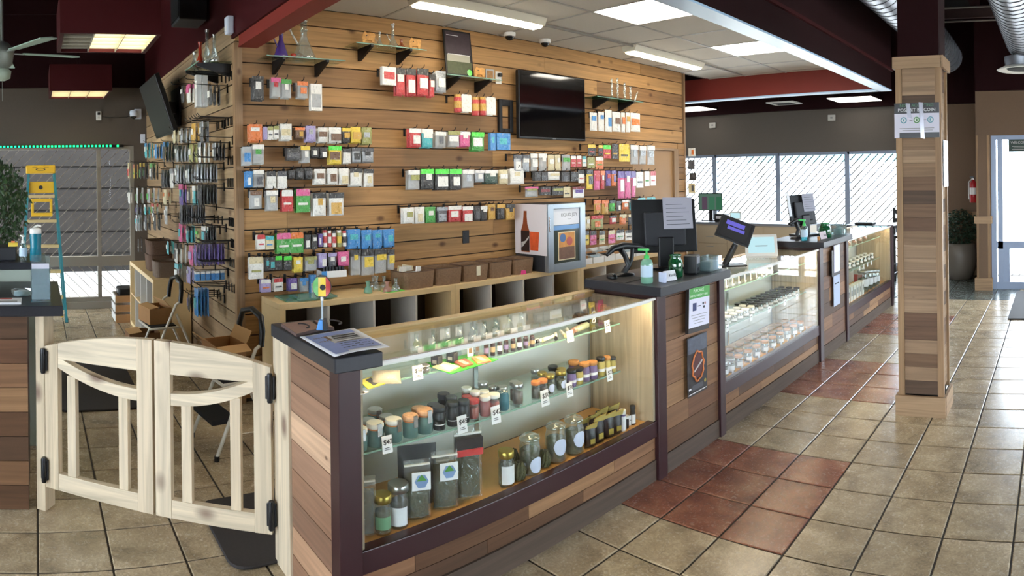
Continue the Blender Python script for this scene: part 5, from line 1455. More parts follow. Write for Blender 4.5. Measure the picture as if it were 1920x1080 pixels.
m1 = monitor(-2.39, 3.47, ZT, .80, .43, .35, 'black register monitor with a grey note taped to its back')
def pump(x, y, z, label, body, head, h=.2, r=.034, liq=None):
    t = thing('pump_bottle', label, 'bottle', (x, y, z), .3, 'pump bottles on the counters')
    MB().lathe([(r * .9, 0), (r, .006), (r, h * .55), (r * .8, h * .64), (r * .4, h * .68)], 14).build('bottle', body, t)
    if liq: MB().lathe([(r * .86, .003), (r * .93, .008), (r * .93, h * .38)], 12).build('liquid', liq, t)
    MB().lathe([(r * 1.01, h * .18), (r * 1.01, h * .5)], 14, caps=False).build('label', mat('sanitizer_label', '#b9cfe0', .5), t)
    MB().lathe([(r * .45, h * .66), (r * .45, h * .76), (r * .18, h * .78), (r * .18, h * .92)], 12).build('collar', head, t)
    MB().box(-.05, .014, -.009, .009, h * .9, h * .96).build('spout', head, t, bev=.003)
    return t
GB_ = glassm('green_bottle_film', (.66, .86, .76), .1, .05, .45)
p = at(1189, 534, Z=ZT); pump(-2.14, 2.92, ZT, 'pump bottle with a green head beside the computer mouse', GB_, mat('leaf_green_plastic', '#3fbf5a', .4), .2)
t = thing('mouse', 'black computer mouse on its mat', 'mouse', (-2.40, 2.93, ZT + .003), 1.0)
MB().lathe([(.001, .03), (.016, .028), (.027, .018), (.03, .006), (.028, 0)], 14, sx=1.0, sy=1.65).build('shell', M_BLACK, t); MB().box(-.003, .003, -.03, -.012, .026, .031).build('wheel', mat('grey_print'), t)
tag(box('mouse_mat', mat('mat_cloth', '#3a3533', .9), -2.52, -2.24, 2.845, 3.06, ZT, ZT + .003), 'dark mouse mat at the edge of the first register', 'mat')
t = thing('card_holder', 'clear holder with a name card on the first register', 'card holder', (-2.06, 3.04, ZT), R90 - .25)
MB().box(-.045, .045, -.004, -.002, .002, .06, M=Matrix.Rotation(-.35, 4, 'X')).build('name_card', M_PAPER, t); MB().box(-.06, .055, 0, .002, 0, .07, M=Matrix.Rotation(-.35, 4, 'X')).build('acrylic_back', M_CASEGL, t)
MB().box(-.065, -.05, -.02, .03, 0, .055).build('side_flap', mat('pale_label'), t)
text('Kindly', M_INK, (0, -.0165, .036), '-Y', .022, t, extra=Matrix.Rotation(-.35, 4, 'X'))
# scanner cradle: two curved black arms
t = thing('scanner_stand', 'curved black scanner stand between the mouse and the monitor', 'scanner stand', (-2.42, 3.06, ZT))
MB().lathe([(.07, 0), (.068, .012), (.02, .02)], 16).build('base', M_BLACK, t)
MB().tube([(0, 0, .01), (.02, .03, .06), (.005, .015, .12), (0, -.02, .16)], [.02, .018, .016, .018], 10).build('arm', M_BLACK, t)
MB().tube([(-.02, -.13, .135), (-.01, -.08, .168), (0, 0, .18), (.03, .12, .165), (.04, .2, .135)], [.012, .02, .022, .018, .012], 10).build('cradle', M_BLACK, t)
MB().tube([(.02, .07, .165), (.03, .05, .10), (.02, .02, .04)], .012, 8).build('brace', M_BLACK, t)
t = thing('tip_jar', 'green glass tip jar in front of the monitor', 'jar', (-2.12, 3.18, ZT))
GG = glassm('bottle_green_glass', (.14, .5, .3), .14, .05, .35)
MB().lathe([(.036, 0), (.042, .006), (.043, .09), (.032, .112), (.034, .125)], 16, caps=False).build('vessel', GG, t); MB().lathe([(.03, .002), (.038, .006), (.036, .06), (.02, .07)], 12).build('coins_and_notes', mat('folded_notes', '#48684c', .7, noise=.5, nscale=60), t)
MB().lathe([(.035, .124), (.037, .128), (.035, .132)], 16, caps=False).build('rim', GG, t)
t = thing('sign_block', 'small white card stand behind the green tip jar', 'card holder', (-2.27, 3.1, ZT), .6); MB().box(-.03, .03, -.003, .003, .0, .05).build('card', M_PAPER, t); MB().prism([(-.03, 0), (.03, 0), (.03, .006), (-.03, .006)], -.02, .02).build('foot', M_BLACK, t)
t = thing('card_terminal', 'black card terminal beside the monitor foot', 'card terminal', (-2.12, 3.36, ZT), R90 + .3)
MB().box(-.05, .05, -.04, .04, 0, .11).build('body', M_BLACK, t, bev=.006); MB().box(-.035, .035, -.042, -.04, .06, .1).build('display', mat('grey_note'), t); MB().box(-.012, .012, -.0425, -.04, .015, .035).build('button', M_INK, t)
t = thing('acrylic_box', 'clear acrylic box of small packets at the end of the worktop', 'box', (-2.08, 3.50, ZT), R90)
for n_, a in (('wall', (-.07, .07, -.05, -.048, 0, .09)), ('wall', (-.07, .07, .048, .05, 0, .09)), ('wall', (-.07, -.068, -.048, .048, 0, .09)), ('wall', (.068, .07, -.048, .048, 0, .09)), ('base', (-.068, .068, -.048, .048, 0, .003))): MB().box(*a).build(n_, M_PGLASS, t)
MB().box(-.06, .055, -.04, .03, .004, .06).build('packets', mat('pale_packets', '#9fb0b6', .5, noise=.4, nscale=50), t)

# posters on the first register pedestal
t = thing('counter_notice', 'white notice with green heading hung on the counter pedestal', 'notice', (XF + .004, 3.24, .735), R90)
T = Matrix.Rotation(.05, 4, 'Y') @ Matrix.Rotation(-.0, 4, 'X')
MB().box(-.115, .115, -.034, -.012, 0, .262, M=T).build('acrylic_sleeve', mat('dark_sleeve', '#241f1e', .4), t)
MB().box(-.113, .113, -.036, -.034, .03, .258, M=T).build('sheet', mat('lilac_white_paper', '#d6d4e2', .6), t)
hd_ = MB().box(-.113, .113, -.0368, -.036, .195, .258, M=T).build('heading', mat('heading_green', '#4d9a48', .6), t)
text('PURCHASE', mat('pale_ink', '#cfe6c8', .7), (0, -.0372, .24), '-Y', .024, hd_, extra=Matrix.Rotation(-.05, 4, 'Z')); text('DIGITAL CURRENCY HERE', mat('pale_ink'), (0, -.0372, .212), '-Y', .017, hd_, extra=Matrix.Rotation(-.05, 4, 'Z'))
MB().box(-.075, -.035, -.0368, -.036, .125, .17, M=T).build('emblem', mat('navy_print', '#2b3664', .6), t)
MB().box(-.02, .012, -.0368, -.036, .146, .151, M=T).build('arrow', M_INK, t)
for x_, z_, m_ in ((.04, .158, M_INK), (.062, .158, mat('dusty_red', '#a86a62', .6)), (.05, .138, M_INK)): MB().lathe([(.008, 0), (.008, .001)], 10, M=T @ Matrix.Translation((x_, -.0365, z_)) @ Matrix.Rotation(R90, 4, 'X')).build('coin_print', m_, t)
for k in range(4): MB().box(-.09 + .012 * k, .09 - .015 * k, -.0366, -.036, .098 - .016 * k, .1015 - .016 * k, M=T).build('text_line', mat('grey_print'), t)
t = thing('fire_ring_poster', 'dark poster with a burning ring on the counter pedestal', 'poster', (XF + .003, 3.255, .36), R90)
MB().box(-.11, .11, -.0125, -.011, 0, .345).build('sheet', mat('black_poster', '#17151a', .35), t)
MB().box(-.10, .108, -.0132, -.0125, .25, .34).build('stormy_print', mat('storm_print', '#4a4f5c', .4, noise=.7, nscale=35), t)
MB().lathe([(.055, 0), (.055, .001)], 24, M=Matrix.Translation((.005, -.0135, .165)) @ Matrix.Rotation(R90, 4, 'X'), sy=1.3).build('ring_glow', mat('deep_ember', '#4a1512', .5, noise=.4, nscale=20), t)
MB().tube([(.005 + (.062 + .006 * math.sin(9 * a)) * math.cos(a), -.014, .165 + (.085 + .006 * math.cos(7 * a)) * math.sin(a)) for a in [2 * PI * i / 40 for i in range(40)]], .006, 5, closed=True).build('ring_of_fire', mat('flame_print', '#d0743a', .5, noise=.4, nscale=60), t)
MB().bar((-.04, -.0155, .14), (.05, -.0155, .19), .004, .011).build('roll_print', mat('pale_grey_print', '#b9b4ae', .5), t)
MB().box(-.06, .06, -.0132, -.0125, .03, .06).build('grey_band', mat('band_grey', '#46464c', .5), t); MB().lathe([(.012, 0), (.012, .001)], 8, M=Matrix.Translation((.085, -.0128, .058)) @ Matrix.Rotation(R90, 4, 'X')).build('gold_emblem', M_GOLD, t)
MB().box(-.1, .1, -.0132, -.0125, .012, .016).build('text_line', M_PAPER, t)
for x_ in (-.092, -.078): MB().lathe([(.006, 0), (.006, .001)], 8, M=Matrix.Translation((x_, -.0128, .045)) @ Matrix.Rotation(R90, 4, 'X')).build('small_emblem', M_PAPER, t)

# tablets standing on the second case
ZC2 = .9885
t = thing('tilted_tablet', 'black tilted tablet on a slanted stand over the second case', 'tablet', (-2.26, 4.12, ZC2 + .001), .75)
MB().prism([(-.10, -.07), (.10, -.07), (.10, .07), (-.10, .07)], 0, .012, axis='Z').build('foot', M_BLACK, t, bev=.004)
MB().tube([(-.05, 0, .01), (0, .0, .10), (.03, -.01, .16)], [.026, .024, .022], 10).build('stand', M_BLACK, t)
T = Matrix.Translation((.02, -.02, .25)) @ Matrix.Rotation(-.55, 4, 'X') @ Matrix.Rotation(.45, 4, 'Y')
MB().box(-.13, .13, -.014, .0, -.09, .10, M=T).build('case', mat('graphite', '#2b2a2c', .5), t, bev=.012)
MB().box(-.105, .105, -.0155, -.014, -.07, .08, M=T).build('screen', mat('screen_grey', '#3b3a3a', .25), t)
MB().box(-.08, .06, -.0165, -.0155, .03, .065, M=T).build('screen_band', lampm('violet_screen', '#6f6ad0', .9), t); MB().box(-.06, .07, -.0165, -.0155, -.005, .02, M=T).build('screen_band', lampm('violet_screen'  , '#6f6ad0', .9), t)
def white_tablet(y, x, label, rz, s=1.0):
    t = thing('white_tablet', label, 'tablet', (x, y, ZC2), rz)
    T = Matrix.Translation((0, 0, .012)) @ Matrix.Rotation(-.5, 4, 'X')
    MB().box(-.13*s, .13*s, 0, .014, 0, .19*s, M=T).build('frame', M_WHITE, t, bev=.008)
    MB().box(-.105*s, .105*s, -.0015, 0, .03*s, .165*s, M=T).build('screen', lampm('pale_screen', '#bfe6ee', .9), t)
    MB().box(-.05*s, .05*s, -.0022, -.0015, .085*s, .092*s, M=T).build('screen_text', mat('grey_print'), t)
    MB().prism([(-.12*s, -.02), (.12*s, -.02), (.12*s, .12), (-.12*s, .12)], 0, .01, axis='Z').build('foot', M_WHITE, t, bev=.003)
    MB().box(-.02, .02, .09, .10, .01, .12).build('rear_strut', M_WHITE, t)
    return t
white_tablet(4.62, -2.26, 'white framed tablet beside the black tilted one', .55, 1.0)
t = thing('orange_cap_box', 'small wooden box with an orange top behind the white tablet', 'box', (-2.42, 5.16, ZC2 + .0), .3); MB().box(-.03, .03, -.04, .04, 0, .07).build('body', M_CARD, t); MB().box(-.032, .032, -.042, .042, .07, .085).build('orange_top', pm('O'), t)
# far register
m2 = monitor(-2.40, 5.86, ZT, 1.2, .36, .3, 'black monitor hung with paper sheets at the far register', True, True)
pump(-2.2, 5.36, ZT, 'pump bottle of blue liquid at the far register', M_PGLASS, mat('leaf_green_plastic'), .2, .033, mat('aqua_liquid', '#46c4d8', .2, trans=.5))
t = thing('tip_jar', 'green glass tip jar at the far register', 'jar', (-2.12, 5.68, ZT)); MB().lathe([(.05, 0), (.06, .008), (.058, .09), (.04, .12), (.045, .135)], 16, caps=False).build('vessel', GG, t); MB().lathe([(.045, .003), (.053, .008), (.05, .07), (.02, .08)], 12).build('coins_and_notes', mat('folded_notes'), t)
t = thing('card_holder', 'pinkish name card stand at the far register', 'card holder', (-2.08, 5.54, ZT), R90 - .2); MB().box(-.055, .055, -.004, -.002, .002, .07, M=Matrix.Rotation(-.3, 4, 'X')).build('name_card', mat('blush_paper', '#c9b7b8', .6), t); text('Ready', M_INK, (0, -.017, .04), '-Y', .026, t, extra=Matrix.Rotation(-.3, 4, 'X'))
t = thing('scanner_stand', 'black scanner stand beside the blue pump bottle', 'scanner stand', (-2.36, 5.56, ZT)); MB().lathe([(.06, 0), (.058, .012), (.02, .02)], 16).build('base', M_BLACK, t); MB().tube([(0, 0, .01), (.01, .02, .08), (0, -.02, .15)], [.02, .017, .018], 10).build('arm', M_BLACK, t); MB().tube([(-.02, -.12, .14), (0, 0, .17), (.03, .14, .15)], [.012, .02, .014], 10).build('cradle', M_BLACK, t)
t = thing('acrylic_box', 'clear acrylic box at the end of the far register', 'box', (-2.10, 6.0, ZT), R90)
for a in ((-.08, .08, -.06, -.058, 0, .1), (-.08, .08, .058, .06, 0, .1), (-.08, -.078, -.058, .058, 0, .1), (.078, .08, -.058, .058, 0, .1)): MB().box(*a).build('wall', M_PGLASS, t)
MB().box(-.06, .05, -.04, .03, .002, .06).build('packets', mat('pale_packets'), t)
MB_ = MB().lathe([(.012, 0), (.013, .03), (.008, .034)], 10).build('cork_vial', M_CORK, None, (-2.09, 5.43, ZT)); tag(MB_, 'tiny cork vial beside the blue pump bottle', 'vial')
t = thing('clipboard_sign', 'dark clipboard with a white sheet on the far pedestal', 'notice', (XF + .003, 5.68, .705), R90); MB().box(-.11, .11, -.02, -.011, 0, .24).build('board', mat('black_poster'), t); MB().box(-.06, .1, -.026, -.02, .03, .28).build('sheet', mat('lilac_white_paper'), t)
t = thing('pale_notice', 'pale blue notice low on the far pedestal', 'notice', (XF + .003, 5.72, .42), R90); MB().box(-.09, .09, -.0125, -.011, 0, .28).build('sheet', mat('pale_blue_paper', '#aab4c8', .6), t); MB().box(-.06, .06, -.0132, -.0125, .2, .21).build('text_line', M_INK, t)

# sign on the column
t = thing('column_sign', 'bitcoin payment sign taped to the wooden column', 'sign', (-.925, 4.299, 1.885), 0)
MB().box(-.165, .145, -.006, 0, 0, .235).build('sheet', mat('lilac_white_paper'), t)
hd_ = MB().box(-.165, .145, -.0068, -.006, .165, .235).build('heading', mat('black_poster'), t); MB().box(-.13, .145, -.0068, -.006, 0, .035).build('lower_strip', mat('black_poster'), t)
text('NOW ACCEPTING', mat('dim_green_ink', '#4b7a56', .7), (-.01, -.0072, .218), '-Y', .028, hd_); text('POSABIT BITCOIN', M_PAPER, (-.01, -.0072, .187), '-Y', .032, hd_)
for i, (x_, m_) in enumerate(((-.1, mat('teal_ring', '#5f97a8', .6)), (-.01, mat('ring_green', '#4d8a4c', .6)), (.085, mat('teal_ring')))):
    MB().lathe([(.022, 0), (.022, .0008)], 20, M=Matrix.Translation((x_, -.0062, .12)) @ Matrix.Rotation(R90, 4, 'X')).build('round_icon', m_, t)
    MB().lathe([(.015, 0), (.015, .0008)], 16, M=Matrix.Translation((x_, -.0070, .12)) @ Matrix.Rotation(R90, 4, 'X')).build('icon_centre', M_PAPER, t)
    MB().box(x_ - .006, x_ + .006, -.0086, -.0076, .111, .129).build('icon_mark', m_, t)
for x_ in (-.06, .035): MB().box(x_, x_ + .022, -.0068, -.006, .118, .122).build('arrow', M_INK, t)
for k in range(2): MB().box(-.13 + .02 * k, .11 - .01 * k, -.0066, -.006, .062 - .014 * k, .066 - .014 * k).build('text_line', mat('grey_print'), t)
for x_, z0, z1 in ((-.085, .13, .235), (.005, -.01, .24)):
    MB().prism([(x_, z1), (x_ + .03, z1 - .004), (x_ + .04, z0), (x_ + .012, z0 + .01)], -.0085, -.0078).build('clear_tape', glassm('tape_film', (.9, .9, .95), .2, .15, .35), t)
t = thing('side_notice', 'glossy pale poster taped to the shaded side of the column', 'poster', (-.768, 4.45, 1.55), R90); MB().box(-.085, .085, -.004, 0, 0, .32).build('sheet', mat('glossy_pale', '#c7d3e6', .15, noise=.15, nscale=12), t); MB().box(-.06, .06, -.0048, -.004, .2, .26).build('print', mat('pale_grey_print'), t)
# ------------------------------------------------------------------ on and in the cube shelves
ZS = .7905
# cooler
t = thing('drinks_cooler', 'small glass door drinks cooler with a printed white side', 'cooler', (-4.1, 4.12, ZS))
MB().box(-.44, -.05, 0, .50, 0, .615).build('cabinet', mat('cooler_shell', '#35373c', .4, metal=.3), t, bev=.006)
M_STEEL = mat('brushed_steel', '#9aa3aa', .35, metal=.7)
for n_, a in (('door_stile', (-.05, 0, 0, .07, 0, .615)), ('door_stile', (-.05, 0, .43, .50, 0, .615)), ('door_rail', (-.05, 0, .07, .43, 0, .07)), ('door_rail', (-.05, 0, .07, .43, .57, .615))): MB().box(*a).build(n_, M_STEEL, t, bev=.003)
MB().box(-.046, -.02, .07, .43, .07, .57).build('door_glass', mat('dark_door_glass', '#3c433c', .12, spec=.7), t)
MB().box(-.02, -.016, .075, .425, .42, .565).build('header_print', M_PAPER, t)
text('LIQUID JOY', mat('grey_print'), (-.0145, .29, .51), '+X', .042, t)
MB().tube([(-.015, .27, .475), (-.015, .29, .465), (-.015, .31, .475)], .0015, 4).build('heart_print', mat('grey_print'), t)
MB().box(-.02, -.017, .07, .43, .375, .415).build('blue_reflector', mat('blue_strip', '#5f8fc0', .3), t)
MB().box(-.02, -.016, .14, .37, .095, .355).build('poster', mat('cream_border', '#d9c9a0', .6), t)
MB().box(-.016, -.015, .15, .36, .215, .345).build('poster_top', mat('ochre_print', '#c98a44', .6, noise=.4, nscale=20), t); MB().box(-.016, -.015, .15, .36, .105, .215).build('poster_foot', mat('umber_print', '#6d4c38', .6, noise=.5, nscale=30), t)
for y_, z_, m_ in ((.2, .3, mat('steel_blue_print', '#4a6a96', .6)), (.29, .265, mat('brick_print', '#b0544a', .6))):
    MB().lathe([(.04, 0), (.04, .001)], 18, M=Matrix.Translation((-.0145, y_, z_)) @ Matrix.Rotation(R90, 4, 'Y')).build('rosette', m_, t)
MB().box(.0, .012, .005, .012, .37, .5).build('handle', M_CHROME, t)
# bottle and glass print on the side that faces the gate
MB().box(-.44, -.02, -.004, 0, .15, .612).build('side_print', mat('blush_white', '#d8cfcf', .5), t)
bt = [(-.355, .17), (-.245, .17), (-.242, .36), (-.27, .43), (-.278, .5), (-.276, .55), (-.318, .55), (-.32, .5), (-.33, .43), (-.358, .36)]
MB().prism(bt, -.0055, -.004).build('bottle_print', mat('amber_print', '#8a4424', .4, noise=.2, nscale=10), t)
MB().prism([(-.356, .18), (-.245, .18), (-.245, .365), (-.356, .365)], -.0065, -.0055).build('bottle_label_print', mat('dark_brown_print', '#2c1d1b', .4), t)
MB().prism([(-.35, .21), (-.33, .22), (-.25, .3), (-.25, .32), (-.3, .27), (-.35, .26)], -.0075, -.0065).build('script_print', mat('pale_grey_print'), t)
MB().prism([(-.235, .19), (-.13, .19), (-.115, .36), (-.24, .36)], -.0055, -.004).build('glass_print', mat('orange_drink_print', '#d9582e', .4, noise=.5, nscale=18), t)
# woven baskets in a row
M_WEAVE = mat('brown_weave', '#80644a', .8, noise=.35, nscale=70, bump=.5)
M_WEAVE2 = mat('dark_weave', '#5a4232', .8, noise=.35, nscale=70, bump=.5)
def basket(x, y, z, w, d, h, label, rz=R90, m=M_WEAVE, fill=None, grp='brown baskets on the cube shelf', tagc=False):
    t = thing('woven_basket', label, 'basket', (x, y, z), rz, grp)
    def rr(s, k=5, r=.05):
        out = []
        for cx, cy, a0 in ((w/2-r, d/2-r, 0), (-w/2+r, d/2-r, R90), (-w/2+r, -d/2+r, PI), (w/2-r, -d/2+r, 3*R90)):
            for i in range(k): a = a0 + R90 * i / (k-1); out.append(((cx + r*math.cos(a)) * s, (cy + r*math.sin(a)) * s))
        return out
    a, b_ = rr(.93), rr(1.0); n = len(a); mb = MB()
    vs = [(x_, y_, 0) for x_, y_ in a] + [(x_, y_, h) for x_, y_ in b_] + [(x_ * .93, y_ * .9, h) for x_, y_ in b_] + [(x_ * .9, y_ * .88, .01) for x_, y_ in a]
    fs = [(i, (i+1) % n, (i+1) % n + n, i + n) for i in range(n)] + [(i+n, (i+1) % n + n, (i+1) % n + 2*n, i + 2*n) for i in range(n)] + [(i+2*n, (i+1) % n + 2*n, (i+1) % n + 3*n, i + 3*n) for i in range(n)] + [tuple(range(n)), tuple(range(3*n, 4*n))]
    mb.add(vs, fs).build('woven_wall', m, t)
    MB().tube([(x_ * .97, y_ * .96, h) for x_, y_ in b_], .006, 5, closed=True).build('rim', M_WEAVE2, t)
    if fill: MB().box(-w*.4, w*.4, -d*.36, d*.36, .02, h * .8).build('contents', fill, t)
    if tagc:
        MB().box(-.02, .02, -d*.5 - .004, -d*.5 - .001, h*.35, h*.95).build('tag_card', mat('cream_card', '#d8d0b4', .7), t)
    return t
bn = ['first brown basket of the row, with a rounded corner and pale packets', 'second brown basket of the row', 'third brown basket of the row, with a cream tag', 'fourth brown basket of the row', 'fifth brown basket of the row, beside the cooler']
ys = [(2.66, .30), (2.965, .27), (3.25, .27), (3.53, .26), (3.80, .25)]
for i, (y_, w_) in enumerate(ys):
    y_ = y_ + .03
    basket(-4.36, y_ + w_/2, ZS, w_, .26, .13, bn[i], R90, M_WEAVE, mat('dark_contents', '#2a241f', .8) if i != 0 else mat('pale_packets'), tagc=(i == 2))
for i in range(5):
    p = (-4.36 + random.uniform(-.06, .06), 2.74 + .03 * i, ZS + .125)
    t = MB().prism([(-.05, 0), (.05, 0), (.045, .035), (-.04, .045)], -.004, .004).build('packet', pm('V') if i % 2 else pm('W'), None, p, R90 + random.uniform(-.8, .8)); tag(t, '%s pale packet sticking out of the first basket' % ORD[i], 'packet', 'packets in the first basket')
t = MB().prism([(-.025, 0), (.03, 0), (.025, .03), (-.02, .035)], -.012, .012).build('sticky_pad', mat('hot_pink', '#e2428a', .6), None, (-4.24, 3.93, ZS), R90); tag(t, 'hot pink sticky pad on the shelf edge before the cooler', 'sticky pad')
# trays past the cooler
for i in range(6):
    y_ = 4.75 + .175 * i
    t = thing('card_tray', '%s white card tray past the cooler' % ORD[i], 'tray', (-4.3, y_, ZS), R90, 'white card trays past the cooler')
    for a in ((-.08, .08, -.1, -.097, 0, .06), (-.08, .08, .13, .133, 0, .12), (-.08, .08, -.097, .13, 0, .003)): MB().box(*a).build('tray_board', M_WHITE, t)
    for s in (-1, 1): MB().prism([(-.097, .003), (.13, .003), (.13, .12), (-.097, .06)], s * .078, s * .08, axis='X').build('tray_side', M_WHITE, t)
    for k in range(3): MB().box(-.07, .07, -.05 + .05 * k, -.02 + .05 * k, .004, .075 + .01 * k).build('packets', (M_CARD, mat('pale_packets'), mat('dark_contents'))[(k + i) % 3], t)
# bins in the cells, dark
for sh_y, n0 in ((1.645, 0), (3.15, 4)):
    for i in range(4):
        y_ = sh_y + .025 + .363 * i + .19
        t = thing('dark_tray', 'dark tray in the %s cube of the display wall shelves' % ORD[n0 + i], 'tray', (-4.36, y_, .4055), R90, 'dark trays in the cube shelves')
        MB().box(-.15, .15, -.14, .14, 0, .07).build('tray_body', mat('espresso_tray', '#231b17', .6), t, bev=.004)
        MB().box(-.03, .03, -.1425, -.14, .02, .05).build('tag_card', M_PAPER, t)
# glassware on the shelf top
for i, (x, X_, h, m_) in enumerate(((690, -4.3, .09, glassm('sea_glass', (.6, .8, .72), .1, .04, .4)), (706, -4.35, .11, M_PGLASS), (720, -4.4, .1, M_PGLASS), (726, -4.26, .08, glassm('rose_glass')), (742, -4.25, .1, M_PGLASS), (700, -4.47, .1, M_PGLASS))):
    p = at(x, 530, X=X_)
    t = MB().lathe([(.03, 0), (.034, .006), (.026, h * .4), (.012, h * .55), (.013, h * .8), (.02, h)], 12, caps=False).build('glass_piece', m_, None, (X_, p.y, ZS)); tag(t, '%s small glass piece on the shelf before the baskets' % ORD[i], 'glassware', 'small glass pieces on the cube shelf')
t = box('green_card', pm('N'), -4.32, -4.22, 2.52, 2.68, ZS, ZS + .003); t.name = 'green_sheet'; tag(t, 'green sheet lying on the cube shelf before the first basket', 'sheet'); box('print', M_PAPER, -4.31, -4.24, 2.55, 2.64, ZS + .003, ZS + .0036, t)
for i, (y0, y1, x0, x1) in enumerate(((1.72, 1.95, -4.5, -4.25), (1.80, 2.1, -4.42, -4.22))):
    t = box('glass_plate', glassm('sea_plate', (.55, .78, .72), .12, .04, .3), x0, x1, y0, y1, ZS + .012 * i, ZS + .01 + .012 * i); tag(t, ('lower', 'upper')[i] + ' sea green glass plate on the corner of the cube shelf', 'plate', 'glass plates on the cube shelf')
    box('edge', M_GLEDGE, x1, x1 + .002, y0, y1, ZS + .012 * i, ZS + .01 + .012 * i, t)
p = at(640, 530, X=XW + .2)
t = thing('hanging_box', 'white and blue open carton on the lowest row of hooks', 'box', (XW + .14, at(622, 530, X=XW + .14).y, .915), R90 - .1)
for a in ((-.1, .1, -.06, -.057, 0, .05), (-.1, .1, .057, .06, 0, .05), (-.1, -.097, -.057, .057, 0, .05), (.097, .1, -.057, .057, 0, .05), (-.097, .097, -.057, .057, 0, .003)): MB().box(*a).build('carton_wall', M_WHITE, t)
MB().box(-.102, -.06, -.062, -.06, 0, .05).build('blue_corner', pm('B'), t)
for k in range(7): MB().box(-.09 + .026 * k, -.072 + .026 * k, -.05, .05, .004, .075 + .006 * (k % 2)).build('packet', M_BLACK, t)
hook(HK20, (XW, at(622, 530, X=XW + .14).y, .965), R90, 'black hook holding the white and blue carton', 'display hooks of the back wall')
# baskets on the side shelf
basket(-6.75, 1.28, .7305, .3, .26, .16, 'dark basket at the back of the side shelf', 0, M_WEAVE2, mat('dark_contents'), 'baskets on the side shelf')
basket(-6.25, 1.25, .7305, .24, .24, .15, 'grey brown basket at the near end of the side shelf', 0, mat('grey_weave', '#6b5a4c', .8, noise=.3, nscale=70, bump=.5), None, 'baskets on the side shelf')
basket(-6.72, 1.28, .899, .3, .26, .14, 'dark basket stacked on the side shelf basket', 0, M_WEAVE2, mat('dark_contents'), 'baskets on the side shelf')
for i, (x_, z_, h_, m_) in enumerate(((-7.35, .40, .2, M_BLACK), (-7.0, .40, .15, M_BLACK), (-6.6, .40, .22, M_WHITE), (-6.2, .40, .16, mat('plum_box', '#4b2c38', .6)), (-6.9, .045, .2, M_CARD))):
    t = MB().lathe([(.05, 0), (.055, .01), (.055, h_ * .8), (.035, h_ * .9), (.035, h_)], 12).build('canister', m_, None, (x_, 1.25, .375 if z_ > .1 else .043)); tag(t, '%s canister in the cubes of the side shelf' % ('black', 'short black', 'white', 'plum', 'brown')[i], 'canister', 'canisters in the side shelf')
    MB().lathe([(.037, h_), (.037, h_ + .012)], 12).build('cap', M_BLACK, t)

# ------------------------------------------------------------------ behind the gate: step stools, cartons, crate, mats
M_STOOL = mat('cream_enamel', '#d9d2c2', .4)
def stool(x, y, rz, label, h=.82):
    t = thing('step_stool', label, 'step stool', (x, y, 0), rz, 'folding step stools')
    for s in (-1, 1):
        fl_ = MB().tube([(s*.2, -.26, .02), (s*.185, -.08, .42), (s*.17, .02, .62), (s*.165, .06, h - .16)], .012, 8).build('front_leg', M_STOOL, t)
        rl_ = MB().tube([(s*.2, .26, .02), (s*.185, .1, .36), (s*.175, .02, .54)], .012, 8).build('rear_leg', M_STOOL, t)
        for y_ in (-.26, .26): MB().lathe([(.016, 0), (.017, .03)], 8, (s*.2, y_, 0)).build('rubber_foot', M_BLACK, fl_ if y_ < 0 else rl_)
    MB().tube([(-.165, .06, h - .17), (-.163, .07, h - .08), (-.13, .08, h), (0, .085, h + .03), (.13, .08, h), (.163, .07, h - .08), (.165, .06, h - .17)], .019, 10).build('grip_loop', M_BLACK, t)
    MB().box(-.17, .17, -.2, .02, .42, .45).build('upper_tread', mat('black_rubber', '#17171a', .8), t, bev=.005)
    MB().tube([(-.19, -.21, .435), (.19, -.21, .435), (.19, .03, .435), (-.19, .03, .435)], .011, 6, closed=True).build('tread_frame', M_STOOL, t)
    MB().box(-.18, .18, -.28, -.12, .2, .23).build('lower_tread', mat('black_rubber'), t, bev=.005)
    return t
def carton(x, y, z, w, d, h, rz, label, open_=True, m=M_CARD):
    t = thing('cardboard_box', label, 'cardboard box', (x, y, z), rz, 'cardboard boxes behind the gate')
    for a in ((-w/2, w/2, -d/2, -d/2+.004, 0, h), (-w/2, w/2, d/2-.004, d/2, 0, h), (-w/2, -w/2+.004, -d/2+.004, d/2-.004, 0, h), (w/2-.004, w/2, -d/2+.004, d/2-.004, 0, h), (-w/2+.004, w/2-.004, -d/2+.004, d/2-.004, 0, .004)): MB().box(*a).build('box_wall', m, t)
    for s, ang in ((-1, .9), (1, .5)):
        T = Matrix.Translation((0, s * d/2, h)) @ Matrix.Rotation(s * ang * (-1 if open_ else 1.6), 4, 'X')
        MB().box(-w/2, w/2, -.002, .002, 0, d * .42, M=T).build('flap', M_CARDIN, t)
    if open_:
        for s in (-1, 1):
            T = Matrix.Translation((s * w/2, 0, h)) @ Matrix.Rotation(s * 1.9, 4, 'Y')
            MB().box(-.002, .002, -d/2, d/2, 0, w * .35, M=T).build('flap', M_CARDIN, t)
    return t
stool(-3.93, 1.27, .13, 'cream step stool with a black grip beside the near cube shelf', .80)
carton(-3.93, 1.155, .453, .24, .2, .19, .13, 'open cardboard box standing on the nearer step stool')
stool(-5.5, 1.12, .10, 'cream step stool with a black grip under the side wall hooks', .80)
carton(-5.52, 1.01, .453, .27, .2, .13, .2, 'small cardboard box with raised flaps on the farther step stool', False)
carton(-5.84, .95, 0, .22, .28, .3, .05, 'large brown cardboard box on the floor by the side wall', False, mat('dark_cardboard', '#7d5838', .8, noise=.1, nscale=30))
t = thing('slatted_crate', 'white wooden crate on the floor beside the side shelf', 'crate', (-7.75, 1.05, 0))
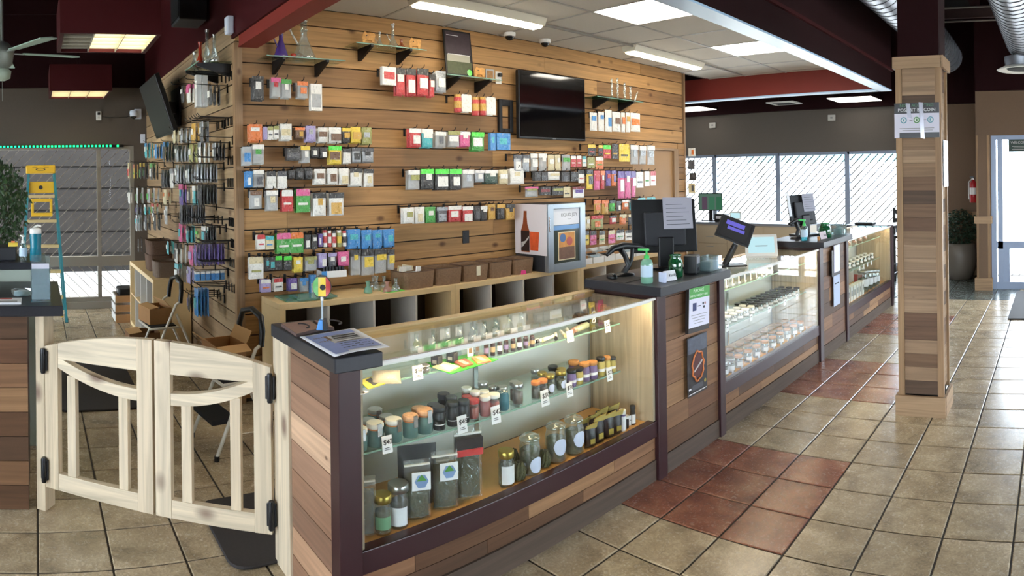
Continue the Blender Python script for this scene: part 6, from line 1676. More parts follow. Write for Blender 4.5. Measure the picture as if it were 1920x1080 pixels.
for k in range(3):
    for s in (-1, 1): MB().box(-.17, .17, s*.13 - .008, s*.13 + .008, .02 + .11*k, .10 + .11*k).build('slat', M_CARD if s > 0 else M_WHITE, t)
    for s in (-1, 1): MB().box(s*.17 - .008, s*.17 + .008, -.13, .13, .02 + .11*k, .10 + .11*k).build('slat', M_CARD if s > 0 else M_WHITE, t)
MB().box(-.16, .16, -.12, .12, 0, .02).build('base', M_CARD, t); MB().box(-.12, .12, -.09, .09, .3, .4).build('dark_goods', M_BLACK, t, bev=.02)
def rmat(name, x0, x1, y0, y1, label, r=.08, m=None):
    pl = []
    for cx, cy, a0 in ((x1-r, y1-r, 0), (x0+r, y1-r, R90), (x0+r, y0+r, PI), (x1-r, y0+r, 3*R90)):
        for i in range(5): a = a0 + R90*i/4; pl.append((cx + r*math.cos(a) - x0, cy + r*math.sin(a) - y0))
    t = MB().prism(pl, 0, .014, axis='Z').build(name, m or mat('rubber_mat', '#2e2a2a', .8, noise=.2, nscale=60), None, (x0, y0, .001)); t.modifiers.new('e', 'BEVEL').width = .004; tag(t, label, 'mat')
    return t
rmat('rubber_mat', -3.24, -2.62, .80, 2.4, 'dark rubber mat behind the counter end, showing under the gate')
rmat('rubber_mat', -6.3, -4.68, .15, .78, 'large dark rubber mat on the floor behind the gate')
rmat('door_mat', -.56, .5, 7.2, 8.9, 'black entrance mat at the right edge of the floor', .01)

# ------------------------------------------------------------------ left edge: rear case, plant, ladder
t = thing('rear_case', 'pale display cabinet with a dark top behind the left counter', 'cabinet', (-4.3, 0, 0))
MB().box(-.25, .2, -1.5, .045, 0, 1.11).build('body', mat('pale_cabinet', '#aab3a6', .3, noise=.05, nscale=5), t); MB().box(-.28, .23, -1.52, .06, 1.11, 1.155).build('top', M_SLAB, t, bev=.004)
t = thing('water_bottle', 'teal water bottle with a white flip cap', 'bottle', (-4.15, -.005, 1.1555))
MB().lathe([(.034, 0), (.037, .008), (.035, .09), (.037, .175)], 16).build('bottle', glassm('teal_bottle', (.08, .55, .65), .1, .05, .55), t); MB().lathe([(.037, .175), (.038, .18), (.036, .205), (.02, .212)], 16).build('cap', M_WHITE, t)
MB().tube([(.0, -.012, .212), (.0, .012, .226), (.0, .036, .222)], .007, 6).build('spout', M_WHITE, t)
pump(-4.16, -.085, 1.1555, 'clear pump bottle with a white head beside the teal bottle', M_PGLASS, M_WHITE, .17, .026)
tag(MB().box(-.1, .1, -.13, .06, 0, .09).build('black_device', mat('soft_black'), None, (-4.25, -.19, 1.1555), 0, .01), 'black boxy device at the left edge of the dark cabinet top', 'device')
t = thing('office_bag', 'black bag slumped behind the boxy device', 'bag', (-4.45, -.36, 1.1555)); MB().lathe([(.11, 0), (.12, .05), (.09, .13), (.03, .17)], 12, sx=.8).build('bag_body', mat('soft_black'), t); MB().tube([(0, -.06, .14), (0, 0, .2), (0, .06, .14)], .008, 6).build('strap', M_BLACK, t)
t = MB().box(-.02, .02, -.03, .03, 0, .025).build('toy_block', pm('Y'), None, (-4.18, -.15, 1.2465)); t.name = 'small_yellow_box'; tag(t, 'small yellow box lying on the black device', 'box'); MB().box(-.01, .01, -.012, .012, .025, .035).build('knob', pm('O'), t)
tag(MB().box(-.03, .03, -.03, .03, 0, .075).build('brown_carton', M_CARD, None, (-4.19, .075 - .055, 1.1555), 0, .002), 'brown carton beside the teal bottle', 'box') if False else None
t = thing('brochure_holder', 'clear slanted acrylic brochure holder on the left counter', 'brochure holder', (-3.38, .02, 1.0405), R90)
T = Matrix.Rotation(-.28, 4, 'X')
MB().box(-.05, .05, 0, .003, 0, .24, M=T).build('acrylic_back', M_PGLASS, t); MB().box(-.05, .05, -.035, -.032, 0, .16, M=T).build('acrylic_front', M_PGLASS, t)
for s in (-1, 1): MB().box(s*.05 - .0015, s*.05 + .0015, -.035, .003, 0, .18, M=T).build('acrylic_side', M_PGLASS, t)
MB().box(-.046, .046, -.02, -.008, .004, .19, M=T).build('brochures', mat('lilac_white_paper'), t); MB().prism([(-.05, 0), (.05, 0), (.05, .006), (-.05, .006)], -.05, .08).build('foot', M_PGLASS, t)
for i, (y0, y1) in enumerate(((-.36, -.08),)):
    t = box('leaflet_pile', M_PAPER, -3.42, -3.28, y0, y1, 1.0405, 1.05); tag(t, 'white leaflets with a coloured strip on the left counter', 'leaflets'); box('colour_strip', mat('red_lid'), -3.41, -3.38, y0 + .06, y1 - .05, 1.05, 1.0506, t); box('icon_strip', mat('grey_print'), -3.33, -3.30, y0 + .02, y1 - .02, 1.05, 1.0506, t)
t = thing('trinket_dish', 'small clear dish of trinkets on the left counter', 'dish', (-3.55, -.08, 1.0405)); MB().lathe([(.05, 0), (.06, .015), (.062, .03)], 14, caps=False).build('dish', M_PGLASS, t); MB().lathe([(.05, .002), (.045, .02), (.02, .028)], 10).build('trinkets', mat('pale_packets'), t)
# weeping fig
random.seed(11)
t = thing('potted_fig', 'leafy weeping fig at the left edge beside the ladder', 'plant', (-5.3, -.42, 0))
MB().lathe([(.16, 0), (.2, .02), (.23, .38), (.24, .42), (.21, .42), (.2, .36)], 18).build('pot', mat('dark_pot', '#3a3633', .6), t)
MB().tube([(0, 0, .36), (.03, .02, .8), (-.02, .03, 1.2), (.02, 0, 1.6)], [.03, .026, .022, .012], 8).build('trunk', mat('fig_bark', '#5a4a3a', .9), t)
for k in range(9):
    a = 2.4 * k; z_ = 1.0 + .09 * k
    MB().tube([(0, .01, z_), (.14 * math.cos(a), .14 * math.sin(a), z_ + .12), (.28 * math.cos(a), .28 * math.sin(a), z_ + .06)], [.012, .008, .003], 6).build('branch', mat('fig_bark'), t)
M_FIG = mat('fig_leaf', '#2f4a28', .45, noise=.35, nscale=8); mb = MB()
for k in range(2600):
    while True:
        x_, y_, z_ = random.uniform(-1, 1), random.uniform(-1, 1), random.uniform(-1, 1)
        if .25 < x_*x_ + y_*y_ + z_*z_ < 1: break
    c_ = Vector((x_ * .36, y_ * .36, 1.50 + z_ * .42)); a = random.uniform(0, 2*PI); L_ = random.uniform(.035, .06)
    d_ = Vector((math.cos(a) * .55, math.sin(a) * .55, -random.uniform(.5, 1))).normalized(); s_ = d_.cross(Vector((random.uniform(-1, 1), random.uniform(-1, 1), .3))).normalized() * L_ * .26
    nrm = d_.cross(s_).normalized() * .004
    mb.add([c_, c_ + d_ * L_ * .45 + s_ + nrm, c_ + d_ * L_, c_ + d_ * L_ * .45 - s_ + nrm], [(0, 1, 2), (0, 2, 3)], 0)
o = mb.build('foliage', M_FIG, t); o['kind'] = 'stuff'
# stepladder
random.seed(5)
t = thing('stepladder', 'tall stepladder with blue green rails and a yellow top', 'stepladder', (-8.05, .07, 0), R90)
M_FIB = mat('blue_green_fibreglass', '#2f7d86', .5); M_LYEL = mat('ladder_yellow', '#e2b21f', .4); M_TREAD = mat('ladder_tread', '#c9b27e', .5)
HT = 1.87
def lr(z): return .15 + (.28 - .15) * (1 - z / HT), -.05 - .28 * (1 - z / HT)
for s in (-1, 1):
    a, b_ = lr(0), lr(HT); MB().bar((s*a[0], a[1], 0), (s*b_[0], b_[1], HT - .02), .03, .07, up=(0, 1, 0)).build('front_rail', M_FIB, t)
    MB().bar((s*a[0], .45, 0), (s*b_[0], .06, HT - .05), .025, .05, up=(0, 1, 0)).build('rear_rail', M_FIB, t)
    MB().prism([(-.03, 0), (.03, 0), (.02, .05), (-.02, .05)], s*a[0] - .02, s*a[0] + .02, axis='X', M=Matrix.Translation((0, a[1], 0))).build('rubber_foot', M_BLACK, t)
for z_ in (.3, .6, .9, 1.2, 1.5):
    a = lr(z_); MB().box(-a[0] + .016, a[0] - .016, a[1] - .045, a[1] + .045, z_ - .025, z_ + .01).build('tread', M_TREAD, t, bev=.003)
a = lr(.3); 
for s in (-1, 1): MB().bar((s*(a[0] - .02), a[1], .05), (s*.1, a[1], .28), .02, .03, up=(0, 1, 0)).build('knee_brace', M_LYEL, t)
MB().box(-.19, .17, -.13, .12, HT - .1, HT).build('top_cap', M_LYEL, t, bev=.012)
MB().lathe([(.06, 0), (.06, .001)], 20, M=Matrix.Translation((-.01, -.131, HT - .05)) @ Matrix.Rotation(R90, 4, 'X') @ Matrix.Scale(.28, 4, (0, 1, 0))).build('oval_logo', M_INK, t)
MB().lathe([(.045, 0), (.045, .001)], 20, M=Matrix.Translation((-.01, -.1322, HT - .05)) @ Matrix.Rotation(R90, 4, 'X') @ Matrix.Scale(.24, 4, (0, 1, 0))).build('oval_logo_centre', M_LYEL, t)
for s in (-1, 1): MB().box(-.01 + s*.07 - .03, -.01 + s*.07 + .03, -.1315, -.13, HT - .025, HT - .019).build('slot', M_INK, t)
MB().box(-.155, .155, -.09, -.06, HT - .34, HT - .2).build('tool_panel', M_LYEL, t, bev=.008)
MB().lathe([(.025, 0), (.025, .004)], 14, M=Matrix.Translation((-.01, -.092, HT - .27)) @ Matrix.Rotation(R90, 4, 'X')).build('round_hole', M_INK, t)
for n_, q in (('tray_bar', (-.13, .13, -.2, -.17, HT - .62, HT - .575)), ('tray_bar', (-.13, .13, -.2, -.17, HT - .445, HT - .405)), ('tray_side', (-.13, -.095, -.2, -.17, HT - .575, HT - .445)), ('tray_side', (.095, .13, -.2, -.17, HT - .575, HT - .445))): MB().box(*q).build(n_, M_LYEL, t, bev=.006)
# light strip over the left windows
t = box('green_light_strip', M_BLACK, -8.52, -8.485, -1.4, 1.16, 2.115, 2.15); tag(t, 'string of green lights along the head of the left windows', 'light strip')
M_LEDG = lampm('green_led', '#16e070', 4.0)
for i in range(52):
    y_ = -1.38 + .048 * i
    if 1.0 < y_ < 1.06: continue
    MB().box(-8.487, -8.478, y_, y_ + .026, 2.12, 2.145).build('bulb', M_LEDG, t)
# ------------------------------------------------------------------ lamps and fittings overhead
M_TUBE = lampm('tube_lens', '#fff0d2', 14.0)
for i, (y0, y1, x_) in enumerate(((2.60, 3.86, -3.92), (5.25, 6.6, -4.04))):
    t = thing('tube_light', ('long tube light on the dropped ceiling nearer the gate', 'long tube light on the dropped ceiling above the white pouches')[i], 'light', (x_, y0, ZC), 0, 'tube lights along the display wall')
    L_ = y1 - y0
    MB().prism([(-.1, 0), (.1, 0), (.07, -.06), (-.07, -.06)], 0, L_, axis='Y').build('housing', mat('cream_enamel_lamp', '#d8d2c0', .5), t)
    MB().prism([(-.062, -.06), (.062, -.06), (.05, -.078), (-.05, -.078)], .02, L_ - .02, axis='Y').build('lens', M_TUBE, t)
for i, (x, y) in enumerate(((958, 67), (1022, 80))):
    t = thing('dome_camera', ('white dome camera on the ceiling edge above the framed poster', 'white dome camera on the ceiling edge above the television')[i], 'camera', (-4.42 - .02, (3.99, 4.45)[i], ZC), 0, 'ceiling dome cameras')
    MB().lathe([(.05, -.035), (.055, -.03), (.055, 0)], 16).build('base', M_WHITE, t); MB().lathe([(.003, -.072), (.025, -.066), (.038, -.05), (.042, -.034)], 14).build('dome', mat('smoked_dome', '#16161a', .1), t)
# two boxed troffers over the left part of the room
def troffer(x0, x1, y0, y1, z, label, off, strength):
    t = thing('boxed_light', label, 'light', ((x0+x1)/2, (y0+y1)/2, z), 0, 'boxed louvre lights')
    hx, hy = (x1-x0)/2, (y1-y0)/2
    for a in ((-hx, hx, -hy, -hy+.03, 0, .3), (-hx, hx, hy-.03, hy, 0, .3), (-hx, -hx+.03, -hy+.03, hy-.03, 0, .3), (hx-.03, hx, -hy+.03, hy-.03, 0, .3), (-hx+.03, hx-.03, -hy+.03, hy-.03, .1, .3)): MB().box(*a).build('box_board', M_MAROON, t)
    w = (2*hy - .06) / 3
    for k in range(3):
        a = -hy + .03 + k * w
        MB().box(-hx+.03, hx-.03, a + .002, a + w - .002, .05, .06).build('diffuser', lampm('louvre_lit_%d' % int(strength * 10), '#fff2c8', strength) if k not in off else mat('louvre_off', '#7f7f9c', .4), t)
        MB().box(-hx+.03, hx-.03, a + w - .006, a + w, .0, .05).build('louvre_rib', mat('louvre_steel', '#b5ae9c', .3, metal=.6), t)
    for k in range(1, 5):
        x_ = -hx + .03 + k * (2*hx - .06) / 5
        MB().box(x_ - .003, x_ + .003, -hy+.03, hy-.03, .002, .048).build('louvre_blade', mat('louvre_steel'), t)
    for sx_ in (-1, 1): MB().tube([(sx_*hx*.7, 0, .3), (sx_*hx*.7, 0, 1.35)], .006, 6).build('hanger', M_DARKM, t)
troffer(-5.22, -4.53, .18, .90, 2.70, 'nearer maroon boxed light with one dark bay hanging over the gate', (0,), 8.0)
troffer(-8.05, -7.36, .17, .88, 2.70, 'farther maroon boxed light hanging before the left windows', (), 6.5)
for i, (x, y) in enumerate(((2.2, .2), (-.4, -1.8), (-3.4, -2.2), (2.6, -2.4))):  # unseen boxed lights added to brighten the shop floor
    troffer(x - .35, x + .35, y - .35, y + .35, 2.95, ('added unseen maroon boxed light over the shop floor', 'added unseen maroon boxed light behind the viewer', 'added unseen maroon boxed light over the left counter side', 'added unseen maroon boxed light in the rear corner of the shop floor')[i], (), 12.0)
t = thing('ceiling_fan', 'pale ceiling fan at the upper left edge', 'fan', (-5.6, -.28, 2.78))
MB().lathe([(.05, -.14), (.09, -.10), (.1, -.03), (.11, .02), (.06, .08), (.02, .1)], 18).build('motor', mat('fan_metal', '#8d938c', .4, metal=.5), t); MB().tube([(0, 0, .1), (0, 0, 1.3)], .014, 8).build('downrod', mat('fan_metal'), t)
MB().lathe([(.03, -.24), (.07, -.22), (.08, -.16), (.05, -.14)], 14).build('lamp_bowl', mat('fan_glass', '#9fae9c', .4), t)
for k in range(5):
    a = .62 + 2*PI*k/5; M_ = Matrix.Rotation(a, 4, 'Z') @ Matrix.Rotation(.12, 4, 'X')
    bl = MB().prism([(.18, -.055), (.68, -.085), (.72, 0), (.68, .085), (.18, .055)], -.004, .004, axis='Z', M=M_).build('blade', mat('fan_blade', '#8fa898', .5), t)
    MB().box(.09, .2, -.02, .02, -.008, .0, M=M_).build('blade_iron', mat('fan_metal'), bl)
MB().tube([(.02, 0, -.24), (.02, 0, -.42)], .002, 4).build('pull_chain', mat('fan_metal'), t)
t = thing('wall_speaker', 'black loudspeaker hanging on the maroon beam above the side wall', 'speaker', (-5.35, 1.30, 2.99)); MB().box(-.16, .16, -.12, .12, 0, .5).build('cabinet', mat('blue_black', '#10131c', .6), t, bev=.008); MB().box(-.14, .14, -.125, -.12, .02, .48).build('grille', mat('grille_cloth', '#0b0c12', .9), t); MB().box(-.04, .04, .12, .15, .2, .3).build('bracket', M_BLKMET, t)
t = thing('motion_sensor', 'white motion sensor at the end of the red beam', 'sensor', (-4.52, 1.425, 2.72)); MB().prism([(-.04, 0), (.04, 0), (.045, .13), (-.045, .13)], -.05, 0).build('body', mat('bluish_white', '#cfd6e4', .4), t, bev=.01); MB().box(-.025, .025, -.053, -.05, .02, .06).build('lens', M_PAPER, t)
# open ceiling over the shop floor: joists, ducts, conduits
for i, x in enumerate([-8.2 + .75 * k for k in range(5)]):
    struct(box('joist', M_DARKM, x, x + .05, -4.6, 1.4, 3.78, 4.1))
for i, y in enumerate((-3.0, -1.2, .6)): struct(box('joist_cross', M_MAROON, -8.5, -2.1, y, y + .04, 3.62, 3.78))
for i, x in enumerate([-1.9 + .8 * k for k in range(8)]):
    struct(box('joist', M_DARKM, x, x + .06, -4.6, 9.0, 3.82, 4.1))
for i, y in enumerate((4.9, 6.1, 7.3, 8.4)): struct(box('joist_cross', mat('brown_steel', '#3a2624', .6), -2.06, 5.0, y, y + .05, 3.66, 3.8))
M_DUCT = mat('galvanised_duct', '#8f95a0', .35, metal=.7)
M_SEAM = mat('duct_seam', '#4a4e58', .5, metal=.5)
def duct(pts, r, label, seams, name='round_duct'):
    t = thing(name, label, 'duct', pts[0], 0, 'round ceiling ducts'); P0 = Vector(pts[0])
    Q = [Vector(p) - P0 for p in pts]
    MB().tube(Q, r, 20).build('shell', M_DUCT, t)
    for i in range(len(Q) - 1):
        d = Q[i+1] - Q[i]; n = max(1, int(d.length / seams)); q = d.to_track_quat('Z', 'Y').to_matrix().to_4x4()
        for k in range(n):
            c_ = Q[i] + d * (k + .5) / n
            MB().lathe([(r * 1.0, -.006), (r * 1.025, 0), (r * 1.0, .006)], 20, M=Matrix.Translation(c_) @ q, caps=False).build('seam_ring', M_SEAM, t)
    return t
duct([(-1.52, 3.6, 3.30), (-1.52, 8.3, 3.30), (-1.50, 8.95, 3.24)], .21, 'round metal duct passing behind the wooden column', .14)
d2 = duct([(-.36, 3.8, 3.24), (-.36, 7.95, 3.24)], .24, 'round metal duct at the upper right edge', .13)
t = thing('ceiling_diffuser', 'round white air diffuser under the duct at the upper right', 'diffuser', (-.42, 7.8, 2.86)); MB().lathe([(.2, .16), (.19, .08), (.17, .02)], 18, caps=False).build('collar', M_DUCT, t); MB().lathe([(.17, .03), (.27, 0), (.29, .008), (.2, .05)], 22, caps=False).build('rim', M_WHITE, t); MB().lathe([(.16, .012), (.05, .03)], 18).build('core', mat('dark_void', '#15151a', .8), t)
duct([(-1.84, 5.02, 3.34), (-1.95, 5.0, 3.30), (-1.97, 4.5, 3.24), (-1.97, 3.9, 3.24)], .09, 'small branch duct beside the long beam', .2)
t = thing('conduit_bundle', 'thin pipes running under the joists at the upper right', 'pipes', (0, 0, 0))
for k, (y, z) in enumerate(((6.6, 3.60), (6.75, 3.57), (7.6, 3.59), (8.2, 3.57))): MB().tube([(-2.03, y, z), (4.88, y, z)], .012, 6).build('pipe', mat('dull_pipe', '#77716c', .5), t)
MB().tube([(-.95, 7.2, 3.6), (-.62, 5.6, 3.8)], .01, 6).build('pipe', mat('dull_pipe'), t)
# far end: hanging lights, diffuser, short duct, wall boxes
def hanging_panel(x0, x1, y0, y1, z, label, s):
    t = thing('far_ceiling_light', label, 'light', ((x0+x1)/2, (y0+y1)/2, z), 0, 'ceiling lights at the far windows'); hx, hy = (x1-x0)/2, (y1-y0)/2
    MB().box(-hx, hx, -hy, hy, .02, .06).build('tray', M_DARKM, t); MB().box(-hx+.02, hx-.02, -hy+.02, hy-.02, .008, .02).build('diffuser', lampm('far_panel', '#fff8ec', s), t)
    for sx_ in (-1, 1): MB().tube([(sx_*hx*.6, 0, .06), (sx_*hx*.6, 0, 1.25)], .005, 5).build('hanger', M_DARKM, t)
hanging_panel(-3.5, -2.75, 9.45, 10.1, 2.80, 'hanging light panel before the far windows beside the column', 2.5)
hanging_panel(-6.5, -5.75, 9.4, 10.05, 2.80, 'hanging light panel before the far windows beside the display wall', 1.6)
t = thing('ceiling_diffuser', 'white square air diffuser before the far windows', 'diffuser', (-4.35, 9.8, 2.81)); MB().prism([(-.24, -.2), (.24, -.2), (.24, .2), (-.24, .2)], 0, .02, axis='Z').build('rim', M_WHITE, t); MB().prism([(-.16, -.13), (.16, -.13), (.16, .13), (-.16, .13)], -.004, 0, axis='Z').build('core', mat('dark_void'), t); MB().tube([(0, 0, .02), (0, 0, 1.2)], .1, 12).build('drop_duct', M_DARKM, t)
d3 = duct([(-4.1, 9.3, 3.02), (-3.3, 9.3, 3.02)], .09, 'short ribbed duct under the far maroon band', .06)
for x_ in (.1, .7): MB().tube([(x_, 0, .09), (x_, 0, 1.08)], .006, 5).build('hanger', M_DARKM, d3)
for i, (x, y) in enumerate(((1337, 235), (1560, 221))):
    p = at(x, y, Y=10.32); t = thing('wall_box', ('small white wall box over the far window beside the display wall', 'small white wall box over the far window beside the column')[i], 'box', p); MB().box(-.065, .065, -.03, 0, -.05, .05).build('cover', mat('greyed_white', '#b9b6b0', .5), t, bev=.004); MB().box(-.02, .02, -.034, -.03, -.015, .015).build('lens', mat('grey_print'), t)
# left wall fittings
p = at(185, 217, X=-8.52); s_ = socket((-8.52, p.y, p.z), R90, 'white wall socket with a black adaptor above the left windows', True)
t = thing('wall_camera', 'white wall camera in the corner above the left windows', 'camera', (-8.52, 1.34, 2.56), R90); MB().box(-.03, .06, -.05, 0, -.07, .06).build('bracket', mat('bluish_white'), t, bev=.005); MB().lathe([(.03, -.05), (.05, -.04), (.055, 0), (.05, .03), (.02, .04)], 14, (-.05, -.09, .0)).build('housing', mat('bluish_white'), t); MB().lathe([(.003, -.078), (.03, -.068), (.042, -.045)], 12, (-.05, -.09, 0)).build('dome', mat('smoked_dome'), t)
t = MB().tube([(-8.50, .88, 2.52), (-8.50, 1.05, 2.505), (-8.50, 1.2, 2.51), (-8.50, 1.29, 2.55)], .004, 5).build('camera_cable', M_BLACK); tag(t, 'thin black cable from the wall socket to the wall camera', 'cable')
t = thing('junction_box', 'slim white junction box under the wall camera', 'box', (-8.52, 1.42, 2.23), R90); MB().box(-.03, .03, -.03, 0, -.06, .06).build('cover', mat('bluish_white'), t, bev=.003); MB().lathe([(.004, 0), (.004, .002)], 8, M=Matrix.Translation((0, -.03, 0)) @ Matrix.Rotation(R90, 4, 'X')).build('screw', M_SILV, t)
# television and shelf on the side wall
t = thing('television', 'black television tilted forward high on the side wall', 'television', (-6.62, YW, 2.42))
T = Matrix.Translation((0, -.2, 0)) @ Matrix.Rotation(.32, 4, 'X')
MB().box(-.46, .46, -.03, .02, -.30, .30, M=T).build('casing', M_BLACK, t, bev=.006); MB().box(-.445, .445, -.033, -.03, -.285, .285, M=T).build('screen', mat('dull_screen', '#1b1815', .55), t); MB().box(-.3, .3, .02, .06, -.2, .2, M=T).build('rear_hump', M_BLACK, t)
MB().box(-.06, .06, -.16, 0, -.06, .06).build('mount_arm', M_BLKMET, t); MB().box(-.2, .2, -.02, 0, -.2, .2).build('mount_plate', M_BLKMET, t)
t = thing('glass_shelf', 'glass shelf with small pipes high on the side wall', 'shelf', (-5.12, YW, 2.545), 0, 'glass shelves on the display wall')
MB().box(0, .44, -.26, -.005, 0, .008).build('plate', M_SHELFGL, t); MB().box(0, .44, -.262, -.26, 0, .008).build('front_edge', M_GLEDGE, t)
for x_ in (.06, .40): MB().prism([(0, -.10), (-.02, -.10), (-.27, -.025), (-.27, -.003), (0, -.003)], x_ - .012, x_ + .012, axis='X').build('bracket', M_BLKMET, t, bev=.002)
for i, (x_, y_, h_, m_) in enumerate(((-5.05, 1.27, .14, M_PGLASS), (-4.98, 1.3, .2, mat('red_glass')), (-4.88, 1.33, .28, M_PGLASS), (-4.78, 1.36, .22, M_PGLASS))):
    t = MB().lathe([(.035, 0), (.042, .01), (.02, h_ * .4), (.014, h_ * .5), (.014, h_ * .9), (.02, h_)], 12, caps=False).build('small_pipe', m_, None, (x_, y_, 2.5535)); tag(t, ('squat clear', 'red', 'tall clear', 'slim clear')[i] + ' glass pipe on the side wall shelf', 'water pipe', 'pipes on the side wall shelf'); MB().lathe([(.034, .001), (.034, .004)], 12).build('foot', m_, t)

# ------------------------------------------------------------------ far end of the shop
t = thing('planter', 'large rounded grey planter with a leafy bush beside the pilaster', 'planter', (-1.51, 9.96, 0))
MB().lathe([(.17, 0), (.2, .015), (.26, .2), (.275, .36), (.25, .52), (.22, .56), (.2, .55), (.2, .5)], 24).build('pot', mat('warm_grey_pot', '#6e665c', .45, noise=.06, nscale=8), t)
MB().lathe([(.2, .5), (.01, .51)], 16, caps=False).build('soil', mat('soil', '#2b211a', .95), t)
for k in range(6):
    a = k; MB().tube([(.03*math.cos(a), .03*math.sin(a), .5), (.12*math.cos(a), .12*math.sin(a), .75), (.18*math.cos(a), .18*math.sin(a), .95)], .006, 5).build('stem', mat('fig_bark'), t)
mb = MB(); random.seed(21)
for k in range(1500):
    while True:
        x_, y_, z_ = random.uniform(-1, 1), random.uniform(-1, 1), random.uniform(-1, 1)
        if .3 < x_*x_ + y_*y_ + z_*z_ < 1: break
    c_ = Vector((x_*.31, y_*.28, .80 + z_*.28)); a = random.uniform(0, 2*PI); L_ = random.uniform(.04, .06); d_ = Vector((math.cos(a), math.sin(a), random.uniform(-.6, .5))).normalized()
    s_ = d_.cross(Vector((random.uniform(-1, 1), random.uniform(-1, 1), 1))).normalized() * L_ * .32; n_ = d_.cross(s_).normalized() * .005
    mb.add([c_, c_ + d_*L_*.5 + s_ + n_, c_ + d_*L_, c_ + d_*L_*.5 - s_ + n_], [(0, 1, 2), (0, 2, 3)])
o = mb.build('foliage', mat('bush_leaf', '#2c4433', .4, noise=.35, nscale=10), t); o['kind'] = 'stuff'
t = thing('fire_extinguisher', 'red fire extinguisher hung on the wall beside the pilaster', 'fire extinguisher', (-1.225, 9.5, 1.2))
MB().lathe([(.05, 0), (.056, .01), (.056, .28), (.03, .32), (.018, .34)], 16).build('cylinder', mat('extinguisher_red', '#a31c22', .3), t); MB().lathe([(.057, .12), (.057, .22)], 16, caps=False).build('label', M_PAPER, t)
MB().lathe([(.02, .34), (.022, .36), (.015, .37)], 10).build('valve', M_CHROME, t); MB().box(-.05, .012, -.012, .012, .365, .385).build('lever', M_BLACK, t); MB().tube([(-.02, 0, .35), (-.07, 0, .3), (-.068, 0, .05)], .009, 6).build('hose', mat('pale_hose', '#b8b4b0', .5), t); MB().box(.05, .094, -.02, .02, .1, .3).build('wall_bracket', M_BLKMET, t)
# low cream cabinets with a grey top, screen and small devices
t = thing('low_cabinet', 'cream low cabinets with a grey top under the far windows', 'cabinet', (-5.4, 8.6, 0))
MB().box(0, 1.85, 0, .55, 0, .89).build('carcass', mat('cream_laminate', '#c4b398', .5), t); MB().box(-.02, 1.87, -.02, .57, .89, .925).build('top', mat('grey_laminate', '#7f8288', .4), t)
for k in range(3):
    d_ = MB().box(.02 + .61*k, .61 + .61*k, -.012, 0, .04, .6 if k == 0 else .87).build('door', mat('cream_laminate'), t)
    MB().box(.25 + .61*k, .38 + .61*k, -.02, -.012, .55, .56).build('handle', M_SILV, d_)
d_ = MB().box(.02, .61, -.012, 0, .61, .87).build('drawer', mat('cream_laminate'), t); MB().box(.25, .38, -.02, -.012, .7, .71).build('handle', M_SILV, d_)
t = thing('open_shelf', 'open pine shelf unit beside the cream cabinets', 'shelf', (-5.95, 8.55, 0))
for z_ in (0, .28, .56, .82): MB().box(0, .5, 0, .4, z_, z_ + .03).build('shelf_board', M_MELA, t)
for x_ in (0, .47): MB().box(x_, x_ + .03, 0, .4, .03, .85).build('side_board', M_MELA, t)
t = thing('monitor', 'greenish lit monitor on the far cabinets', 'monitor', (-5.25, 8.9, .9255), .2)
MB().box(-.2, .2, -.012, .012, .16, .44).build('frame', M_BLACK, t, bev=.004); MB().box(-.185, .185, -.0145, -.012, .175, .425).build('screen', lampm('green_grey_screen', '#6f9080', .45), t)
for x_, m_ in ((-.14, '#7a6478'), (-.02, '#5a9a78'), (.1, '#4f8f6c')): MB().box(x_, x_ + .09, -.0155, -.0145, .18, .38).build('screen_block', lampm('block_' + m_[1:], m_, .4), t)
MB().box(-.03, .03, 0, .03, .01, .18).build('neck', M_BLACK, t); MB().prism([(-.12, -.1), (.12, -.1), (.12, .08), (-.12, .08)], 0, .012, axis='Z').build('foot', M_BLACK, t)
t = thing('printer', 'black receipt printer under the greenish monitor', 'printer', (-4.98, 8.78, .9255)); MB().box(-.09, .09, -.08, .08, 0, .12).build('body', M_BLACK, t, bev=.01); MB().box(-.06, .06, -.082, -.08, .05, .09).build('paper', M_PAPER, t)
t = thing('small_display', 'small white customer display on the far cabinets', 'display', (-4.72, 8.75, .9255)); MB().box(-.1, .1, -.01, .015, .04, .16).build('frame', M_WHITE, t, bev=.006); MB().box(-.08, .08, -.0125, -.01, .06, .14).build('screen', lampm('pale_screen', '#bfe6ee', .9), t); MB().prism([(-.06, -.05), (.06, -.05), (.06, .05), (-.06, .05)], 0, .04, axis='Z').build('foot', M_WHITE, t)
# bar table and chair by the far window
t = thing('bar_table', 'dark topped bar table by the far window behind the counter', 'table', (-2.52, 8.72, 0)); MB().box(-.36, .36, -.28, .28, .90, .94).build('table_top', M_SLAB, t, bev=.004)
for sx_ in (-1, 1):
    for sy_ in (-1, 1): MB().box(sx_*.32 - .02, sx_*.32 + .02, sy_*.24 - .02, sy_*.24 + .02, 0, .90).build('leg', M_BLACK, t)
    MB().box(sx_*.32 - .012, sx_*.32 + .012, -.22, .22, .25, .28).build('stretcher', M_BLACK, t)
t = thing('serving_tray', 'black tray on the dark bar table', 'tray', (-2.62, 8.62, .9405)); MB().prism([(-.13, -.1), (.13, -.1), (.13, .1), (-.13, .1)], 0, .03, axis='Z').build('tray_body', M_BLACK, t, bev=.01); MB().box(-.11, .11, -.08, .08, .03, .032).build('liner', mat('soft_black'), t)
t = thing('bar_chair', 'black ladder back bar chair beside the wooden column', 'chair', (-2.28, 9.45, 0), PI)
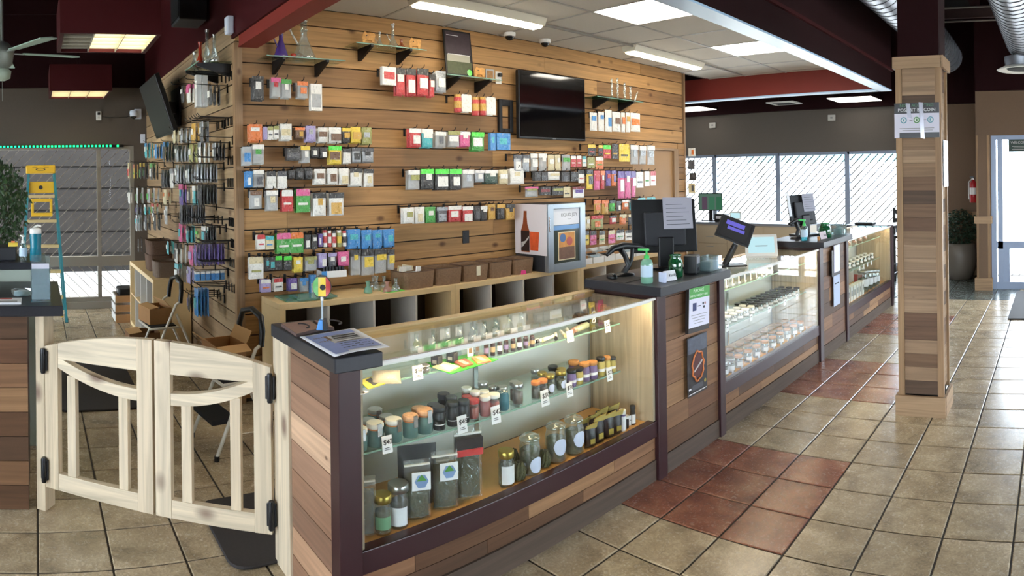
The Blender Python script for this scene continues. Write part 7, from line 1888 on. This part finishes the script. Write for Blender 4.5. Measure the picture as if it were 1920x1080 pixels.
for sx_ in (-1, 1):
    MB().box(sx_*.18 - .018, sx_*.18 + .018, -.19, -.15, 0, 1.12).build('back_post', M_BLACK, t); MB().box(sx_*.18 - .018, sx_*.18 + .018, .15, .19, 0, .68).build('leg', M_BLACK, t); MB().box(sx_*.18 - .01, sx_*.18 + .01, -.15, .15, .25, .28).build('stretcher', M_BLACK, t)
MB().box(-.2, .2, -.2, .2, .68, .72).build('seat', M_BLACK, t, bev=.008)
for z_ in (1.06, .93): MB().box(-.162, .162, -.18, -.16, z_ - .03, z_ + .03).build('back_slat', M_BLACK, t)
# cards on the end of the display wall
for i, (x, y0, y1, m_, lb) in enumerate(((1297, 278, 293, 'W', 'white and orange card on the end of the display wall'), (1296, 300, 318, 'J', 'grey blister card on the end of the display wall'), (1299, 324, 338, 'K', 'small dark card on the end of the display wall'), (1297, 344, 362, 'V', 'cream card lowest on the end of the display wall'))):
    p = at(x, y0, Y=7.24); q = at(x, y1, Y=7.24); t = MB().box(-.05, .05, -.006, .006, q.z - p.z, 0).build('hanging_card', pm(m_), None, (p.x, 7.24, p.z)); tag(t, lb, 'card', 'cards on the end of the display wall')
    MB().box(.0, .035, -.008, -.006, (q.z - p.z) * .8, (q.z - p.z) * .2).build('print', pm('O' if i == 0 else 'J'), t); MB().tube([(0, 0, .0), (0, -.076, .01)], .003, 5).build('hanger_wire', M_BLKMET, t)
# hours sign on the entrance door
t = thing('door_sign', 'dark green sign hung inside the entrance door glass', 'sign', (-.50, 9.085, 1.93)); MB().box(-.17, .17, -.006, 0, 0, .17).build('board', mat('bottle_green_board', '#26382f', .5), t); text('WELCOME', mat('pale_grey_print'), (-.02, -.008, .125), '-Y', .05, t)
for k in range(3): MB().box(-.12 + .02*(k % 2), .12, -.0068, -.006, .07 - .022*k, .077 - .022*k).build('text_line', mat('pale_grey_print'), t)

# ------------------------------------------------------------------ outside
bl = struct(box('exterior_building', mat('dark_shingle', '#1d1916', .9, noise=.4, nscale=4), -16, -12.6, -30, 12, -.1, 7.5))
for k in range(16): box('siding_board', mat('dark_board', '#241e19', .9, noise=.3, nscale=5), -12.6, -12.58, -30, 12, .3 + .42*k, .68 + .42*k, bl)
for y in (-1.6, 2.4): box('porch_post', mat('porch_timber', '#4a382a', .8), -11.4, -11.2, y, y + .2, -.1, 3.2, bl)
cp = struct(box('exterior_canopy', mat('teal_fascia', '#5f8f96', .7), -15, -3.5, 29, 33, 2.25, 2.85))
for x in (-14.5, -9.5, -4): box('canopy_post', mat('greyed_white'), x, x + .3, 29.2, 29.5, -.1, 2.25, cp)
